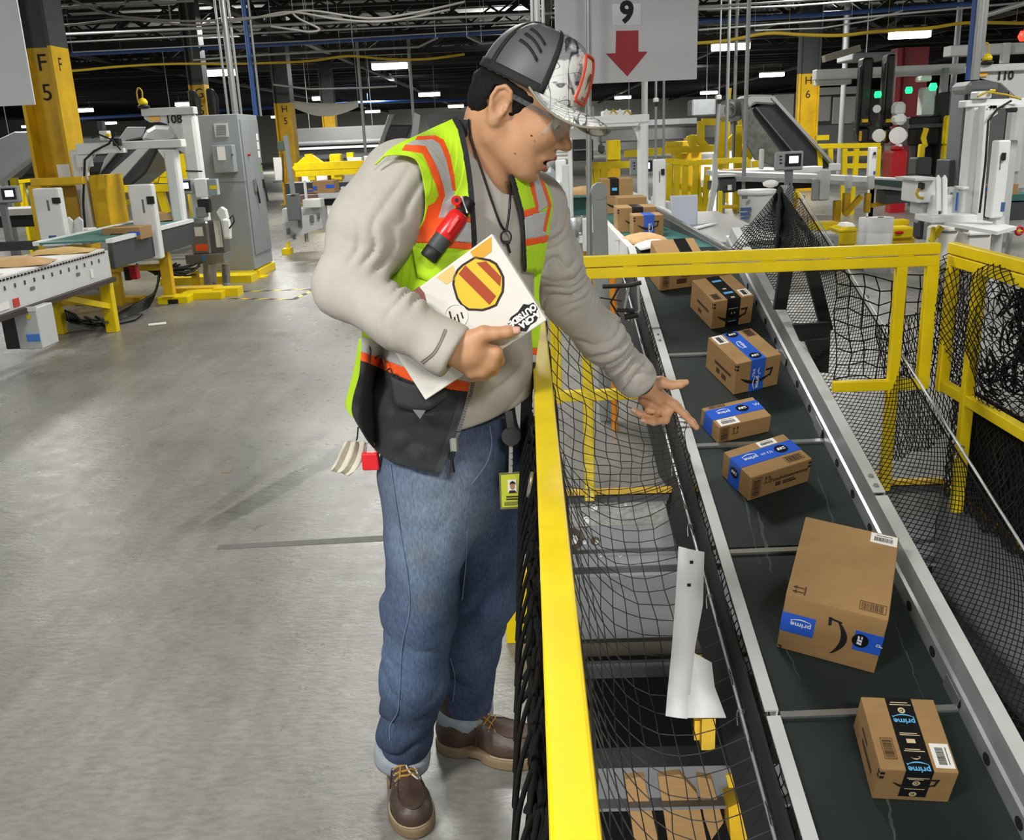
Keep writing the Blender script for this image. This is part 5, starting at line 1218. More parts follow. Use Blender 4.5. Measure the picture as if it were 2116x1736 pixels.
R_RI = [(J(948, 732, YR), .020), (J(995, 765, YR + .002), .0142), (J(1000, 776, YR + .036), .0105), (J(978, 756, YR + .062), .0095), (J(964, 744, YR + .066), .008)]
R_PI = [(J(946, 740, YR + .002), .018), (J(974, 768, YR + .006), .0130), (J(978, 778, YR + .034), .0095), (J(962, 764, YR + .056), .0085), (J(950, 752, YR + .060), .007)]
def hand(p, palm, th, fs, kf=.009):
    d = chain(p, palm, .02) if palm else None
    for c in fs:
        e = smin(cone(p, c[0][0], c[1][0], c[0][1], c[1][1]), 9, .001) if False else chain(p, c, .006)
        d = e if d is None else smin(d, e, kf)
    t = chain(p, th, .008); return smin(d, t, .014)
def body_f(p):
    d = head_f(p)
    neck = cone(p, hw(-.020, 0, -.035), NB + Vector((.0, .0, -.02)), .056, .064); d = smin(d, neck, .03)
    scm = cone(p, hw(-.005, -.055, -.035), NB + Vector((.055, -.04, -.01)), .012, .012); d = smin(d, scm, .03)
    trunk = chain(p, [(NB, .062), (at(975, 480, 1.985), .085), (at(965, 760, 1.985), .085), (PEL, .08)], .05); d = smin(d, trunk, .03)
    ar = chain(p, [(NB, .05), (SR, .042), (ER, .034), (WR - (WR - ER) * .3, .030), (WR, .026)], .03); al = chain(p, [(NB, .05), (SL, .042), (EL, .034), (WL - (WL - EL) * .3, .029), (WL, .026)], .03)
    d = smin(smin(d, ar, .02), al, .02)
    d = smin(d, hand(p, [(WR, .026), (J(972, 728, YR), .026), (J(1000, 745, YR + .004), .020)], R_TH, [R_IN, R_MI, R_RI, R_PI]), .012)
    d = smin(d, hand(p, L_PALM, L_TH, [L_IN, L_MI, L_RI, L_PI], .0045), .012)
    lr = chain(p, [(PEL, .07), (RH, .06), (RK, .05), (RA, .036), (BR_ + Vector((0, 0, .09)), .03)], .03); ll = chain(p, [(PEL, .07), (LH, .06), (LK, .05), (LA, .036), (BL_ + Vector((0, 0, .09)), .03)], .03)
    return smin(smin(d, lr, .02), ll, .02)
def body_mat(c):
    q = hl(c) / HS; mi = np.zeros(len(c)); ay = np.abs(q[:, 1])
    up = cone(np.stack([q[:, 0], ay, q[:, 2]], -1), (.1195, 0, -.0425), (.104, .024, -.050), .0075, .0045) < .0006; lo_ = cone(np.stack([q[:, 0], ay, q[:, 2]], -1), (.112, 0, -.0705), (.098, .021, -.058), .0090, .005) < .0006
    mi[(up | lo_) & (q[:, 0] > .098)] = 1
    mi[(ell(q, (.109, 0, -.0555), (.0265, .021, .0082)) < .0008) & (q[:, 2] < -.049) & (q[:, 2] > -.0625)] = 2
    return mi
body = sdf_obj('body', body_f, (-.50, 1.60, .02), (.46, 2.46, 1.80), .0026, [SKIN, LIP, MOUTH], man, 1, body_mat)
# nails
NAIL = mat('nail', 'd3a493', 0.3)
def nail(c, d, n, s=.0062):
    c, d, n = Vector(c), Vector(d).normalized(), Vector(n).normalized(); x = d.cross(n).normalized(); P = []
    for i in range(5):
        a = i / 4 * 2 - 1; P.append([c + d * (b * s * 1.3) + x * (a * s * (1 - .25 * b * b)) - n * (abs(a) ** 2 * s * .45) for b in (-1, -.3, .4, 1)])
    obj('fingernail', MB().grid(P), NAIL, man, solid=.0006)
nail(J(1064, 683, YR - .0165), J(1066, 684, YR) - J(1048, 686, YR), (-.05, -1, .25), .0075)
nail(J(1329, 870, YL - .0515), J(1332, 869, YL) - J(1350, 872, YL), (0, -1, -.25), .005); nail(J(1309, 849, YL - .0430), J(1310, 848, YL) - J(1324, 857, YL), (-.2, -1, -.2), .005)
# moles
for px, py, r in ((1098, 280, .0024), (1064, 317, .0016), (1104, 291, .0012)):
    Y = drape(np.array([[px, py]], float), head_f, .0, 1.6, 2.2)[0]
    if Y == Y: obj('mole', MB().lathe([(r * .3, -r * .6), (r, 0), (r * .3, r * .6)], at(px, py, Y), 8), mat('mole_brown', '5a3a28', .6), man)
# eyes
for s_ in (-1, 1):
    c = hw(.0965 * HS, s_ * .031 * HS, .0145 * HS); e = obj('eye', MB().lathe([(.0001, -.0118), (.006, -.0102), (.0102, -.006), (.0118, 0), (.0102, .006), (.006, .0102), (.0001, .0118)], c, 16), mat('eye_white', 'd8d0c8', .2), man)
    g = (hw(.0965 + .1, s_ * .031 + (-.02), -.02) - hw(.0965, s_ * .031, .0145)).normalized()
    obj('iris', MB().cyl(c + g * .0095, c + g * .0122, .0055, .004, 12), mat('iris_dark', '20120c', .2), man)
    mb = MB().tube([hw(.090 + .014 * math.cos(a) - .0, s_ * (.048 - .034 * t), .034 + .004 * math.sin(PI * t)) for t in np.linspace(0, 1, 7) for a in (0,)], .0028, 5) if False else MB().tube([hw((.0905 + .0185 * t) * HS, s_ * (.047 - .034 * t) * HS, (.0405 + .003 * math.sin(PI * t)) * HS) for t in np.linspace(0, 1, 7)], .003, 5)
    obj('eyebrow', mb, HAIRM, man)
# hair: cap of short black hair under the hat, down to the nape, sideburn in front of the ear
def hair_f(p):
    q = hl(p) / HS; ay = np.abs(q[:, 1]); qq = np.stack([q[:, 0], ay, q[:, 2]], -1)
    d = ell(qq, (.008, 0, .048), (.097, .0795, .090)) - .001
    d = smin(d, ell(qq, (-.040, 0, .0), (.042, .062, .05)), .02)
    d = d + .016 * np.clip((q[:, 2] - .030) / .03, 0, 1) + vnoise(q * [1, 1, .5], 160) * .0018
    # face opening and neck line
    d = smax(d, q[:, 0] - .062 + .55 * np.maximum(0, .05 - q[:, 2]), .004)
    side = np.maximum(-(q[:, 2] + .004 + .65 * (q[:, 0] - .02)), 0)
    lowc = np.where(q[:, 0] > .016, -(q[:, 2] + .018), np.where(q[:, 0] > -.028, -(q[:, 2] - .028), -(q[:, 2] + .046)))
    d = smax(d, lowc, .003)
    return d * HS
hv = [hw(x, y, z) for x in (-.12, .14) for y in (-.1, .1) for z in (-.08, .17)]
sdf_obj('hair', hair_f, [min(v[i] for v in hv) for i in range(3)], [max(v[i] for v in hv) for i in range(3)], .003, HAIRM, man, 0)
# ================================================================== cap, vest and the things he carries
def camo_mat():
    m = bpy.data.materials.new('camo_cloth'); m.use_nodes = True; nt = m.node_tree; N = nt.nodes; L = nt.links; b = N['Principled BSDF']; b.inputs['Roughness'].default_value = .6
    tc = N.new('ShaderNodeTexCoord')
    def nz(sc, st=(1, 1, 1), det=3, dist=0.0, off=(0, 0, 0)):
        mp = N.new('ShaderNodeMapping'); mp.inputs['Scale'].default_value = st; mp.inputs['Location'].default_value = off; mp.inputs['Rotation'].default_value = (.5, .3, .4); L.new(tc.outputs['Object'], mp.inputs[0])
        n = N.new('ShaderNodeTexNoise'); n.inputs['Scale'].default_value = sc; n.inputs['Detail'].default_value = det; n.inputs['Distortion'].default_value = dist; L.new(mp.outputs[0], n.inputs['Vector']); return n.outputs['Fac']
    def rp(src, *st):
        r = N.new('ShaderNodeValToRGB'); e = r.color_ramp.elements
        while len(e) < len(st): e.new(.5)
        for k, (p, c) in enumerate(st): e[k].position = p; e[k].color = (*lin(c), 1)
        L.new(src, r.inputs[0]); return r.outputs[0]
    def mul(a, c, mode='MULTIPLY'):
        x = N.new('ShaderNodeMix'); x.data_type = 'RGBA'; x.blend_type = mode; x.inputs['Factor'].default_value = 1; L.new(a, x.inputs['A']); L.new(c, x.inputs['B']); return x.outputs['Result']
    c = rp(nz(15, (1, 1, 1), 4), (.44, '85898c'), (.47, 'd2d3d1'), (.60, 'e8e8e5'))
    c = mul(c, rp(nz(11, (2.0, .7, .7), 1.5, 1.4), (.470, 'ffffff'), (.488, '6a6e72'), (.506, '5a5e63'), (.522, 'ffffff')))
    c = mul(c, rp(nz(17, (.6, .8, 2.4), 1, 1.0, (3, 1, 2)), (.482, 'ffffff'), (.494, '70747a'), (.502, '70747a'), (.514, 'ffffff')))
    c = mul(c, rp(nz(28, (1, 2, .6), 1, 1.6, (5, 3, 2)), (.488, 'ffffff'), (.497, '8a8e90'), (.503, '8a8e90'), (.512, 'ffffff')))
    c = mul(c, rp(nz(18, (1, 1, 1), 1, 0, (9, 2, 5)), (.66, 'ffffff'), (.68, 'c6d8a4'))); c = mul(c, rp(nz(20, (1, 1, 1), 1, 0, (1, 7, 5)), (.66, 'ffffff'), (.69, 'cdb9b4')))
    L.new(c, b.inputs['Base Color']); return m
CAMO = camo_mat()
def mesh_mat():
    m = bpy.data.materials.new('cap_mesh'); m.use_nodes = True; nt = m.node_tree; N = nt.nodes; L = nt.links; b = N['Principled BSDF']; b.inputs['Roughness'].default_value = .5
    uv = N.new('ShaderNodeUVMap'); w = N.new('ShaderNodeTexWave'); w.inputs['Scale'].default_value = 20; w.bands_direction = 'X'; L.new(uv.outputs[0], w.inputs['Vector'])
    r = N.new('ShaderNodeValToRGB'); r.color_ramp.elements[0].color = (.012, .012, .013, 1); r.color_ramp.elements[1].color = (.16, .16, .165, 1); L.new(w.outputs['Fac'], r.inputs[0]); L.new(r.outputs[0], b.inputs['Base Color']); return m
CMESH = mesh_mat(); CBLK = mat('cap_black', '151516', .75, bump=.1, bscale=300)
CAPYAW = math.radians(-13)
def cp(phi, t, lift=0.0):
    pr = .42 + .30 * (1 - math.cos(phi)) / 2; s = max(0, math.cos(t * PI / 2)) ** pr
    x, y = .106 * math.cos(phi) * s, .086 * math.sin(phi) * s; z = .117 * math.sin(t * PI / 2) ** 1.0
    l = 1 + lift / .1; x, y, z = x * l, y * l, z * l
    c, n = math.cos(CAPYAW), math.sin(CAPYAW); return hw((.018 + x * c - y * n) * HS, (x * n + y * c) * HS, (.048 + z) * HS)
cap = man
def cpatch(name, m, p0, p1, t0, t1, lift, nu=20, nv=14, parent=None, solid=.0025, uvs=False):
    mb = MB(); mb.grid([[cp(math.radians(p0 + (p1 - p0) * i / nu), t0 + (t1 - t0) * j / nv, lift) for i in range(nu + 1)] for j in range(nv + 1)])
    o = obj(name, mb, m, parent or man, solid=-solid)
    if uvs:
        uvl = o.data.uv_layers.new(name='UVMap')
        for lp in o.data.loops:
            v = lp.vertex_index; uvl.data[lp.index].uv = ((v % (nu + 1)) / nu, (v // (nu + 1)) / nv)
    return o
crown = cpatch('cap', CAMO, -57, 57, 0, 1, .0, 30, 20); crown['label'] = 'white winter camouflage front of the trucker cap'
for a, b in ((-180, -122), (-122, -57), (57, 122), (122, 180)): cpatch('mesh_panel', CMESH, a, b, 0, 1, -.0015, 20, 16, crown, uvs=True)
for a in (-180, -122, -57, 57, 122): cpatch('cap_binding', CBLK, a - 3.2, a + 3.2, 0, .97, .0012, 3, 16, crown, .001)
cpatch('cap_binding', CBLK, 55, 305, -.005, .09, .0013, 30, 3, crown, .001)
for k in range(3):
    mb = MB(); P = [[], []]
    for i in range(9):
        f = i / 8; P[0].append(cp(math.radians(-74 - 30 * (1 - f)), .60 - .10 * k + .03 * math.sin(PI * f) - .12 * f + .012, .002)); P[1].append(cp(math.radians(-74 - 30 * (1 - f)), .60 - .10 * k + .03 * math.sin(PI * f) - .12 * f - .022, .002))
    obj('cap_stripe', mb.grid(P), CBLK, crown, solid=-.0015)
def bp_(a, r, lift=0.0):                 # brim: a across (-1..1), r outwards (0..1)
    ph = a * math.radians(70); x0, y0 = .106 * math.cos(ph), .086 * math.sin(ph)
    ext = .076 * (1 - abs(a) ** 2.6) ** .75; x1, y1 = x0 + ext, y0 * (1 - .02 * ext / .076)
    x, y = x0 + (x1 - x0) * r, y0 + (y1 - y0) * r; rr = r * ext / .076
    z = .004 + .016 * rr * (1 - (y / .08) ** 2) - .040 * rr ** .8 * (abs(y) / .078) ** 1.8 - .016 * rr * rr + lift
    c, n = math.cos(CAPYAW), math.sin(CAPYAW); return hw((.018 + x * c - y * n) * HS, (x * n + y * c) * HS, (.048 + z) * HS)
mb = MB().grid([[bp_(-1 + 2 * i / 28, j / 10) for i in range(29)] for j in range(11)]); obj('brim', mb, CAMO, crown, solid=-.0035)
mb = MB().tube([bp_(-1 + 2 * i / 28, 1.0, -.001) for i in range(29)], .0026, 6); obj('brim_edge', mb, mat('brim_edge', '8f8a7c', .7), crown)
for r in (.35, .5, .65, .8): obj('brim_stitch', MB().tube([bp_(-.93 + 1.86 * i / 24, r, .0008) for i in range(25)], .0005, 4), SILV, crown)
def patch_pts(p, t, lift): return cp(p, t, lift)
pt = cpatch('cap_patch', mat('patch_cream', 'ddd2bf', .8), -17, 17, .10, .60, .0035, 8, 10, crown, .002); pt['label'] = 'cream patch with red border and brown animal'
mb = MB(); loop = [cp(math.radians(a), t, .0052) for a, t in [(-17, .12)] + [(-17, .12 + .46 * k / 6) for k in range(1, 7)] + [(-15, .60), (0, .605), (15, .60)] + [(17, .58 - .46 * k / 6) for k in range(0, 7)] + [(15, .10), (0, .095), (-15, .10)]]
obj('patch_border', mb.tube(loop, .0028, 6, closed=True), mat('patch_red', 'c93a22', .7), crown)
an = [(a * .72, .33 + (t - .33) * .75) for a, t in [(-9, .36), (-6, .40), (-2, .44), (3, .43), (7, .40), (10, .37), (9, .33), (6, .33), (5, .26), (3, .22), (2, .26), (1, .31), (-3, .31), (-5, .25), (-8, .18), (-8, .24), (-7, .31)]]
mb = MB(); mb.add([cp(math.radians(a), t, .0062) for a, t in an], [tuple(range(len(an)))]); obj('patch_animal', mb, mat('animal_brown', '7a4a24', .8), crown)
mb = MB()
for k in range(5): mb.add([cp(math.radians(a), t, .006) for a, t in ((-7 + 3 * k, .13), (-5 + 3 * k, .13), (-5 + 3 * k, .165), (-7 + 3 * k, .165))], [(0, 1, 2, 3)])
obj('patch_text', mb, mat('patch_redtext', 'a8352a', .8), crown)
# ---- clear safety glasses
GLS = mat('clear_plastic', 'e8eef0', .05, alpha=.16, spec=.9)
gl = thing('safety_glasses', 'clear safety glasses under the cap brim over the man\'s eyes', 'glasses', hw(.12, 0, .012))
mb = MB().grid([[hw((.130 - .030 * (abs(a) ** 2.2) - .012 * (1 - b)) * HS, a * .066 * HS, (-.012 + .045 * b) * HS) for a in np.linspace(-1, 1, 17)] for b in np.linspace(0, 1, 6)]); obj('lens', mb, GLS, gl, solid=-.0015)
for s_ in (-1, 1):
    obj('temple_arm', MB().bar(hw(.098 * HS, s_ * .068 * HS, .022 * HS), hw(.006 * HS, s_ * .080 * HS, .024 * HS), .0025, .009), mat('smoked_plastic', '6a6d70', .2, alpha=.38), gl)
mb = MB().tube([hw((.1305 - .030 * (abs(a) ** 2.2) - .012) * HS, a * .066 * HS, -.012 * HS) for a in np.linspace(-1, 1, 17)], .0008, 4); obj('lens_rim', mb, mat('rim_glint', 'dfe6ea', .2, alpha=.5), gl)

# ---- vest: cloth sheets laid over the torso
def vest_f(p): return torso_core(p)
def vest_low(p):
    q = torso_sp(p, PEL, .74); d = chain(q, [((0, 0, .12), .165), ((0, 0, -.03), .166), ((0, 0, -.08), .16)], .03) * .84
    return smin(np.minimum(torso_core(p), d), np.linalg.norm(p - npv(SR), axis=1) - .078, .03)
def sheet(rows, f, off, nu, nv, regions, parent, thick=.004, Yfix=None, sm=3, base=('vest_panel', None), extra=None):
    P = np.array(rows, float); P = cr_interp(P, nv); P = cr_interp(P.transpose(1, 0, 2), nu).transpose(1, 0, 2)
    px = P.reshape(-1, 2); Y = drape(px, f, off).reshape(nv, nu)
    if Yfix is not None:
        Q = Yfix(px).reshape(nv, nu); Y = np.where(np.isnan(Q), Y, Q)
    Y = fillnan(Y)
    for _ in range(sm):
        A = np.pad(Y, 1, 'edge'); Y = .4 * Y + .15 * (A[:-2, 1:-1] + A[2:, 1:-1] + A[1:-1, :-2] + A[1:-1, 2:])
    if extra is not None: Y = Y + extra(px).reshape(nv, nu)
    d = rays_np(px); V = CAM + d * Y.reshape(-1)[:, None]
    idx = np.arange(nv * nu).reshape(nv, nu); fc = np.stack([idx[:-1, :-1], idx[:-1, 1:], idx[1:, 1:], idx[1:, :-1]], -1).reshape(-1, 4)
    cpx = px[fc].mean(1); lab = np.full(len(fc), -1)
    for k, (nm, m, poly) in enumerate(regions): lab[(lab < 0) & inpoly(cpx, poly)] = k
    outs = {}
    for k in range(-1, len(regions)):
        sel = fc[lab == k]
        if len(sel) == 0: continue
        u, inv = np.unique(sel, return_inverse=True); nm, m = (base if k < 0 else regions[k][:2])
        o = np_obj(nm, V[u], inv.reshape(-1, 4), m, parent); md = o.modifiers.new('solid', 'SOLIDIFY'); md.thickness = thick; md.offset = 0; outs.setdefault(nm, o)
    return outs, lambda x, y: None
RF = [[(775, 341), (812, 305), (868, 278), (944, 243)],
      [(800, 322), (848, 300), (900, 288), (957, 268)],
      [(858, 330), (900, 325), (935, 322), (968, 318)],
      [(878, 398), (912, 398), (948, 392), (977, 380)],
      [(874, 455), (910, 455), (950, 450), (982, 440)],
      [(842, 494), (895, 505), (945, 505), (985, 496)],
      [(806, 540), (870, 560), (935, 555), (986, 545)],
      [(778, 588), (850, 612), (925, 622), (985, 612)],
      [(752, 640), (822, 668), (910, 682), (983, 680)],
      [(748, 698), (800, 737), (890, 750), (976, 748)],
      [(743, 770), (795, 803), (880, 822), (966, 812)],
      [(727, 845), (782, 882), (862, 905), (945, 885)],
      [(752, 900), (795, 945), (855, 966), (912, 978)]]
inner = [(r[3][0], r[3][1]) for r in RF]
bind = [(x + 4, y - 6) for x, y in inner[:7]] + [(x - 11, y + 2) for x, y in reversed(inner[:7])]
lowb = [(x + 6, y) for x, y in inner[9:]] + [(x - 15, y) for x, y in reversed(inner[9:])]
REG = [('binding', VBLK, bind),
       ('orange_trim', VORG, [(838, 300), (879, 303), (899, 341), (914, 381), (919, 404), (912, 421), (884, 425), (885, 425), (897, 418), (905, 404), (900, 384), (887, 350), (872, 318), (830, 312)]),
       ('orange_trim', VORG, [(862, 283), (899, 281), (917, 291), (929, 321), (938, 364), (941, 394), (934, 394), (929, 366), (920, 328), (908, 299), (894, 290), (858, 291)]),
       ('reflective_stripe', SILV, [(838, 300), (862, 288), (899, 286), (915, 300), (929, 340), (938, 394), (938, 450), (905, 450), (918, 404), (914, 381), (899, 341), (879, 303)]),
       ('orange_trim', VORG, [(884, 424), (922, 420), (920, 452), (902, 506), (855, 500), (858, 488), (876, 455)]),
       ('orange_trim', VORG, [(938, 443), (990, 452), (990, 464), (938, 455)]),
       ('orange_trim', VORG, [(920, 497), (990, 503), (990, 520), (972, 517), (915, 511)]),
       ('reflective_stripe', SILV, [(905, 445), (990, 460), (990, 506), (900, 500)]),
       ('orange_trim', VORG, [(735, 722), (800, 745), (880, 775), (990, 792), (990, 812), (870, 796), (790, 762), (735, 740)]),
       ('reflective_stripe', SILV, [(735, 690), (800, 712), (880, 735), (990, 745), (990, 793), (880, 776), (800, 746), (735, 723)]),
       ('binding', mat('zip_tape', '2e3033', .8), lowb),
       ('lower_panel', VBLK, [(700, 735), (800, 757), (880, 788), (1000, 805), (1000, 1000), (700, 1000)])]
outs, _ = sheet(RF, vest_low, .020, 210, 440, REG, man, .004, base=('vest_panel', LIME), extra=lambda px: -.010 * np.clip((px[:, 1] - 700) / 280, 0, 1) ** 1.2 + .003 * np.sin(px[:, 0] * .07 + px[:, 1] * .02) * (px[:, 1] > 500) + (.0025 + .005 * (px[:, 1] > 740)) * vnoise(np.stack([px[:, 0], px[:, 1], px[:, 0] * 0], -1), .035))
LF = [[(1052, 362), (1070, 358), (1088, 357), (1104, 358)],
      [(1062, 395), (1090, 385), (1112, 380), (1130, 384)],
      [(1074, 440), (1100, 432), (1122, 428), (1141, 424)],
      [(1080, 490), (1100, 486), (1118, 480), (1134, 474)],
      [(1081, 540), (1096, 540), (1110, 540), (1124, 536)],
      [(1082, 600), (1092, 602), (1104, 603), (1114, 602)],
      [(1084, 660), (1094, 662), (1104, 664), (1118, 664)],
      [(1084, 720), (1090, 722), (1098, 724), (1110, 725)],
      [(1078, 800), (1086, 802), (1092, 804), (1101, 806)],
      [(1075, 870), (1083, 873), (1091, 876), (1099, 880)]]
LREG = [('binding', VBLK, [(1048, 358), (1060, 358), (1082, 440), (1087, 540), (1088, 620), (1078, 620), (1074, 480), (1060, 400)]),
        ('orange_trim', VORG, [(1086, 355), (1097, 355), (1112, 430), (1106, 432)]), ('orange_trim', VORG, [(1112, 365), (1122, 372), (1138, 424), (1126, 480), (1120, 478), (1131, 424)]),
        ('reflective_stripe', SILV, [(1097, 355), (1114, 364), (1132, 424), (1112, 440)]),
        ('orange_trim', VORG, [(1070, 440), (1114, 426), (1116, 438), (1070, 454)]), ('orange_trim', VORG, [(1070, 498), (1135, 486), (1130, 500), (1070, 512)]),
        ('reflective_stripe', SILV, [(1070, 452), (1128, 436), (1128, 490), (1070, 500)]),
        ('orange_trim', VORG, [(1070, 722), (1120, 718), (1120, 732), (1070, 736)]), ('reflective_stripe', SILV, [(1070, 735), (1120, 731), (1120, 748), (1070, 752)]),
        ('lower_panel', VBLK, [(1060, 745), (1130, 745), (1130, 1100), (1060, 1100)])]
sheet(LF, vest_low, .016, 80, 230, LREG, man, .004, base=('vest_panel', LIME), Yfix=lambda px: np.where(px[:, 1] > 560, 1.99, np.nan))
sheet([[(744, 700), (754, 700), (766, 702)], [(730, 775), (745, 772), (758, 770)], [(715, 832), (735, 836), (750, 832)], [(722, 852), (736, 866), (752, 862)]], vest_f, .02, 14, 30, [], man, .004, base=('vest_back', LIME), Yfix=lambda px: 1.872 + (762 - px[:, 0]) * .0026)
def back_f(p):
    d = np.abs(vest_low(p) - .012) - .004; b = (p - TC) @ F_
    zt, zb = at(880, 372, 1.95).z, at(735, 850, 1.95).z
    d = smax(d, b + .055, .004); d = smax(d, zb - p[:, 2], .004); d = smax(d, p[:, 2] - zt, .004)
    arm = np.minimum(np.linalg.norm(p - npv(SR), axis=1) - .092, np.linalg.norm(p - npv(SL), axis=1) - .085); d = smax(d, -arm, .004)
    return smax(d, -(cone(p, hw(-.012, 0, -.05), NB + Vector((0, 0, -.02)), .07, .075)), .004)
sdf_obj('vest_back', back_f, (-.52, 1.75, .80), (.15, 2.35, 1.56), .0055, LIME, man, 2)
# back of the collar
mb = MB().grid([[NB + Vector((math.cos(a) * .070 - .006, math.sin(a) * .074 + .01, .050 + h + .012 * math.sin(a * .5))) for a in np.linspace(math.radians(95), math.radians(262), 16)] for h in (-.03, -.005, .014)]); obj('vest_collar', mb, VBLK, man, solid=.005, subsurf=1)
# pocket flap, tab, seam, zipper on the lower panel
def onvest(x, y, off=.03):
    Y = drape(np.array([[x, y]], float), vest_low, off + .010 * max(0, min(1, (y - 700) / 280)))[0]; return at(x, y, Y if Y == Y else 1.83)
def vpoly(name, pts, m, off=.032, n=6):
    P = np.array(pts, float); top, bot = P[:len(P) // 2], P[len(P) // 2:][::-1]; A = cr_interp(top, 18); B = cr_interp(bot, 18); G = np.stack([A + (B - A) * t for t in np.linspace(0, 1, n)])
    Y = drape(G.reshape(-1, 2), vest_low, off).reshape(n, 18); Y = fillnan(Y)
    return obj(name, MB().grid([[at(G[i, j, 0], G[i, j, 1], Y[i, j]) for j in range(18)] for i in range(n)]), m, man, solid=-.003)
vpoly('pocket_flap', [(806, 778), (850, 795), (925, 805), (922, 822), (878, 850), (816, 839)], mat('vest_black_flap', '2b2d31', .8), .036)
mb = MB(); mb.add([onvest(x, y, .042) for x, y in ((853, 847), (879, 849), (868, 866))], [(0, 1, 2)]); obj('flap_tab', mb, MGRY, man, solid=.003)
vpoly('chest_pocket', [(850, 505), (900, 522), (975, 515), (962, 560), (910, 588), (862, 572)], LIME, .027)
zp = [(976, 792), (972, 815), (962, 840), (955, 868), (946, 895), (938, 915)]
mb = MB()
for (x0, y0), (x1, y1) in zip(zp[:-1], zp[1:]):
    for k in range(5):
        x, y = x0 + (x1 - x0) * k / 5, y0 + (y1 - y0) * k / 5; c = onvest(x - 3, y, .030); mb.box(c + Vector((.004, 0, 0)), (.007, .004, .0028))
o = obj('zip_teeth', mb, mat('zip_plastic', '55585b', .4), man); o['kind'] = 'stuff'
c = onvest(938, 920, .036); mb = MB(); mb.box(c, (.016, .008, .030)); obj('zip_slider', mb, ALU, man, bevel=.003)
obj('zip_pull', MB().tube([onvest(938, 932, .040), onvest(934, 950, .040), onvest(935, 976, .040)], [.0045, .003, .0062], 6), BLK, man)
for pts in ([(757, 760), (752, 730), (757, 714), (766, 722), (764, 750)], [(766, 762), (778, 738), (790, 740), (797, 762)], [(797, 768), (806, 762), (812, 775)], [(740, 882), (738, 905), (736, 910)]):
    obj('elastic_cord', MB().tube(smoothpath([onvest(x, y, .036) for x, y in pts], 5), .0016, 5), BLK, man)
# ---- laptop
def lapY(px): return 1.788 - (px - 850) * .00034
lp = thing('laptop', 'closed white laptop with stickers hugged under the man\'s arm', 'laptop', at(950, 658, lapY(950)))
Lc = [npv(at(x, y, lapY(x))) for x, y in ((773, 657), (1020, 485), (1125, 660), (878, 832))]
lx = (Lc[1] - Lc[0] + Lc[2] - Lc[3]) / 2; ly = (Lc[0] - Lc[3] + Lc[1] - Lc[2]) / 2; LW, LH2 = np.linalg.norm(lx), np.linalg.norm(ly); lx /= LW; ly = ly - lx * (ly @ lx); ly /= np.linalg.norm(ly); ln = np.cross(lx, ly); ln *= np.sign(-ln[1]); lc = sum(Lc) / 4
LM = Matrix((Vector(lx), Vector(ly), Vector(ln))).transposed()
def lpt(a, b, z=0): return Vector(lc + lx * a + ly * b + ln * z)
LAPW = mat('laptop_white', 'dcdad4', .35)
obj('lid', MB().box(lpt(0, 0, -.003), (LW, LH2, .006), LM), LAPW, lp, bevel=.0025, seg=2); obj('base', MB().box(lpt(0, 0, -.0115), (LW - .003, LH2 - .003, .0085), LM), mat('laptop_side', 'bdbab0', .4), lp, bevel=.002)
def lpx(x, y, lift=.0006):              # pixel on the lid plane
    d = ray(x, y); t = ((lc - CAM) @ ln) / (d @ ln); return Vector(CAM + d * t) + Vector(ln) * lift
def lpoly(name, pts, m, lift=.0006): mb = MB(); mb.prism([lpx(x, y, lift) for x, y in pts], Vector(ln) * -.0005); return obj(name, mb, m, lp)
def blob(cx, cy, rx, ry, n, jag, seed, a0=0):
    r = random.Random(seed); return [(cx + rx * math.cos(a0 + 2 * PI * k / n) * (1 + r.uniform(-jag, jag)), cy + ry * math.sin(a0 + 2 * PI * k / n) * (1 + r.uniform(-jag, jag))) for k in range(n)]
lpoly('sticker', blob(990, 588, 54, 57, 22, .05, 4), mat('sticker_outline', '3a2a2c', .4)); lpoly('sticker_patch', blob(990, 588, 49, 52, 22, .05, 4), mat('sticker_yellow', 'dcbf3c', .4), .0010)
lpoly('sticker_patch', [(948, 566), (962, 548), (1026, 612), (1012, 630)], mat('sticker_rust', 'a8492c', .4), .0014); lpoly('sticker_patch', [(985, 543), (1005, 540), (1036, 572), (1034, 592)], mat('sticker_rust', 'a8492c', .4), .0014)
lpoly('sticker', [(972, 520), (1016, 489), (1016, 520), (1000, 532), (980, 535)], mat('sticker_amber', 'd9a23a', .4)); lpoly('sticker', [(902, 573), (936, 548), (946, 575), (922, 588)], mat('sticker_sand', 'dcc27a', .4))
lpoly('sticker', [(838, 612), (866, 592), (877, 605), (882, 625), (881, 641), (860, 632)], mat('sticker_plum', '8a5a58', .4))
ring = [lpx(943 + 24 * math.cos(a), 653 + 24 * math.sin(a), .0008) for a in np.linspace(0, 2 * PI, 29)[:-1]]; obj('logo_ring', MB().tube(ring, .0011, 5, closed=True), mat('ring_white', 'eceae6', .25), lp)
for x0, y0, x1, y1 in ((929, 643, 934, 664), (939, 655, 942, 668), (945, 649, 951, 674), (953, 645, 957, 658)): lpoly('logo_bar', [(x0 - 1.6, y0), (x0 + 1.6, y0), (x1 + 1.6, y1), (x1 - 1.6, y1)], mat('logo_bronze', '4a3826', .3, .4))
lpoly('sticker', [(1049, 668), (1056, 655), (1070, 645), (1082, 628), (1092, 630), (1102, 625), (1110, 634), (1114, 650), (1108, 664), (1096, 672), (1088, 685), (1078, 684), (1068, 690)], INK, .0008)
tx = lpx(1060, 672) - lpx(1104, 640); ty = lpx(1090, 680) - lpx(1076, 660)
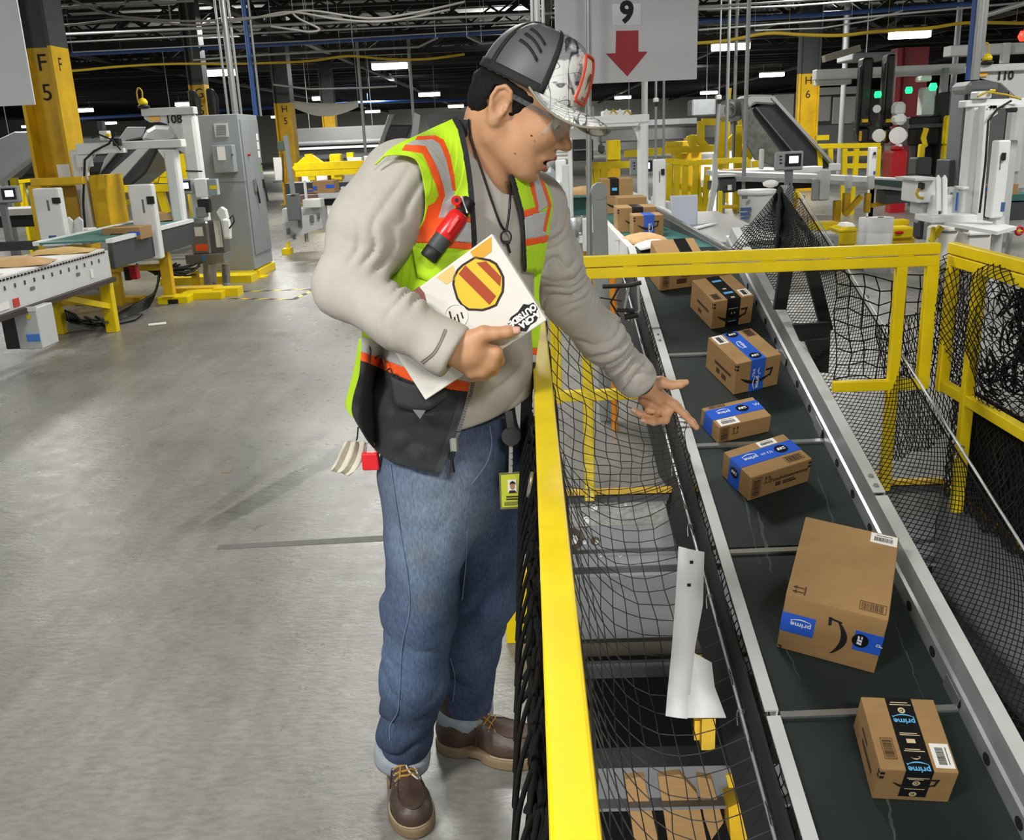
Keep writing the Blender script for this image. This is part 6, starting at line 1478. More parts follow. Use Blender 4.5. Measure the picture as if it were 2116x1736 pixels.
obj('sticker_lettering', text_mb('OUTSIDE', .0155, frame(lpx(1080, 651, .0016), tx, ty), .0001, bold=.0009), PAPER, lp); obj('sticker_lettering', text_mb('A-CRA', .0155, frame(lpx(1095, 660, .0016), tx, ty), .0001, bold=.0009), PAPER, lp)
# ---- red and black pocket light clipped to the vest
tl_ = thing('pocket_light', 'red and black pocket work light clipped to the vest chest pocket', 'flashlight', at(925, 480, 1.80))
def tp(x, y, dy=0): Y = drape(np.array([[x, y]], float), vest_low, .045)[0]; return at(x, y, (Y if Y == Y else 1.8) + dy)
a, b = tp(884, 535), tp(968, 418); D_ = (b - a); q = lambda t: a + D_ * t
obj('lens_head', MB().tube([q(0), q(.02), q(.16), q(.17)], [.015, .0175, .0175, .0165], 14), BLKM, tl_); obj('grip', MB().tube([q(.17), q(.19), q(.36), q(.40)], [.0165, .0175, .0175, .0185], 14), DGRY, tl_)
RP = mat('red_plastic', 'cf1f22', .3); obj('casing', MB().tube([q(.385), q(.42), q(.74), q(.80), q(.82)], [.0185, .0195, .0195, .016, .012], 14), RP, tl_); obj('casing_ridge', MB().bar(q(.45) + Vector((.004, -.017, 0)), q(.74) + Vector((.004, -.017, 0)), .010, .008), RP, tl_, bevel=.003)
obj('black_tip', MB().tube([q(.80), q(.82), q(1.03), q(1.05)], [.012, .014, .0135, .011], 12), BLK, tl_); obj('clip', MB().bar(tp(955, 405), tp(968, 440), .022, .003), WHT, tl_, bevel=.001)
c = tp(945, 414, -.004); obj('pivot', MB().cyl(c, c + Vector((-.002, -.012, 0)), .009, n=14).cyl(c, c + Vector((0, -.013, .001)), .004, n=8, mi=1), [RP, BLK], tl_)
obj('hinge_ear', MB().bar(c, q(.80), .010, .008), RP, tl_)
# ---- key necklace
kn = thing('key_necklace', 'black bead chain necklace with ring and key on the man\'s chest', 'necklace', at(1045, 490, 1.85))
def tk(x, y): Y = drape(np.array([[x, y]], float), lambda p: np.minimum(shirt_f(p), head_neck(p)), .004)[0]; return at(x, y, Y if Y == Y else 1.9)
def head_neck(p): return cone(p, hw(-.020, 0, -.035), NB + Vector((.0, .0, -.02)), .056, .064)
for pts in ([(968, 246), (973, 285), (990, 335), (1005, 380), (1020, 425), (1033, 460), (1044, 478)], [(1056, 362), (1055, 400), (1052, 440), (1046, 478)]):
    obj('chain', MB().tube(smoothpath([tk(x, y) for x, y in pts], 6), .0024, 5), mat('black_chain', '191718', .35, .4), kn)
c = tk(1046, 489) + Vector((0, -.006, 0)); obj('ring', MB().tube([c + Vector((.010 * math.cos(a), -.001, .0125 * math.sin(a))) for a in np.linspace(0, 2 * PI, 17)[:-1]], .0018, 5, closed=True), BLKM, kn)
obj('key', MB().bar(tk(1048, 502) + Vector((0, -.005, 0)), tk(1054, 522) + Vector((0, -.005, 0)), .004, .003).box(tk(1047, 500) + Vector((0, -.005, 0)), (.014, .003, .006)), BLKM, kn)
# ---- badge reel and badge
bd = thing('id_badge', 'yellow identity badge with a portrait hanging from a black reel at the man\'s hip', 'badge', at(1059, 1012, 1.93))
BY = 1.885
def fl(x, y, dy=0): return at(x, y, BY + dy)
def fpoly(name, pts, m, th=.0015, dy=0): mb = MB(); mb.prism([fl(x, y, dy) for x, y in pts], (0, th, 0)); return obj(name, mb, m, bd)
obj('reel', MB().cyl(fl(1056, 902), fl(1056, 902, .012), .020, n=18), BLK, bd, bevel=.003); obj('belt_clip', MB().bar(fl(1050, 850, .02), fl(1055, 885, .006), .016, .006), BLK, bd)
obj('strap', MB().bar(fl(1056, 918), fl(1055, 978), .008, .0012), mat('clear_strap', '9a968c', .3), bd)
for y in (932, 945, 958): obj('snap', MB().cyl(fl(1056, y, -.001), fl(1056, y, -.004), .0042, n=10), STAIN, bd)
fpoly('badge_holder', [(1031, 978), (1082, 975), (1086, 1050), (1034, 1053)], mat('badge_case', '6f7145', .3), .003); fpoly('badge_card', [(1035, 982), (1079, 979), (1082, 1046), (1037, 1049)], mat('badge_yellow', 'c6cc3d', .4), .001, -.002)
fpoly('portrait', [(1049, 992), (1067, 991), (1068, 1018), (1050, 1019)], PAPER, .001, -.0036); fpoly('portrait_figure', blob(1058.5, 1005, 5, 7, 12, 0, 1), mat('portrait_skin', 'a87d5c', .6), .0006, -.0046); fpoly('portrait_figure', [(1051, 1019), (1053, 1014), (1064, 1013.5), (1067, 1018)], INK, .0006, -.0046); fpoly('portrait_figure', [(1053, 1003), (1054, 997), (1059, 994), (1064, 997), (1065, 1002), (1062, 999.5), (1055, 1000)], INK, .0006, -.0052)
for y in (1026, 1031): fpoly('badge_text', [(1046, y), (1070, y - 1), (1070, y + 1.2), (1046, y + 2.2)], INK, .0006, -.0036)
fpoly('badge_text', [(1042, 1038), (1078, 1036), (1078, 1043), (1042, 1045)], mat('badge_olive', '7d8030', .6), .0006, -.0036)
# ---- padlock and work glove hanging behind the hip
pl_ = thing('padlock', 'red safety padlock hanging at the vest\'s lower back edge', 'padlock', at(766, 955, 1.90))
mb = MB(); mb.box(at(766, 952, 1.90), (.036, .02, .040)); obj('lock_body', mb, mat('padlock_red', 'd2202a', .35), pl_, bevel=.004, seg=2)
c = at(766, 932, 1.90); obj('shackle', MB().tube([c + Vector((.011 * math.cos(a), 0, .0 + .022 * math.sin(a))) for a in np.linspace(0, PI, 9)], .0028, 6), ALU, pl_)
gv = tag(obj('work_glove', MB().grid([[at(x + 9 * math.sin(k * 1.7) * .25, y, 1.925 + .010 * math.sin(k * 1.3 + x * .06)) for k, (x, y) in enumerate(zip(np.linspace(*e0, 10), np.linspace(*e1, 10)))] for e0, e1 in (((718, 757), (912, 912)), ((708, 757), (930, 934)), ((696, 748), (950, 958)), ((684, 732), (966, 978)), ((677, 714), (974, 981)))]), mat('glove_cream', 'c9c4b4', .85, var=.12, scale=40, bump=.3, bscale=60), man and None, solid=.008, subsurf=1), 'cream cloth work glove hanging behind the man beside the red padlock', 'glove')
# ---- black watch strap under the left cuff
a = WL + (WL - EL).normalized() * .004
wt = thing('wristwatch', 'dark wristwatch showing below the cuff of the pointing hand', 'watch', a)
ax = (WL - EL).normalized(); u = ax.orthogonal().normalized(); w_ = ax.cross(u); cc = WL + ax * .020
obj('strap', MB().grid([[cc + ax * t + (u * math.cos(q_) + w_ * math.sin(q_)) * .0295 for q_ in np.linspace(0, 2 * PI, 25)[:-1]] for t in (-.008, .008)], closed_u=True), DGRY, wt, solid=.002)
obj('case', MB().box(cc + Vector((-.018, -.012, -.022)), (.022, .022, .012)), BLK, wt, bevel=.003)
# ================================================================== machines and stations of the hall
def T(name, label, cat, px, py, Y, group=None): return thing(name, label, cat, at(px, py, Y), 0, group)
def R(t, pn, x0, y0, x1, y1, Y, d, m, bev=.006): return obj(pn, prect(x0, y0, x1, y1, Y, d), m, t, bevel=bev)
def Lp(t, pn, p, q, Y, w, h, m, Y2=None, bev=0): return obj(pn, MB().bar(at(*p, Y), at(*q, Y2 or Y), w, h, (0, 1, 0)), m, t, bevel=bev)
def TB(t, pn, pts, Y, r, m, n=6): return obj(pn, MB().tube([at(x, y, Y) for x, y in pts], r, n), m, t)
def hmi(label, x0, y0, x1, y1, Y, base_y, tilt=0):
    t = T('control_terminal', label, 'terminal', (x0 + x1) / 2, base_y, Y)
    w, h = x1 - x0, y1 - y0
    R(t, 'housing', x0, y0, x1, y1, Y, .08, GRY, .01); bz = R(t, 'bezel', x0 + w * .34, y0 + h * .12, x0 + w * .92, y0 + h * .78, Y - .006, .01, BLK, 0); R(bz, 'screen', x0 + w * .48, y0 + h * .24, x0 + w * .82, y0 + h * .62, Y - .010, .006, SCRN, 0)
    for k in range(3): R(t, 'button', x0 + w * .14, y0 + h * (.22 + .18 * k), x0 + w * .21, y0 + h * (.29 + .18 * k), Y - .008, .01, BLK, 0)
    R(t, 'neck', x0 + w * .35, y1, x0 + w * .62, base_y, Y + .02, .05, MGRY); return t
def bollard(label, x0, y0, x1, y1, Y, stand=True):
    t = T('light_curtain', label, 'sensor post', (x0 + x1) / 2, y1, Y); R(t, 'housing', x0, y0, x1, y1, Y, .12, WHT, .012)
    w = x1 - x0
    R(t, 'slot', x0 + w * .42, y0 + (y1 - y0) * .2, x0 + w * .5, y0 + (y1 - y0) * .38, Y - .003, .006, MGRY, 0); R(t, 'label', x0 + w * .5, y1 - (y1 - y0) * .2, x0 + w * .8, y1 - (y1 - y0) * .08, Y - .003, .006, mat('tag_blue', '3c5f8a', .5), 0); stand and ground(t, (x0 + x1) / 2, y1 - 2, Y + .02, .07, WHTG); R(t, 'sensor_eye', x0 + w * .6, y0 + (y1 - y0) * .16, x0 + w * .9, y0 + (y1 - y0) * .26, Y - .02, .03, BLK, .004); return t
def forkplates(label, x0, y0, x1, y1, Y):
    t = T('guide_plate', label, 'machine', (x0 + x1) / 2, y1, Y); w = (x1 - x0) / 2
    for k in range(2):
        a = x0 + k * w; pts = [(a + 1, y1), (a + w - 2, y1), (a + w - 2, y0 + 8), (a + w * .5, y0), (a + 1, y0 + 8)]; obj('plate', MB().prism([at(x, y, Y + .03 * k) for x, y in pts], (0, .03, 0)), WHT, t, bevel=.003)
    R(t, 'body', x0, y0 + (y1 - y0) * .45, x1 + w * .6, y1, Y + .08, .2, WHT); R(t, 'label', x0 + w * .4, y1 - (y1 - y0) * .2, x0 + w * .8, y1 - (y1 - y0) * .08, Y - .004, .004, DGRY, 0); return t
def beacon(label, px, py, Y, s=1.0):
    t = T('beacon', label, 'beacon', px, py, Y); c = at(px, py, Y); u = .05 * s
    obj('base', MB().lathe([(u * 1.1, -u * .2), (u * 1.2, u * .2), (u * .9, u * .4)], c, 14), BLK, t); obj('lamp_body', MB().lathe([(u * .85, u * .4), (u * .9, u * 1.0), (u * .6, u * 1.5), (u * .2, u * 1.7)], c, 14), YEL, t)
    obj('cable_loop', MB().tube(smoothpath([c + Vector((0, 0, u * 1.7)), c + Vector((u * .1, 0, u * 3)), c + Vector((-u * .5, 0, u * 3.6)), c + Vector((-u * 1.0, 0, u * 2.6)), c + Vector((-u * .9, 0, u * .8))], 5), u * .16, 5), CABY, t); return t
def gframe(label, x0, x1, ytop, ybot, Y, tbeam=14, tpost=26, depth=.16, posts=(1, 1), name='portal_gantry'):
    t = T(name, label, 'frame', (x0 + x1) / 2, ybot, Y)
    R(t, 'top_beam', x0, ytop, x1, ytop + tbeam, Y, depth, WHT, .008)
    if posts[0]: R(t, 'post', x0 + 2, ytop + tbeam, x0 + 2 + tpost, ybot, Y + .01, depth, WHT, .02)
    if posts[1]: R(t, 'post', x1 - 2 - tpost, ytop + tbeam, x1 - 2, ybot, Y + .01, depth, WHT, .02)
    for s_, on in ((1, posts[0]), (-1, posts[1])):
        if not on: continue
        a = (x0 + 2 + tpost) if s_ > 0 else (x1 - 2 - tpost); pts = [(a, ytop + tbeam), (a + s_ * tpost * 1.0, ytop + tbeam), (a + s_ * tpost * .4, ytop + tbeam + tpost * .8), (a, ytop + tbeam + tpost * 2.0)]
        obj('gusset', MB().prism([at(x, y, Y + .03) for x, y in pts], (0, .02, 0)), WHT, t)
    return t
def yframe(label, Y, segs, w=.05, name='yellow_barrier', cat='barrier', m=YEL):
    t = T(name, label, cat, segs[0][0], segs[0][1], Y)
    for k, (x0, y0, x1, y1) in enumerate(segs): Lp(t, 'bar', (x0, y0), (x1, y1), Y + .0037 * k, w * (1 + .004 * k), w, m)
    lo2 = sorted([p for s_ in segs for p in (s_[:2], s_[2:])], key=lambda p: -p[1])[:3]
    for k, p in enumerate((lo2[0], lo2[-1])): ground(t, p[0], p[1], Y + .02 + .01 * k, w * .8, m)
    return t
def ground(t, px, py, Y, w=.06, m=None):
    q = at(px, py, Y)
    if q.z > .02: obj('leg', MB().bb((q.x - w / 2, Y, 0), (q.x + w / 2, Y + w, q.z)), m or GALV, t)
def bg_box(label, x0, y0, x1, y1, Y, d=.25, tape=TAPEB, tb=(.3, .6), group='small cartons at far stations'):
    t = T('carton', label, 'box', (x0 + x1) / 2, y1, Y, group); R(t, 'carton_body', x0, y0, x1, y1, Y, d, CARD, .004); w = x1 - x0; h = y1 - y0
    if tape is not None: R(t, 'tape', x0 + w * tb[0], y0 + h * .3, x0 + w * tb[1], y0 + h * .6, Y - .003, .004, tape, 0)
    return t

def hang(t, *pts):
    for px, py, Y in pts: q = at(px, py, Y); obj('hanger', MB().cyl(q, (q.x, q.y, DECKZ + .01), .012, n=5), GALV, t)
# ---- left: belt conveyor at the aisle
cv = thing('belt_conveyor', 'white-sided belt conveyor along the aisle at far left with mailers on it', 'conveyor', (-4.0, 7.5, 0))
obj('belt', MB().bb((-4.30, 4.5, .738), (-3.74, 8.35, .752)), mat('white_belt', 'e3e3e0', .5, var=.06, scale=14), cv)
obj('side_panel', MB().bb((-3.74, 4.5, .50), (-3.715, 8.36, .735)), mat('conveyor_white', 'cfd0d0', .45, var=.04), cv, bevel=.003); obj('side_panel', MB().bb((-4.33, 4.5, .50), (-4.30, 8.36, .735)), WHT, cv)
obj('cable_tray', MB().bb((-3.72, 4.5, .462), (-3.68, 8.36, .500)), mat('tray_dark', '3a2f2e', .5), cv)
for k in range(60): obj('roller_tooth', MB().bb((-3.712, 5.3 + k * .05, .722), (-3.705, 5.324 + k * .05, .737)), BLK, cv)
for k in range(22): obj('slot', MB().bb((-3.713, 5.2 + k * .14, .655), (-3.708, 5.215 + k * .14, .685)), DGRY, cv)
for y in (6.45, 6.95, 7.7): obj('warning_mark', MB().bb((-3.712, y, .60), (-3.708, y + .06, .625)), MGRY, cv)
obj('notice', MB().bb((-3.712, 6.45, .525), (-3.708, 6.62, .575)), PAPER, cv); obj('notice', MB().bb((-3.712, 6.68, .52), (-3.708, 6.76, .58)), mat('notice_red', 'c43a35', .5), cv); obj('notice', MB().bb((-3.712, 7.95, .55), (-3.708, 8.0, .62)), PAPER, cv)
for y in (8.40,):
    for x in (-3.80, -4.285): obj('leg', MB().bb((x - .05, y - .04, 0), (x + .05, y + .04, .46)), YEL, cv, bevel=.005)
    obj('leg_beam', MB().bb((-4.28, y - .03, .26), (-3.8, y + .03, .34)), YELB, cv)
obj('brace', MB().bar((-3.86, 7.5, .48), (-3.80, 8.36, .24), .06, .05), YEL, cv); obj('brace', MB().bar((-4.35, 7.5, .44), (-4.285, 8.36, .30), .05, .05), YELB, cv)
obj('leg', MB().bb((-3.84, 6.05, 0), (-3.76, 6.12, .47)), GALV, cv); obj('foot', MB().bb((-3.86, 6.0, 0), (-3.72, 6.18, .012)), GALV, cv)
cv2 = thing('belt_conveyor', 'teal-belted conveyor section under the left white portal frame', 'conveyor', (-4.0, 9.4, 0))
obj('belt', MB().bb((-4.36, 8.45, .80), (-3.76, 10.9, .815)), mat('teal_belt', '3f736d', .55, var=.08), cv2); obj('side_panel', MB().bb((-3.75, 8.45, .56), (-3.71, 10.6, .79)), DGRY, cv2, bevel=.004); obj('side_strip', MB().bb((-3.76, 8.45, .79), (-3.70, 10.6, .825)), WHT, cv2); obj('side_strip', MB().bb((-4.42, 8.45, .79), (-4.36, 10.9, .825)), WHT, cv2)
for y in (9.85,): obj('leg', MB().bb((-3.86, y, .1), (-3.76, y + .09, .56)), YELB, cv2)
obj('leg', MB().bb((-4.42, 9.9, 0), (-4.33, 9.98, .56)), YELB, cv2); obj('leg_beam', MB().bb((-4.4, 9.88, .36), (-3.8, 9.95, .42)), YELB, cv2)
obj('foot', prect(325, 614, 388, 634, 9.9, .25), YEL, cv2, bevel=.006); obj('foot_opening', prect(347, 619, 368, 630, 9.893, .012), BLK, cv2)
obj('foot', prect(240, 616, 290, 630, 10.1, .2), YELB, cv2)
mailer('brown kraft mailer lying open-sided on the left conveyor', (-4.0, 7.30, .755), .55, .35, KRAFT, .15, 'mailers on the left conveyor', .06); mailer('pale mailer at the left picture edge on the conveyor', (-3.95, 6.55, .755), .40, .28, mat('mailer_pale', 'e2c9a0', .7), -.1, 'mailers on the left conveyor', .05); mailer('flat yellow mailer nearest the teal belt on the left conveyor', (-4.0, 8.1, .755), .50, .30, mat('mailer_gold', 'cfae6c', .7), .2, 'mailers on the left conveyor', .04)
mailer('brown mailer on the teal belt behind the sensor post', (-4.1, 10.6, .82), .35, .3, KRAFT, .1, 'mailers on the left conveyor', .09)
t = bg_box('tan carton with blue end on the teal belt under the left portal', 212, 471, 290, 497, 9.0, .3, TAPEB, (.68, .99)); R(t, 'print_line', 228, 483, 252, 486, 8.995, .004, CARDD, 0)
# control boxes under the conveyor
t = T('control_box', 'grey control box with blue label under the left conveyor', 'box', 45, 725, 6.85); R(t, 'box_body', 33, 637, 82, 722, 6.8, .25, WHTG, .006); R(t, 'box_side', 5, 640, 36, 722, 6.83, .2, DGRY, .006); R(t, 'label', 55, 691, 82, 706, 6.794, .006, mat('label_sky', '4a86d8', .5), 0); R(t, 'label', 52, 634, 75, 644, 6.79, .006, WHT, 0); R(t, 'sticker', 55, 650, 62, 659, 6.79, .006, YEL, 0)
t = T('junction_box', 'red and black switch box under the left conveyor end', 'box', 270, 565, 9.2); R(t, 'box_body', 256, 553, 268, 580, 9.2, .08, BLK); R(t, 'switch', 266, 550, 283, 578, 9.18, .08, RED, .01)
t = T('junction_box', 'grey drive unit behind the left conveyor legs', 'box', 195, 620, 9.0); R(t, 'box_body', 150, 590, 215, 632, 9.0, .2, MGRY); R(t, 'motor', 160, 600, 205, 620, 8.95, .1, GRY, .02)
mb = MB(); rnd = random.Random(3)
for k in range(12):
    o_ = k * .9; mb.tube(smoothpath([onz(150 + k * 6, 655 + (k % 4) * 4, .03 + .01 * k), onz(190 + k * 4, 668 - (k % 3) * 3, .02), onz(245, 660 - k, .03), at(300, 640 - k * 2, 9.6), at(322, 600, 9.8), at(330, 565 - k, 9.9)], 6), .013, 5)
for k in range(6): mb.tube(smoothpath([onz(130 + k * 5, 640 + k * 2, .2), onz(140 + k * 6, 662, .015), onz(215, 672 - k * 2, .015), onz(280 + k * 3, 660 - 2 * k, .02)], 6), .012, 5)
tag(obj('cable_bundle', mb, BLK), 'bundle of thick black cables looping on the floor under the left conveyors', 'cables')
mb = MB(); rnd = random.Random(5)
for k in range(16): mb.tube(smoothpath([at(300 + rnd.uniform(-20, 60), 545 + rnd.uniform(0, 12), 10.2), at(340 + rnd.uniform(-20, 50), 560 + rnd.uniform(-8, 10), 10.3), at(380 + rnd.uniform(-20, 40), 550 + rnd.uniform(-10, 20), 10.4)], 4), .012, 5)
tag(obj('cable_bundle', mb, BLK), 'tangle of black hoses below the stainless control box', 'cables')
for lab, px, py, m in (('white paper scrap with dark mark lying on the aisle floor', 325, 669, PAPER), ('small white paper scrap under the left conveyor', 95, 681, PAPER)):
    c = onz(px, py, .001); tag(obj('paper_scrap', MB().box(c, (.16, .10, .002), Matrix.Rotation(.4, 3, 'Z')), m), lab, 'paper')
c = onz(468, 974, .001); tag(obj('floor_patch', MB().box(c, (.045, .05, .0015)), mat('rust_patch', '7a6a60', .7)), 'small brown mark plate on the aisle floor', 'mark')
# station 108: portal, posts, terminal
t = gframe('left white portal frame over the teal belt below lettering 108', 155, 375, 292, 505, 10.5, 17, 24); R(t, 'lower_beam', 158, 308, 256, 318, 10.42, .1, WHT, .006); R(t, 'hole_plate', 158, 312, 190, 345, 10.44, .02, WHT, 0)
for k in range(5): R(t, 'bolt_hole', 163 + k * 6, 314, 165 + k * 6, 317, 10.435, .004, BLK, 0)
TB(t, 'sensor_cable', [(238, 275), (225, 297), (195, 312), (175, 330), (172, 420), (178, 500)], 10.4, .012, BLK); R(t, 'scanner', 205, 270, 222, 290, 10.45, .1, WHT); R(t, 'scanner', 232, 286, 246, 302, 10.4, .08, BLK); R(t, 'clip', 218, 276, 226, 283, 10.4, .05, YEL); TB(t, 'sensor_cable', [(190, 285), (205, 278), (230, 288), (250, 310)], 10.38, .010, BLK); R(t, 'camera_body', 200, 250, 212, 268, 10.5, .08, DGRY)
bollard('white sensor post left of the left portal, in front of column F 5', 75, 389, 128, 511, 9.3); bollard('tall white sensor post in front of the left portal', 274, 381, 322, 537, 9.4, False)
forkplates('pair of pointed white guide plates beside the left conveyor', 130, 448, 172, 506, 9.6)
t = T('station_post', 'white station post and arm lettered 108 left of the tall cabinet', 'post', 410, 480, 10.9)
R(t, 'arm', 291, 222, 400, 238, 10.9, .14, WHTG, .006); obj('arm_plate', MB().prism([at(x, y, 10.95) for x, y in ((297, 238), (395, 238), (395, 325), (372, 312), (366, 280), (350, 258), (330, 252), (310, 253), (298, 246))], (0, .03, 0)), WHTG, t); R(t, 'post', 384, 236, 415, 478, 10.92, .17, WHT, .03); obj('lettering', text_mb('108', .125, FRONT(at(359, 247, 10.92)), bold=.003), INK, t); R(t, 'tag', 309, 241, 330, 250, 10.94, .01, mat('tag_amber', 'e8b048', .5), 0); TB(t, 'band', [(384, 353), (418, 354)], 10.9, .008, BLK)
beacon('yellow beacon on top of the arm lettered 108', 297, 221, 10.9, 1.1); beacon('yellow beacon at right above the arm lettered 110', 2039, 130, 9.6, 1.0)
hmi('control terminal with lit screen left of the tall cabinet', 354, 370, 397, 402, 10.7, 455); hmi('control terminal with lit screen at the left picture edge', -14, 385, 36, 420, 8.8, 500)
t = T('belt_conveyor', 'grey flat conveyor behind the terminal at the left edge', 'conveyor', 35, 450, 12); R(t, 'top', -30, 432, 75, 446, 11.5, .5, WHTG); R(t, 'underside', -30, 446, 75, 470, 11.6, .4, BLK); R(t, 'leg', 63, 468, 82, 520, 11.6, .1, YEL); R(t, 'trim', -10, 500, 70, 518, 11.4, .1, DGRY)
t = T('column_guard', 'yellow guard frame around the base of column F 5', 'guard', 150, 480, 10.2); R(t, 'top_beam', 62, 367, 170, 383, 10.2, .1, YELB, .006); R(t, 'post', 68, 383, 96, 520, 10.21, .1, YELB, .006); R(t, 'panel', 112, 384, 165, 515, 10.4, .04, mat('guard_ochre', '9c7a0a', .55, var=.15, scale=3)); R(t, 'side_panel', 190, 362, 222, 470, 10.5, .5, YELB, .006)
for x0, x1, y0, y1 in ((400, 413, 185, 300), (437, 450, 182, 240)): t = T('black_mast', 'black mast behind the station post, ' + ('left one' if x0 < 420 else 'right one, above the cabinet'), 'mast', x0, y1, 13.5); R(t, 'mast', x0, y0, x1, 400, 13.5, .15, BLK, .02); ground(t, (x0 + x1) / 2, 400, 13.5, .1, BLK); TB(t, 'hose', [(x0 + 4, y0 + 8), (x0 + 12, y0 + 20), (x0 + 14, y0 + 60)], 13.4, .02, BLKM)
# tall cabinet
cab = thing('electrical_cabinet', 'tall grey electrical cabinet on a yellow base beside the aisle', 'cabinet', (-3.63, 12.1, 0))
CAB_G = mat('cabinet_grey', '8d9396', .42, var=.03, scale=2); XA, XB, YA, YB2, ZB, ZT = -3.96, -3.40, 11.72, 12.55, .10, 1.945
obj('shell', MB().bb((XA, YA, ZB), (XB, YB2, ZT)), CAB_G, cab, bevel=.008)
for k, (y0, y1) in enumerate(((11.76, 12.13), (12.15, 12.50))): d = obj('door', MB().bb((XB, y0, .28), (XB + .018, y1, ZT - .06)), mat('cabinet_door', '868b8d', .42, var=.03), cab, bevel=.004); obj('door_handle', MB().bb((XB + .018, y1 - .09, 1.05), (XB + .035, y1 - .04, 1.16)).bar((XB + .03, y1 - .06, 1.12), (XB + .05, y1 - .05, .88), .022, .02), BLK, d, bevel=.003)
obj('emergency_knob', MB().cyl((XB + .018, 11.9, 1.47), (XB + .05, 11.9, 1.47), .014, n=10), RED, cab); obj('isolator', MB().bb((XB + .018, 11.98, 1.02), (XB + .04, 12.06, 1.18)), STAIN, cab, bevel=.005)
for z0, z1 in ((1.64, 1.72), (1.53, 1.62), (1.43, 1.51)): obj('notice', MB().bb((XB + .018, 12.36, z0), (XB + .021, 12.44, z1)), PAPER, cab)
obj('notice', MB().bb((XB + .018, 12.36, 1.25), (XB + .021, 12.44, 1.33)), mat('notice_green', '77a54a', .5), cab)
t = cab; R(t, 'vent_frame', 443, 255, 471, 283, YA - .012, .012, WHTG, 0)
for k in range(6): R(t, 'vent_slat', 447, 259 + k * 3.6, 467, 261 + k * 3.6, YA - .016, .006, MGRY, 0)
R(t, 'side_box', 440, 300, 482, 357, YA - .14, .14, GRY, .005); R(t, 'notice', 449, 303, 465, 331, YA - .145, .006, PAPER, 0); R(t, 'seam_line', 425, 376, 510, 377, YA - .003, .004, MGRY, 0); R(t, 'bolt', 478, 318, 481, 322, YA - .15, .01, DGRY, 0)
obj('base_frame', MB().bb((XA + .02, YA - .02, .0), (XB + .05, YA + .04, .09)).bb((XB - .04, YA, 0), (XB + .03, YB2, .09)), YEL, cab, bevel=.004); obj('base_foot', MB().bb((XB - .1, YA - .1, 0), (XB + .12, YA + .15, .015)), YEL, cab)
t = T('document_holder', 'white document tray hung on the cabinet\'s right rear edge', 'tray', 573, 350, 12.5); R(t, 'sheet', 566, 325, 583, 373, 12.45, .02, PAPER); TB(t, 'wire_frame', [(562, 318), (585, 318), (585, 376), (564, 376)], 12.44, .008, BLK); obj('bracket', MB().bar((-3.41, 12.46, 1.35), (at(566, 345, 12.46).x, 12.46, 1.35), .02, .02), BLK, t)
# stainless control box with pedestal on yellow skid
t = T('stainless_box', 'stainless control box with orange warning label on a pedestal', 'box', 430, 600, 10.9)
R(t, 'box_body', 392, 458, 432, 527, 10.8, .25, STAIN, .02); R(t, 'box_side', 433, 455, 462, 525, 10.85, .2, mat('stainless_dark', '7d7b79', .35, .7), .01); R(t, 'label', 404, 505, 429, 518, 10.795, .006, ORG, 0); R(t, 'notice', 402, 469, 419, 488, 10.795, .006, PAPER, 0); R(t, 'notice', 444, 456, 457, 511, 10.84, .006, PAPER, 0); R(t, 'shelf', 383, 526, 463, 545, 10.75, .35, STAIN, .005); R(t, 'emblem', 417, 530, 424, 538, 10.745, .006, BLUE, 0)
obj('pedestal', MB().tube([at(432, 545, 10.95), at(436, 600, 10.95)], .075, 12), STAIN, t); obj('pedestal', MB().tube([at(466, 545, 11.2), at(468, 590, 11.2)], .05, 12), STAIN, t)
for px, py in ((444, 606), (469, 590)): TB(t, 'levelling_foot', [(px, py - 22), (px, py - 4)], 10.9, .014, STAIN); obj('foot_pad', MB().cyl(at(px, py, 10.9), at(px, py - 4, 10.9), .04, n=10), GALV, t)
t = T('skid_base', 'low yellow steel skid under the stainless box and cabinet', 'base', 430, 620, 10.6); R(t, 'channel', 372, 605, 458, 620, 10.1, .3, YEL, .004); R(t, 'channel', 330, 572, 520, 590, 11.3, .3, YEL, .004); R(t, 'channel', 440, 596, 492, 618, 10.25, .2, YEL, .004); R(t, 'upright', 396, 560, 408, 600, 11.0, .1, YELB); R(t, 'brace_plate', 352, 595, 450, 606, 10.35, .2, YELB)
t = T('junction_box', 'white junction box on the post left of the cabinet', 'box', 415, 405, 10.7); R(t, 'box_body', 402, 369, 428, 408, 10.7, .12, WHT, .01); R(t, 'clear_cover', 428, 370, 448, 404, 10.72, .1, mat('grey_clear', '8d999f', .15), .006); R(t, 'sticker', 433, 383, 449, 391, 10.715, .005, YEL, 0); R(t, 'valve', 408, 412, 432, 440, 10.72, .1, BLKM, .01); R(t, 'valve_body', 405, 428, 425, 450, 10.7, .1, STAIN, .01)
t = T('sensor_unit', 'white pointed sensor unit in front of the cabinet', 'sensor', 460, 490, 10.8); obj('housing', MB().prism([at(x, y, 10.7) for x, y in ((447, 438), (455, 428), (464, 434), (473, 470), (474, 494), (463, 494), (456, 455))], (0, .1, 0)), WHT, t); R(t, 'arm', 459, 452, 472, 494, 10.66, .06, WHT, .02); TB(t, 'sensor_cable', [(474, 452), (482, 444), (484, 458), (474, 472)], 10.68, .010, BLK)
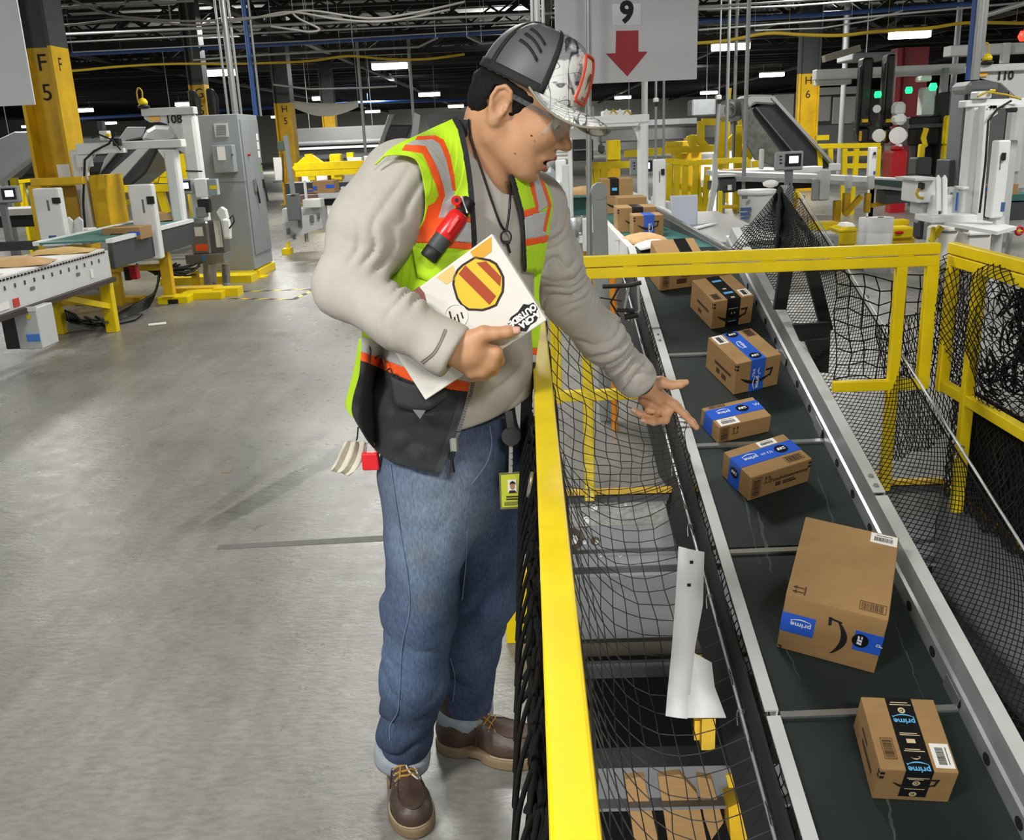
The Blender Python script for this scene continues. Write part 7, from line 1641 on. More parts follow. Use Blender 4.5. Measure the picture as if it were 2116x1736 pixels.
# hazard tape outline on the floor
hz = T('hazard_tape', 'yellow and black striped tape outline on the aisle floor', 'tape', 600, 612, 10); pts = [onz(474, 617, 0), onz(605, 619, 0)], [onz(492, 603, 0), onz(668, 597, 0)], [onz(605, 619, 0), onz(648, 600, 0)]
for a, b in pts:
    n = max(4, int((b - a).length / .11)); d = (b - a) / n; s = Vector((-d.y, d.x, 0)).normalized() * .028
    for k in range(n): p = a + d * k; obj('stripe', MB().prism([p - s, p + d - s, p + d + s + d * .5, p + s + d * .5], (0, 0, .002)), YEL if k % 2 else BLK, hz)
# second line beyond the cabinet
t = T('transfer_machine', 'white-sided conveyor machine beyond the tall cabinet', 'machine', 620, 480, 15); R(t, 'side_panel', 585, 430, 664, 476, 14.5, .5, WHT, .01); obj('side_panel', MB().prism([at(x, y, 14.3) for x, y in ((584, 462), (660, 434), (668, 470), (586, 498))], (0, .05, 0)), WHTG, t)
for x, y, w in ((592, 478, 6), (615, 462, 8), (640, 452, 7), (655, 446, 5), (604, 490, 5)): R(t, 'bracket', x, y - w, x + w, y + w, 14.25, .06, MGRY, .004)
R(t, 'guard', 592, 402, 616, 456, 14.0, .2, MGRY, .01); Lp(t, 'mast', (590, 280), (606, 402), 14.0, .06, .06, GRY); R(t, 'bracket_plate', 573, 292, 592, 312, 14.0, .03, mat('green_grey', '5b6b5f', .5)); R(t, 'roller_box', 625, 412, 662, 430, 14.2, .3, WHT, .01); TB(t, 'leg', [(632, 470), (634, 500)], 14.4, .03, GALV); TB(t, 'leg', [(595, 500), (596, 515)], 14.3, .03, YEL); R(t, 'foot', 582, 514, 600, 528, 14.2, .2, YEL); R(t, 'post', 628, 372, 633, 412, 14.6, .05, WHT)
t = T('belt_conveyor', 'grey conveyor bed carrying a taped carton right of the cabinet', 'conveyor', 700, 410, 15); R(t, 'top', 652, 398, 800, 409, 14.8, 1.0, WHTG); R(t, 'underside', 655, 409, 800, 423, 14.9, .9, BLK); R(t, 'leg', 707, 423, 717, 450, 15, .1, YEL); R(t, 'tray', 590, 378, 650, 410, 15.2, .6, DGRY); R(t, 'roller', 615, 403, 655, 418, 14.7, .4, mat('rust_roller', '7a5d55', .5))
t = bg_box('carton with blue tape right of the tall cabinet, in front of yellow frames', 646, 374, 691, 399, 15.0, .4, TAPEB, (.6, 1)); R(t, 'tape', 646, 385, 655, 393, 14.996, .005, TAPEB, 0)
bg_box('small blue-taped box just left of the carton behind the cabinet', 636, 390, 648, 400, 15.05, .2, TAPEB, (0, 1))
t = T('parcel_tray', 'dark parcel tray with white parcels left of the man\'s shoulder', 'tray', 725, 395, 16); R(t, 'side', 700, 376, 745, 396, 16, .5, DGRY); R(t, 'parcel', 716, 390, 748, 399, 15.9, .3, PAPER); R(t, 'parcel', 704, 386, 712, 398, 15.85, .2, WHT); ground(t, 735, 395, 16.2, .1)
# ducts and chutes
DUC = mat('duct_grey', '7b7d7d', .38, .35, var=.1, scale=.8)
t = T('sorter_duct', 'long grey sorter duct at head height behind the man\'s back', 'duct', 700, 300, 34); R(t, 'upper_panel', 605, 262, 800, 302, 34, 1.5, DUC, .05); R(t, 'lower_panel', 605, 307, 790, 330, 33.5, 1.5, mat('duct_dark', '5c5f60', .4, .4), .05); R(t, 'flange', 605, 302, 795, 307, 33.4, .3, WHTG, 0); R(t, 'flange', 600, 290, 790, 294, 33.6, .3, GALV, 0); hang(t, (640, 265, 34.3), (770, 265, 34.3))
t = T('sorter_duct', 'long pale sorter duct behind column F 5 and the left portal', 'duct', 200, 300, 30); R(t, 'panel', -60, 283, 402, 314, 30, 1.2, CHB if False else GALV, .05); R(t, 'lower_panel', -60, 320, 402, 340, 29.8, 1.0, DUC, .05); R(t, 'flange', -60, 314, 402, 320, 29.7, .3, WHTG, 0); hang(t, (20, 286, 30.3), (360, 286, 30.3)); ground(t, 250, 339, 30, .2, YEL); ground(t, 20, 339, 30, .2, YEL)
t = T('sorter_duct', 'grey sorter duct behind the man\'s head and yellow frames', 'duct', 960, 260, 40); R(t, 'panel', 885, 232, 1000, 262, 40, 1.5, mat('duct_mid', '6a6d6e', .45, .3)); hang(t, (900, 235, 40.3), (990, 235, 40.3)); 
t = T('tarpaulin', 'sagging translucent white sheet under the lamps right of column H 5', 'sheet', 660, 230, 30); obj('sheet', MB().grid([[at(604 + 136 * u, 208 + 12 * v + 14 * math.sin(PI * u) * (.4 + v), 30 + v) for u in np.linspace(0, 1, 14)] for v in np.linspace(0, 1, 5)]), mat('tarp_white', 'c9c9c0', .6), t, solid=.02); hang(t, (604, 208, 30.0), (740, 208, 30.0))
def chute(label, body, side, Y, back=1.2, dark=None, m2=None):
    t = T('spiral_chute', label, 'chute', body[0][0], body[0][1], Y); obj('belly', MB().prism([at(x, y, Y) for x, y in body], (0, back, 0)), dark or mat('chute_dark', '3c3e40', .35, .3, var=.15, scale=1), t, bevel=.03, seg=2)
    obj('side_wall', MB().prism([at(x, y, Y - .04) for x, y in side], (0, .05, 0)), m2 or mat('chute_grey', '8b8e8e', .35, .45, var=.12, scale=1.2), t, bevel=.01); lo_ = max(body, key=lambda p: p[1]); ground(t, lo_[0], lo_[1] - 3, Y + .3, .1, MGRY); return t
CHB = mat('chute_bright', 'b4b7b7', .3, .5, var=.15, scale=1)
t = chute('grey parcel chute left of column F 5', ((0, 340), (55, 290), (60, 305), (0, 372)), ((-30, 300), (30, 272), (84, 272), (82, 305), (0, 385), (-30, 400)), 13.5, .6, m2=CHB)
Lp(t, 'brush_edge', (0, 380), (86, 312), 13.3, .03, .12, GALV)
t = chute('grey parcel chute descending behind the left portal', ((190, 375), (265, 290), (345, 275), (300, 360), (225, 420)), ((215, 330), (262, 262), (300, 262), (292, 284), (262, 290), (205, 360)), 14.5, .8); obj('hood', MB().prism([at(x, y, 14.3) for x, y in ((288, 290), (300, 268), (318, 258), (350, 260), (368, 275), (368, 292), (330, 300))], (0, .8, 0)), CHB, t, bevel=.06, seg=2); obj('side_wall', MB().prism([at(x, y, 14.2) for x, y in ((212, 372), (292, 300), (306, 308), (238, 385))], (0, .05, 0)), CHB, t)
t = chute('narrow dark chute rising behind the man\'s vest shoulder', ((795, 258), (852, 258), (835, 300), (800, 345), (770, 345)), ((803, 236), (815, 236), (800, 275), (778, 345), (764, 352)), 20, .8); obj('side_wall', MB().prism([at(x, y, 19.9) for x, y in ((856, 232), (868, 238), (862, 285), (846, 300), (852, 262))], (0, .1, 0)), CHB, t)
t = chute('big dark descending chute left of column H 6', ((1545, 225), (1600, 205), (1718, 345), (1640, 360)), ((1530, 210), (1545, 200), (1560, 240), (1640, 350), (1655, 362), (1560, 330), (1538, 290)), 17, 1.0, m2=mat('chute_speckle', '63665f', .5, .3, var=.35, scale=9)); obj('rim', MB().prism([at(x, y, 16.9) for x, y in ((1536, 205), (1552, 195), (1598, 196), (1612, 212), (1600, 216), (1560, 214), (1548, 226))], (0, .9, 0)), CHB, t, bevel=.03); Lp(t, 'bright_edge', (1595, 200), (1722, 340), 16.9, .05, .08, CHB); Lp(t, 'painted_sheen', (1560, 222), (1650, 330), 16.95, .02, .16, mat('chute_mid', '75787a', .28, .5));  # lighter strip paints a sheen on the dark belly
t = T('duct_hood', 'grey ribbed hood with rings at the head of the dark chute', 'hood', 1515, 230, 17.5); R(t, 'body', 1500, 205, 1540, 250, 17.5, .8, CHB, .08); obj('ring', MB().tube([at(1510 + 10 * math.cos(a), 228 + 14 * math.sin(a), 17.4) for a in np.linspace(0, 2 * PI, 15)[:-1]], .03, 5, closed=True), MGRY, t)
t = T('sorter_duct', 'grey sorter ducts behind the white portal right of the cap', 'duct', 1400, 250, 36); R(t, 'panel', 1240, 262, 1520, 290, 36, 1, DUC, .05); R(t, 'box', 1430, 205, 1480, 240, 34, 1, MGRY, .05); R(t, 'lower_panel', 1300, 246, 1440, 258, 37, .6, GALV); hang(t, (1300, 265, 36.3), (1460, 210, 34.3))
for x0, x1, Y in ((1690, 1712, 60), (1720, 1745, 60), (1590, 1630, 60), (1600, 1640, 58)): pass
# yellow frames in the middle distance
yframe('yellow diagonal frame under the chute behind the left portal', 16, [(300, 310, 292, 390), (340, 305, 322, 375), (315, 300, 335, 345), (270, 362, 390, 358), (375, 318, 388, 375), (290, 372, 400, 372), (336, 345, 320, 372)], .09)
yframe('yellow rail frame behind the sensor post and left portal', 14, [(222, 391, 350, 388), (232, 391, 250, 460), (272, 391, 290, 450), (310, 391, 322, 440), (330, 391, 345, 440)], .10); yframe('thin yellow braces left of column F 5', 14.5, [(75, 325, 100, 365), (88, 310, 96, 365), (40, 375, 70, 372), (45, 375, 48, 430)], .05)
yframe('yellow frame with posts right of column H 5', 22, [(610, 345, 770, 338), (612, 358, 780, 350), (638, 318, 646, 372), (640, 325, 680, 352), (634, 330, 610, 352), (700, 335, 700, 370), (752, 345, 752, 372)], .16)
t = T('yellow_bollard', 'yellow column post with round pins right of column H 5', 'post', 695, 370, 23); R(t, 'post', 682, 318, 706, 372, 23, .3, YEL, .03); R(t, 'cap', 716, 315, 730, 330, 23, .2, YEL); R(t, 'white_box', 718, 325, 748, 340, 22.8, .2, WHT); R(t, 'white_box', 752, 322, 770, 338, 22.9, .2, WHT); ground(t, 694, 371, 23.05, .2, YEL); ground(t, 760, 337, 23, .06, YEL)
# ---- centre right: station behind the feed conveyor
t = gframe('white portal frame right of the cap over the feed conveyor', 1226, 1342, 238, 440, 9.8, 17, 20, .15, (0, 1)); R(t, 'lower_beam', 1232, 256, 1320, 262, 9.75, .1, WHT, .004); R(t, 'back_post', 1175, 285, 1184, 480, 9.0, .06, WHT, .01); R(t, 'pallet_top', 1246, 228, 1304, 244, 9.9, .3, WHT, .004)
for k in range(4): TB(t, 'air_hose', [(1246 + 14 * k, 236), (1253 + 14 * k, 227), (1262 + 14 * k, 236)], 9.8, .012, CABY if k % 2 else WHT)
t = T('station_post', 'white wide machine post left of the thin sign pole', 'post', 1170, 500, 8.2); R(t, 'post', 1150, 330, 1172, 490, 8.2, .1, WHT, .01); R(t, 'slot_rail', 1163, 340, 1177, 470, 8.1, .06, WHTG, .006); R(t, 'foot_plate', 1150, 488, 1205, 504, 7.9, .3, WHT, .004); R(t, 'block', 1140, 375, 1160, 412, 8.1, .15, WHT, .01); obj('cup', MB().lathe([(.035, 0), (.04, .06), (.07, .16)], at(1187, 490, 7.9), 14), GALV, t); R(t, 'drum', 1128, 345, 1150, 400, 9, .3, mat('pale_blue_grey', 'a9b4b8', .3), .08)
t = T('belt_conveyor', 'teal conveyor belt seen left of the thin sign pole', 'conveyor', 1200, 440, 9); R(t, 'belt', 1186, 410, 1225, 445, 10, .8, GBELT, 0); R(t, 'side', 1205, 452, 1222, 520, 7.6, .1, WHTG); mailer('dark mailer on the teal belt left of the sign pole', at(1205, 402, 10), .45, .4, KRAFT, 0, None, .08)
t = T('equipment_rack', 'black equipment rack under the cap brim', 'rack', 1215, 320, 13); R(t, 'body', 1184, 288, 1226, 332, 13, .5, BLK, .01); R(t, 'shelf_edge', 1186, 308, 1224, 311, 12.95, .06, MGRY, 0); R(t, 'knob', 1238, 296, 1250, 318, 13, .2, DGRY, .03)
hmi('dark tilted terminal behind the white portal post', 1302, 328, 1352, 362, 11.5, 395); bollard('white sensor post right of the white portal', 1352, 329, 1376, 455, 9.0)
forkplates('white low guide plates behind the open laptop', 1345, 400, 1378, 440, 9.4)
yframe('yellow guard frame left behind the white portal', 13.5, [(1212, 343, 1300, 340), (1216, 343, 1222, 395), (1232, 343, 1236, 400), (1248, 343, 1247, 395)], .09)
yframe('yellow slatted guard frame in front of the dark chute, its corner toward viewer', 14, [(1375, 332, 1440, 338), (1440, 336, 1545, 330), (1440, 336, 1430, 455), (1383, 340, 1381, 420), (1400, 340, 1397, 420), (1417, 338, 1414, 440), (1437, 340, 1450, 455), (1462, 345, 1455, 450), (1380, 380, 1440, 393), (1440, 393, 1465, 390), (1500, 335, 1499, 360), (1545, 330, 1545, 365), (1560, 332, 1562, 368), (1425, 443, 1450, 440)], .075)
yframe('yellow robot cell frame beneath the far lamps', 20, [(1290, 318, 1420, 308), (1420, 310, 1560, 300), (1425, 280, 1435, 312), (1440, 282, 1462, 308), (1492, 240, 1490, 330), (1532, 245, 1530, 325), (1500, 300, 1525, 275), (1400, 295, 1400, 330), (1375, 300, 1410, 300), (1448, 250, 1448, 300), (1450, 252, 1490, 252)], .13)
t = T('robot_post', 'tall yellow machine post with pointed tip left of the thin grey post', 'post', 1525, 320, 19); R(t, 'post', 1518, 258, 1534, 328, 19, .25, YEL, .02); R(t, 'foot_box', 1536, 298, 1556, 330, 19, .3, YEL, .02); R(t, 'plate', 1425, 278, 1440, 306, 19.2, .1, YEL, .02); ground(t, 1526, 326, 19.05, .14, YEL)
yframe('yellow tall pole with white lamp above robot frames', 21, [(1508, 182, 1495, 330)], .07)
t = T('yellow_cabinet', 'yellow stacked machine boxes behind the slatted guard frame', 'machine', 1400, 310, 22); R(t, 'box', 1398, 292, 1425, 318, 22, .5, YELB); R(t, 'box', 1256, 290, 1282, 330, 22, .5, YEL); R(t, 'box', 1420, 285, 1450, 310, 22.5, .5, YEL); ground(t, 1410, 317, 22.1, .4, YELB); ground(t, 1268, 329, 22.1, .3, YELB); ground(t, 1436, 309, 22.6, .3, YELB)
# table with the open laptop
TBZ = .80; la = onz(1392, 470, TBZ); tb = thing('work_table', 'grey work table with an open laptop behind the cross rail', 'table', (1.75, 8.2, 0)); obj('top', MB().bb((1.28, 6.6, TBZ - .03), (1.80, 9.2, TBZ)), mat('table_grey', '9a9a98', .35, .2), tb, bevel=.005)
for x in (1.32, 1.76):
    for y in (6.65, 9.15): obj('leg', MB().bb((x - .02, y - .02, 0), (x + .02, y + .02, TBZ - .03)), GALV, tb)
ol = thing('laptop', 'open silver laptop standing on the grey table behind the rail', 'laptop', onz(1430, 468, TBZ)); a, b = onz(1392, 470, TBZ + .005), onz(1440, 466, TBZ + .005); a.y = b.y = (a.y + b.y) / 2
e = b - a; u = Vector((.012, .09, .24)); obj('screen_lid', MB().prism([a, b, b + u, a + u - e * .12], (0, .008, 0)), mat('laptop_silver', 'b7bcc6', .35, .2), ol, bevel=.003); obj('lid_panel', MB().prism([a + Vector((.012, -.004, .012)), b + Vector((-.012, -.004, .012)), b + u + Vector((-.012, -.006, -.012)), a + u - e * .12 + Vector((.014, -.006, -.012))], (0, .003, 0)), mat('laptop_pane', 'a4aab6', .3), ol)
c1_, c2_ = onz(1484, 463, TBZ + .005), onz(1436, 476, TBZ + .005); obj('keyboard_base', MB().prism([a, b, c1_, c2_], (0, 0, .012)), mat('laptop_base', 'd5d7da', .35, .2), ol, bevel=.002); obj('keyboard', MB().prism([a.lerp(c2_, .2) + Vector((.02, 0, .0125)), b.lerp(c1_, .2) + Vector((-.02, 0, .0125)), b.lerp(c1_, .65) + Vector((-.02, 0, .0125)), a.lerp(c2_, .65) + Vector((.02, 0, .0125))], (0, 0, .002)), MGRY, ol)
tag(obj('paper_sheet', MB().prism([onz(x, y, TBZ + .002) for x, y in ((1500, 488), (1530, 484), (1550, 500), (1515, 503))], (0, 0, .003)), PAPER), 'white paper sheet on the grey table right of the laptop', 'paper')
# bin
t = T('waste_bin', 'white ribbed waste bin with blue lettering beside the net tent', 'bin', 1562, 475, 9.6); c = at(1561, 480, 9.6); z0, z1 = 0.0, at(1561, 392, 9.6).z; obj('body', MB().lathe([(.135, z0 - c.z), (.165, z1 - c.z - .05), (.165, z1 - c.z - .03)], c, 28), mat('bin_white', 'cdd0d1', .5), t); obj('rim', MB().lathe([(.165, z1 - c.z - .05), (.185, z1 - c.z - .04), (.185, z1 - c.z), (.165, z1 - c.z)], c, 28), WHT, t)
for y0, y1, x0, x1 in ((429, 436, 1530, 1552), (439, 446, 1530, 1550), (448, 453, 1531, 1546)): R(t, 'lettering', x0, y0, x1, y1, 9.445, .004, mat('bin_blue', '4a5f8c', .6), 0)
R(t, 'badge', 1533, 404, 1545, 411, 9.42, .006, MGRY, 0); t2 = tag(obj('plastic_bag', MB().lathe([(.02, 0), (.07, .02), (.08, .05), (.04, .07), (.01, .075)], at(1592, 388, 9.6), 14), PAPER), 'crumpled white bag on top of the waste bin', 'bag')
hmi('control terminal with lit screen on a grey stand behind the net tent', 1604, 313, 1660, 352, 9.0, 385)
t = T('terminal_stand', 'grey stand plate below the terminal above the net tent', 'stand', 1625, 430, 9.0); R(t, 'plate', 1610, 383, 1640, 432, 9.0, .06, GRY, .02); Lp(t, 'strut', (1635, 430), (1692, 520), 8.8, .04, .02, MGRY); R(t, 'yellow_knob', 1636, 396, 1654, 412, 9.1, .06, YEL, .01); R(t, 'yellow_stem', 1642, 412, 1649, 430, 9.1, .04, YELB); ground(t, 1625, 430, 9.01, .05, GRY)
# right conveyors and stations
t = T('belt_conveyor', 'grey conveyor crossing behind the net tent towards the guide plates', 'conveyor', 1700, 380, 12); obj('belt_top', MB().prism([at(x, y, 12.0) for x, y in ((1480, 355), (1700, 362), (1900, 372), (1900, 382), (1700, 372), (1480, 366))], (0, .7, 0)), WHTG, t); obj('edge', MB().prism([at(x, y, 11.9) for x, y in ((1480, 364), (1700, 370), (1900, 388), (1900, 398), (1700, 379), (1480, 374))], (0, .1, 0)), GALV, t); R(t, 'underside', 1480, 374, 1700, 392, 12.1, .6, BLK); obj('green_belt', MB().prism([at(x, y, 11.88) for x, y in ((1810, 371), (1895, 376), (1895, 392), (1810, 381))], (0, .5, 0)), mat('belt_deep_green', '2b403c', .5), t); R(t, 'skirt', 1828, 393, 1895, 420, 12, .3, DGRY)
R(t, 'bracket', 1692, 350, 1716, 415, 11.6, .1, WHTG, .02); R(t, 'bracket', 1680, 370, 1692, 415, 11.55, .08, GRY, .01)
for x in (1750, 1796): R(t, 'hanger', x, 362, x + 12, 392, 11.7, .1, WHTG, .015)
for x0, x1, y0, y1 in ((1725, 1738, 415, 465), (1745, 1757, 400, 440), (1790, 1800, 400, 440)): R(t, 'leg', x0, y0, x1, y1, 12, .1, YELB)
Lp(t, 'brace', (1745, 445), (1780, 405), 12, .06, .06, YELB); Lp(t, 'brace', (1800, 425), (1850, 415), 12.2, .05, .05, YELB); R(t, 'foot', 1685, 460, 1735, 476, 11.7, .3, YEL, .006); R(t, 'camera_head', 1718, 338, 1738, 353, 11.8, .12, WHT, .01)
t = T('parcel_bed', 'white parcel bed with loose mailers under the dark chute foot', 'conveyor', 1560, 360, 13); R(t, 'bed', 1485, 352, 1620, 362, 13, .8, WHTG); R(t, 'mailer', 1590, 350, 1620, 357, 12.9, .3, PAPER); R(t, 'mailer', 1640, 345, 1700, 358, 12.8, .3, WHT); R(t, 'mailer', 1495, 350, 1540, 357, 12.9, .3, KRAFT); ground(t, 1610, 361, 13.2, .1); ground(t, 1492, 361, 13.2, .1)
t = T('machine_column', 'slim grey machine column with lever left of the waste bin', 'machine', 1485, 400, 11); obj('column', MB().prism([at(x, y, 11) for x, y in ((1475, 318), (1481, 318), (1484, 380), (1472, 440), (1462, 440), (1474, 375))], (0, .08, 0)), WHTG, t); R(t, 'drum', 1488, 366, 1522, 398, 11.1, .3, DGRY, .02); R(t, 'tag', 1504, 382, 1512, 393, 11.05, .01, PAPER, 0); R(t, 'top_edge', 1480, 361, 1524, 366, 11.05, .3, WHTG); R(t, 'yellow_post', 1485, 395, 1493, 460, 10.8, .06, YEL); R(t, 'yellow_bar', 1493, 424, 1525, 431, 10.8, .05, YELB); R(t, 'pillar', 1571, 308, 1579, 350, 11.4, .08, WHT, .01)
forkplates('white twin-peaked guide machine beside the right portal', 1934, 361, 1960, 455, 9.0)
t = T('guide_machine', 'white guide machine body with yellow hose right of green belt', 'machine', 1920, 420, 9.2); R(t, 'body', 1896, 372, 1936, 419, 9.2, .4, WHT, .01); R(t, 'top_plate', 1892, 368, 1940, 373, 9.1, .5, WHTG, 0); R(t, 'lower_body', 1905, 419, 1938, 445, 9.3, .3, WHTG, .01); TB(t, 'hose', [(1906, 390), (1897, 392), (1894, 400), (1898, 408), (1908, 410)], 9.15, .014, CABY); R(t, 'sensor', 1905, 378, 1912, 392, 9.1, .1, BLK, .01); R(t, 'shelf', 1926, 446, 2020, 460, 8.8, .4, WHT, .006); R(t, 'panel', 1957, 388, 1985, 448, 9.1, .2, WHTG, .01); R(t, 'slot', 1963, 398, 1967, 442, 9.09, .02, MGRY, 0); R(t, 'slot', 1976, 398, 1979, 435, 9.09, .02, BLUE, 0)
t = gframe('right white portal frame beside station 110', 1995, 2200, 203, 480, 9.0, 15, 22, .15, (1, 0)); R(t, 'lower_beam', 2045, 215, 2120, 224, 8.9, .1, WHT, .004); obj('inner_post', MB().prism([at(x, y, 8.9) for x, y in ((2036, 218), (2060, 218), (2062, 235), (2046, 245), (2030, 470), (2018, 470))], (0, .12, 0)), WHT, t)
for k in range(5): R(t, 'bolt_hole', 2043 + k * 7, 220, 2046 + k * 7, 223, 8.88, .004, BLK, 0)
TB(t, 'sensor_cable', [(2090, 208), (2060, 226), (2042, 250), (2036, 340), (2024, 440)], 8.85, .010, BLK); TB(t, 'sensor_cable', [(2020, 200), (2040, 190), (2080, 196), (2110, 205)], 8.85, .010, CABY); R(t, 'gadget', 2020, 188, 2050, 204, 8.95, .15, WHT, .01); R(t, 'gadget', 2088, 222, 2104, 232, 8.85, .1, BLK, .01); R(t, 'clip', 2050, 184, 2058, 190, 8.9, .05, YEL); R(t, 'foot', 1990, 386, 2003, 392, 8.95, .2, WHT)
t = T('station_post', 'white station post and arm lettered 110 at the right edge', 'post', 2090, 300, 9.6); R(t, 'arm', 2008, 132, 2130, 147, 9.6, .14, WHTG, .006); obj('arm_plate', MB().prism([at(x, y, 9.65) for x, y in ((2012, 147), (2130, 146), (2130, 210), (2100, 200), (2070, 172), (2040, 165), (2014, 158))], (0, .03, 0)), WHTG, t); R(t, 'post', 2093, 145, 2122, 360, 9.66, .16, WHTG, .03); obj('lettering', text_mb('110', .11, FRONT(at(2077, 157, 9.64)), bold=.003), INK, t); R(t, 'tag', 2023, 150, 2041, 158, 9.63, .01, mat('tag_amber', 'e8b048', .5), 0); R(t, 'wide_post', 2065, 290, 2095, 470, 9.4, .14, WHTG, .01)
bollard('white sensor post with black eye at the right edge', 2055, 290, 2082, 450, 8.4)
for k, (x0, x1, y0, y1) in enumerate(((2035, 2042, 382, 405), (2044, 2056, 383, 404), (2090, 2104, 380, 403))): bg_box(('blue-ended small carton behind the right portal', 'small tan carton behind the right portal post', 'tan carton at the right edge on green belt')[k], x0, y0, x1, y1, 10, .25, TAPEB if k == 0 else None, (0, 1))
t = T('belt_conveyor', 'green-belted conveyor at the right edge behind the portal', 'conveyor', 2080, 420, 10); R(t, 'belt', 2010, 403, 2140, 416, 10, .6, GBELT, 0); R(t, 'edge', 2005, 402, 2030, 412, 9.8, .3, WHT, 0); R(t, 'skirt', 2070, 418, 2140, 455, 10, .4, DGRY)
# right table with papers, rolls, yellow tote
t = T('packing_table', 'white-topped table with papers beneath, right of the cross rail corner', 'table', 2010, 500, 9.0); obj('top', MB().prism([onz(x, y, .62) for x, y in ((1935, 463), (2010, 458), (2100, 475), (2060, 486))], (0, 0, .03)), WHT, t); R(t, 'leg', 1925, 470, 1932, 530, 9.2, .05, YEL); R(t, 'leg', 2083, 480, 2090, 540, 8.7, .05, GALV); obj('leg', MB().bar(at(1945, 468, 9.3), at(1922, 500, 9.3), .05, .05), YEL, t)
for lab, x0, y0, x1, y1, Y in (('stack of white paper sacks under the packing table, left one', 1938, 470, 1982, 545, 9.3), ('white paper sack under the packing table, right one', 1998, 478, 2050, 530, 9.1)): t = T('paper_sack', lab, 'sack', x0, y1, Y); R(t, 'sack', x0, y0, x1, y1, Y, .3, PAPER, .02); R(t, 'flap', x0 + 4, y0 + 8, x1 - 4, y0 + 11, Y - .01, .02, MGRY, 0)
t = T('dark_crate', 'dark crate between the white sacks under the packing table', 'crate', 2060, 520, 9.2); R(t, 'body', 2050, 488, 2070, 535, 9.25, .3, BLK); R(t, 'body_edge', 1982, 480, 1998, 535, 9.35, .3, DGRY)
for k, (x0, x1, y0, y1, lab) in enumerate(((1772, 1808, 449, 512, 'white paper roll standing left of the pair behind the cross rail'), (1790, 1840, 450, 515, 'white paper roll standing right of the pair behind the cross rail'))):
    c = at((x0 + x1) / 2, y1, 10.6 - .3 * k); c.z = 0; w = (x1 - x0) / 2 / ppm(10.6, .3); h = at(1800, y0, 10.6 - .3 * k).z - c.z; t = thing('paper_roll', lab, 'roll', c); obj('roll', MB().lathe([(w, 0), (w, h - .165), (w * .985, h - .160), (w * .985, h - .155), (w, h - .150), (w, h)], c, 26), mat('roll_white', 'dadada', .6), t); obj('core', MB().cyl(c + Vector((0, 0, h)), c + Vector((0, 0, h + .006)), w * .25, n=14), CARDD, t)
t = T('yellow_tote', 'yellow tote bin with bags left of the white rolls', 'tote', 1755, 500, 10.8); R(t, 'body', 1736, 470, 1771, 508, 10.8, .35, YEL, .02); R(t, 'rim', 1734, 474, 1773, 479, 10.78, .4, YEL, .005); R(t, 'bag', 1742, 462, 1770, 474, 10.85, .25, PAPER, .04); ground(t, 1753, 507, 10.82, .2, YEL)
t = T('yellow_machine', 'yellow floor machine with red lid right of the white rolls', 'machine', 1870, 480, 11); R(t, 'body', 1846, 470, 1890, 494, 11, .4, YEL, .02); R(t, 'lid', 1852, 478, 1868, 484, 10.95, .2, RED, .01); R(t, 'bar', 1840, 455, 1880, 466, 11.3, .2, YEL, .01); R(t, 'hub', 1896, 455, 1920, 495, 10.4, .15, DGRY, .03); R(t, 'post', 1914, 460, 1922, 496, 10.3, .08, GRY); ground(t, 1868, 493, 11.05, .25, YELB)
t = T('storage_box', 'translucent grey storage box left of the yellow tote', 'box', 1710, 500, 10.5); R(t, 'body', 1685, 484, 1734, 512, 10.5, .3, mat('tote_clear', 'a6a9a6', .35), .02); ground(t, 1709, 511, 10.55, .2, MGRY)
t = tag(obj('red_yellow_cone_toy', MB().tube([at(2106, 477, 8.6) + Vector((.035 * math.cos(a), .01 * math.cos(a), .035 * math.sin(a))) for a in np.linspace(0, 2 * PI, 15)[:-1]], .012, 6, closed=True, mi=0).cyl(at(2106, 477, 8.6), at(2106, 477, 8.75), .012, n=8, mi=1).bar(at(2106, 477, 8.6) - Vector((.03, 0, 0)), at(2106, 477, 8.6) + Vector((.03, 0, 0)), .01, .01, mi=1), [RED, YEL]), 'red and yellow valve wheel at the right picture edge', 'valve'); t.name = 'valve_wheel'
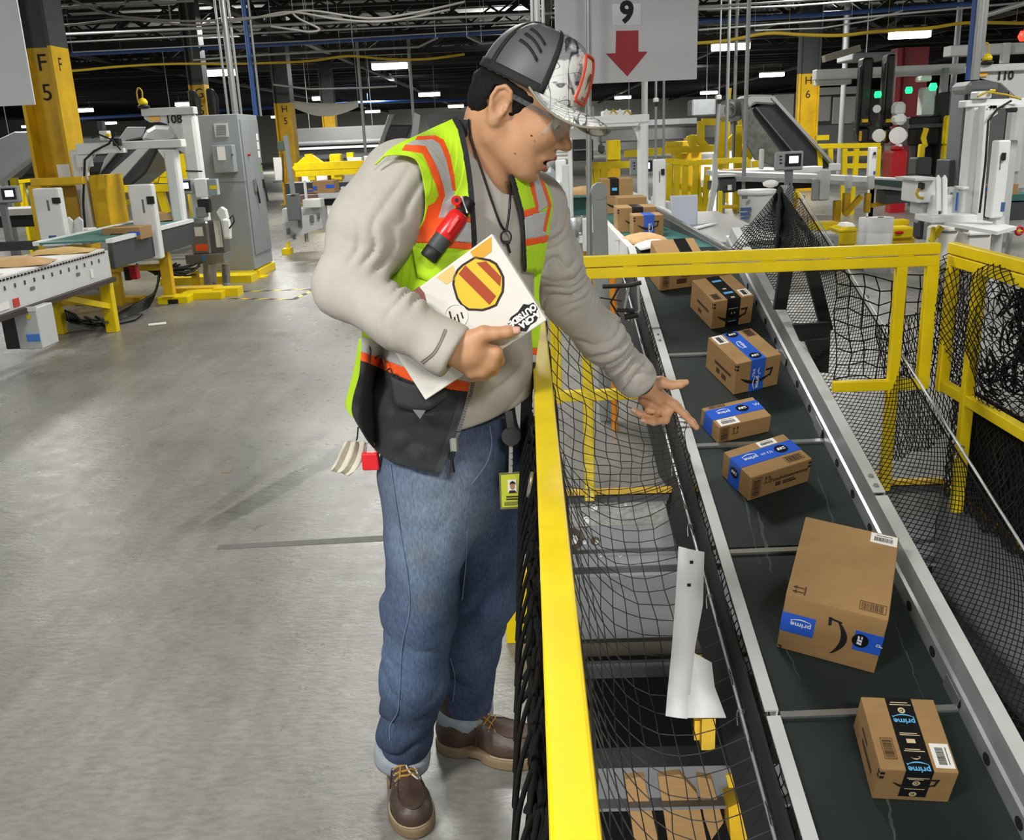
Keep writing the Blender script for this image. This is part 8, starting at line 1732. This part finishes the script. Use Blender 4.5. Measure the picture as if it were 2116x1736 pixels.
# robots, red column, beams at far right
t = T('steel_column', 'dark red steel column between the black robots', 'column', 1875, 380, 26); R(t, 'shaft', 1846, 98, 1910, 375, 26, .5, mat('dark_red_paint', '8a1420', .45, var=.1, scale=1), 0); R(t, 'flange', 1862, 98, 1867, 370, 25.9, .1, mat('red_edge', '6d1019', .5), 0)
for k, (x0, x1, y0, lab) in enumerate(((1776, 1802, 115, 'black robot mast, left of the pair before the red column'), (1826, 1848, 108, 'black robot mast, right of the pair before the red column'))):
    t = T('robot_mast', lab, 'robot', x0, 300, 18); R(t, 'mast', x0 + 4, y0 + 4, x1, 255, 18, .3, BLK, .03); R(t, 'side_hose', x0 - 2, y0 + 20, x0 + 4, 280, 17.9, .1, BLKM, .03); R(t, 'joint', x0 - 2, 248, x1, 262, 17.9, .4, BLKM, .03); R(t, 'yellow_band', x0 + 6, 246, x0 + 18, 253, 17.85, .05, YELB, 0); R(t, 'lower_arm', x0 - 2, 262, x1 - 4, 296, 18, .35, BLKM, .05); R(t, 'connector', x0 + 2, 270, x0 + 6, 292, 17.9, .1, YELB, .02)
    obj('white_motor', MB().cyl(at(x1 + 14, 280, 17.8), at(x1 + 14, 280, 18.2), 13 / ppm(18, 2), n=16), WHT, t); obj('wrist', MB().cyl(at(x1 + 10, 225, 17.8), at(x1 + 10, 225, 18.1), 8 / ppm(18, 2), n=14), WHTG, t); obj('status_lamp', MB().lathe([(.05, -.05), (.065, 0), (.05, .06)], at(x1 + (12 if k == 0 else 30), (196 if k == 0 else 187), 17.8), 12), mat('green_lamp', '12c860', .4, emit=3.5 if k else 4.0), t)
t = T('robot_manipulator', 'white and black robot arm right of the robot masts', 'robot', 1870, 330, 17.5); R(t, 'upper', 1852, 210, 1874, 240, 17.5, .3, WHTG, .06); R(t, 'elbow', 1852, 235, 1876, 258, 17.45, .3, WHT, .06); obj('drum', MB().cyl(at(1855, 280, 17.3), at(1855, 280, 17.8), 17 / ppm(17.5, 2), n=18), WHT, t); R(t, 'base', 1842, 298, 1862, 370, 17.6, .4, GRY, .03)
t = T('robot_controller', 'black robot controller gantry right of the red column', 'robot', 1920, 300, 18.5); R(t, 'body', 1878, 240, 1950, 300, 18.5, .5, BLK, .03); R(t, 'beam', 1880, 256, 1955, 264, 18.4, .1, DGRY); R(t, 'pillar', 1945, 190, 1958, 370, 18.4, .3, BLKM, .02); R(t, 'pillar', 1890, 300, 1950, 365, 18.7, .3, BLK, 0); TB(t, 'yellow_chain', [(1914, 265), (1908, 285), (1912, 300), (1900, 308)], 18.3, .05, YEL); R(t, 'yellow_tool', 1902, 298, 1912, 328, 18.2, .15, YEL, .02); R(t, 'yellow_tool', 1956, 238, 1970, 300, 18, .2, YEL, .03); R(t, 'yellow_tool', 1952, 300, 1964, 332, 18, .2, YEL, .03); R(t, 'case', 1894, 325, 1926, 363, 18, .4, DGRY, .03); R(t, 'grey_module', 1908, 180, 1934, 240, 18.6, .3, WHTG, .03); R(t, 'white_cap', 1904, 156, 1926, 168, 18.5, .3, WHT, .02); ground(t, 1951, 369, 18.45, .14, BLKM); ground(t, 1910, 362, 18.1, .3, DGRY)
obj('status_lamp', MB().lathe([(.05, -.06), (.075, 0), (.05, .07)], at(1928, 180, 18.2), 12), mat('green_lamp', '12c860', .4, emit=3.5), t)
t = T('red_cabinet', 'bright red machine cabinet below the robot controller', 'cabinet', 1855, 370, 17); R(t, 'body', 1844, 312, 1874, 374, 17, .5, mat('bright_red', 'b0101a', .4), .03); R(t, 'top', 1850, 300, 1870, 314, 17.05, .3, mat('bright_red', 'b0101a', .4), .05); R(t, 'cap', 1858, 298, 1866, 304, 17, .2, WHT, .02); ground(t, 1859, 373, 17.05, .25, mat('bright_red', 'b0101a', .4))
t = T('overhead_beam', 'long pale grey beam crossing in front of the red column', 'beam', 1850, 145, 19); R(t, 'beam', 1688, 137, 1995, 158, 19, .3, WHTG, .01); R(t, 'beam', 1690, 158, 1760, 175, 19.1, .3, WHTG, .01); R(t, 'upper_beam', 1965, 90, 2140, 112, 17, .3, WHTG, .01); R(t, 'drop', 1948, 140, 1960, 205, 18.9, .15, GRY); R(t, 'drop', 2075, 88, 2088, 130, 16.9, .15, WHTG)
t = T('panel_screen', 'dark grey tall machine panels behind the right portal', 'panel', 2020, 300, 12); R(t, 'panel', 1985, 180, 2012, 400, 12.5, .4, mat('panel_grey', '626767', .45), .01); R(t, 'panel', 2014, 165, 2075, 395, 12.2, .5, mat('panel_grey', '626767', .45), .01); R(t, 'panel', 1960, 330, 1990, 385, 12.6, .4, DGRY, .01); R(t, 'hood', 2000, 166, 2066, 192, 12, .5, mat('hood_grey', '7b8080', .4), .05); R(t, 'edge_panel', 2105, 270, 2140, 390, 11, .3, WHTG, .01)
yframe('yellow ladder-like guard rail at the foot of column H 6', 17, [(1685, 302, 1818, 300), (1692, 302, 1694, 345), (1715, 302, 1716, 340), (1745, 302, 1744, 362), (1770, 302, 1766, 365), (1815, 302, 1812, 365), (1740, 318, 1815, 316), (1740, 343, 1815, 342), (1686, 285, 1712, 284)], .08)
t = bollard('slim white sensor post in front of the ladder-like yellow rail', 1797, 304, 1812, 366, 15); ground(t, 1804, 365, 15.02, .08, WHT)
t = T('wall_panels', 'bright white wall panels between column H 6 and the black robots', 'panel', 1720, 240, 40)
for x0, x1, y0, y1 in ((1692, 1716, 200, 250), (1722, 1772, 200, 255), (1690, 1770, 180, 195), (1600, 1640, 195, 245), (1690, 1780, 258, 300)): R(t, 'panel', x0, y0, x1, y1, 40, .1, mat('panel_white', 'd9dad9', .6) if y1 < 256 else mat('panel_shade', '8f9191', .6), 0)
tag(obj('warning_lamp', MB().lathe([(.05, -.06), (.08, 0), (.05, .07)], at(2116, 75, 14), 12).cyl(at(2116, 75, 14), (at(2116, 75, 14).x, 14, DECKZ), .01, n=5), mat('red_lamp', 'ff2a1c', .4, emit=4)), 'glowing red lamp at the top right picture edge', 'lamp')
t = T('vent_hood', 'grey hood under the highest lamp left of the red column', 'hood', 1780, 110, 20); R(t, 'hood', 1762, 108, 1850, 122, 20, 1, MGRY, .02); Lp(t, 'light_trough', (1702, 122), (1775, 100), 19, .12, .2, mat('trough_beige', '8f8a7c', .5)); hang(t, (1790, 110, 20.3), (1740, 112, 19))
t = T('camera_pole', 'slim pole with white camera head below the numbered sign', 'camera', 1355, 330, 15); R(t, 'head', 1351, 202, 1361, 211, 14.9, .1, WHT, .01); R(t, 'body', 1353, 211, 1359, 220, 14.9, .08, BLK, 0); hang(t, (1356, 204, 14.95))
t = T('camera_pole', 'slim pole with white camera head right of the yellow lamp pole', 'camera', 1485, 330, 15); R(t, 'head', 1480, 196, 1491, 206, 14.9, .1, WHT, .01); R(t, 'body', 1483, 206, 1489, 214, 14.9, .08, BLK, 0); TB(t, 'pole', [(1486, 214), (1478, 330)], 15, .03, GALV); hang(t, (1486, 198, 14.95))
# odds and ends below the arm
t = T('bicycle_frame', 'tangle of grey rods and cables behind the net near the elbow', 'rods', 1290, 640, 4.6); t.name = 'rod_cluster'
for pts, r, m in (([(1245, 592), (1300, 590), (1325, 584)], .012, BLK), ([(1280, 592), (1262, 625), (1280, 655)], .006, BLK), ([(1300, 590), (1290, 640), (1300, 662)], .008, GALV), ([(1318, 585), (1322, 640), (1312, 660)], .008, GALV), ([(1275, 640), (1310, 642)], .012, BLKM), ([(1240, 615), (1285, 622)], .004, BLK), ([(1290, 655), (1318, 650)], .016, BLKM)): TB(t, 'rod', pts, 4.6, r, m)
tag(obj('orange_post', MB().tube([at(1267, 575, 4.9), (at(1268, 640, 4.9).x, 4.9, 0)], .016, 8), mat('post_orange', 'e08a1a', .5)), 'orange post behind the net below the cross rail', 'post')
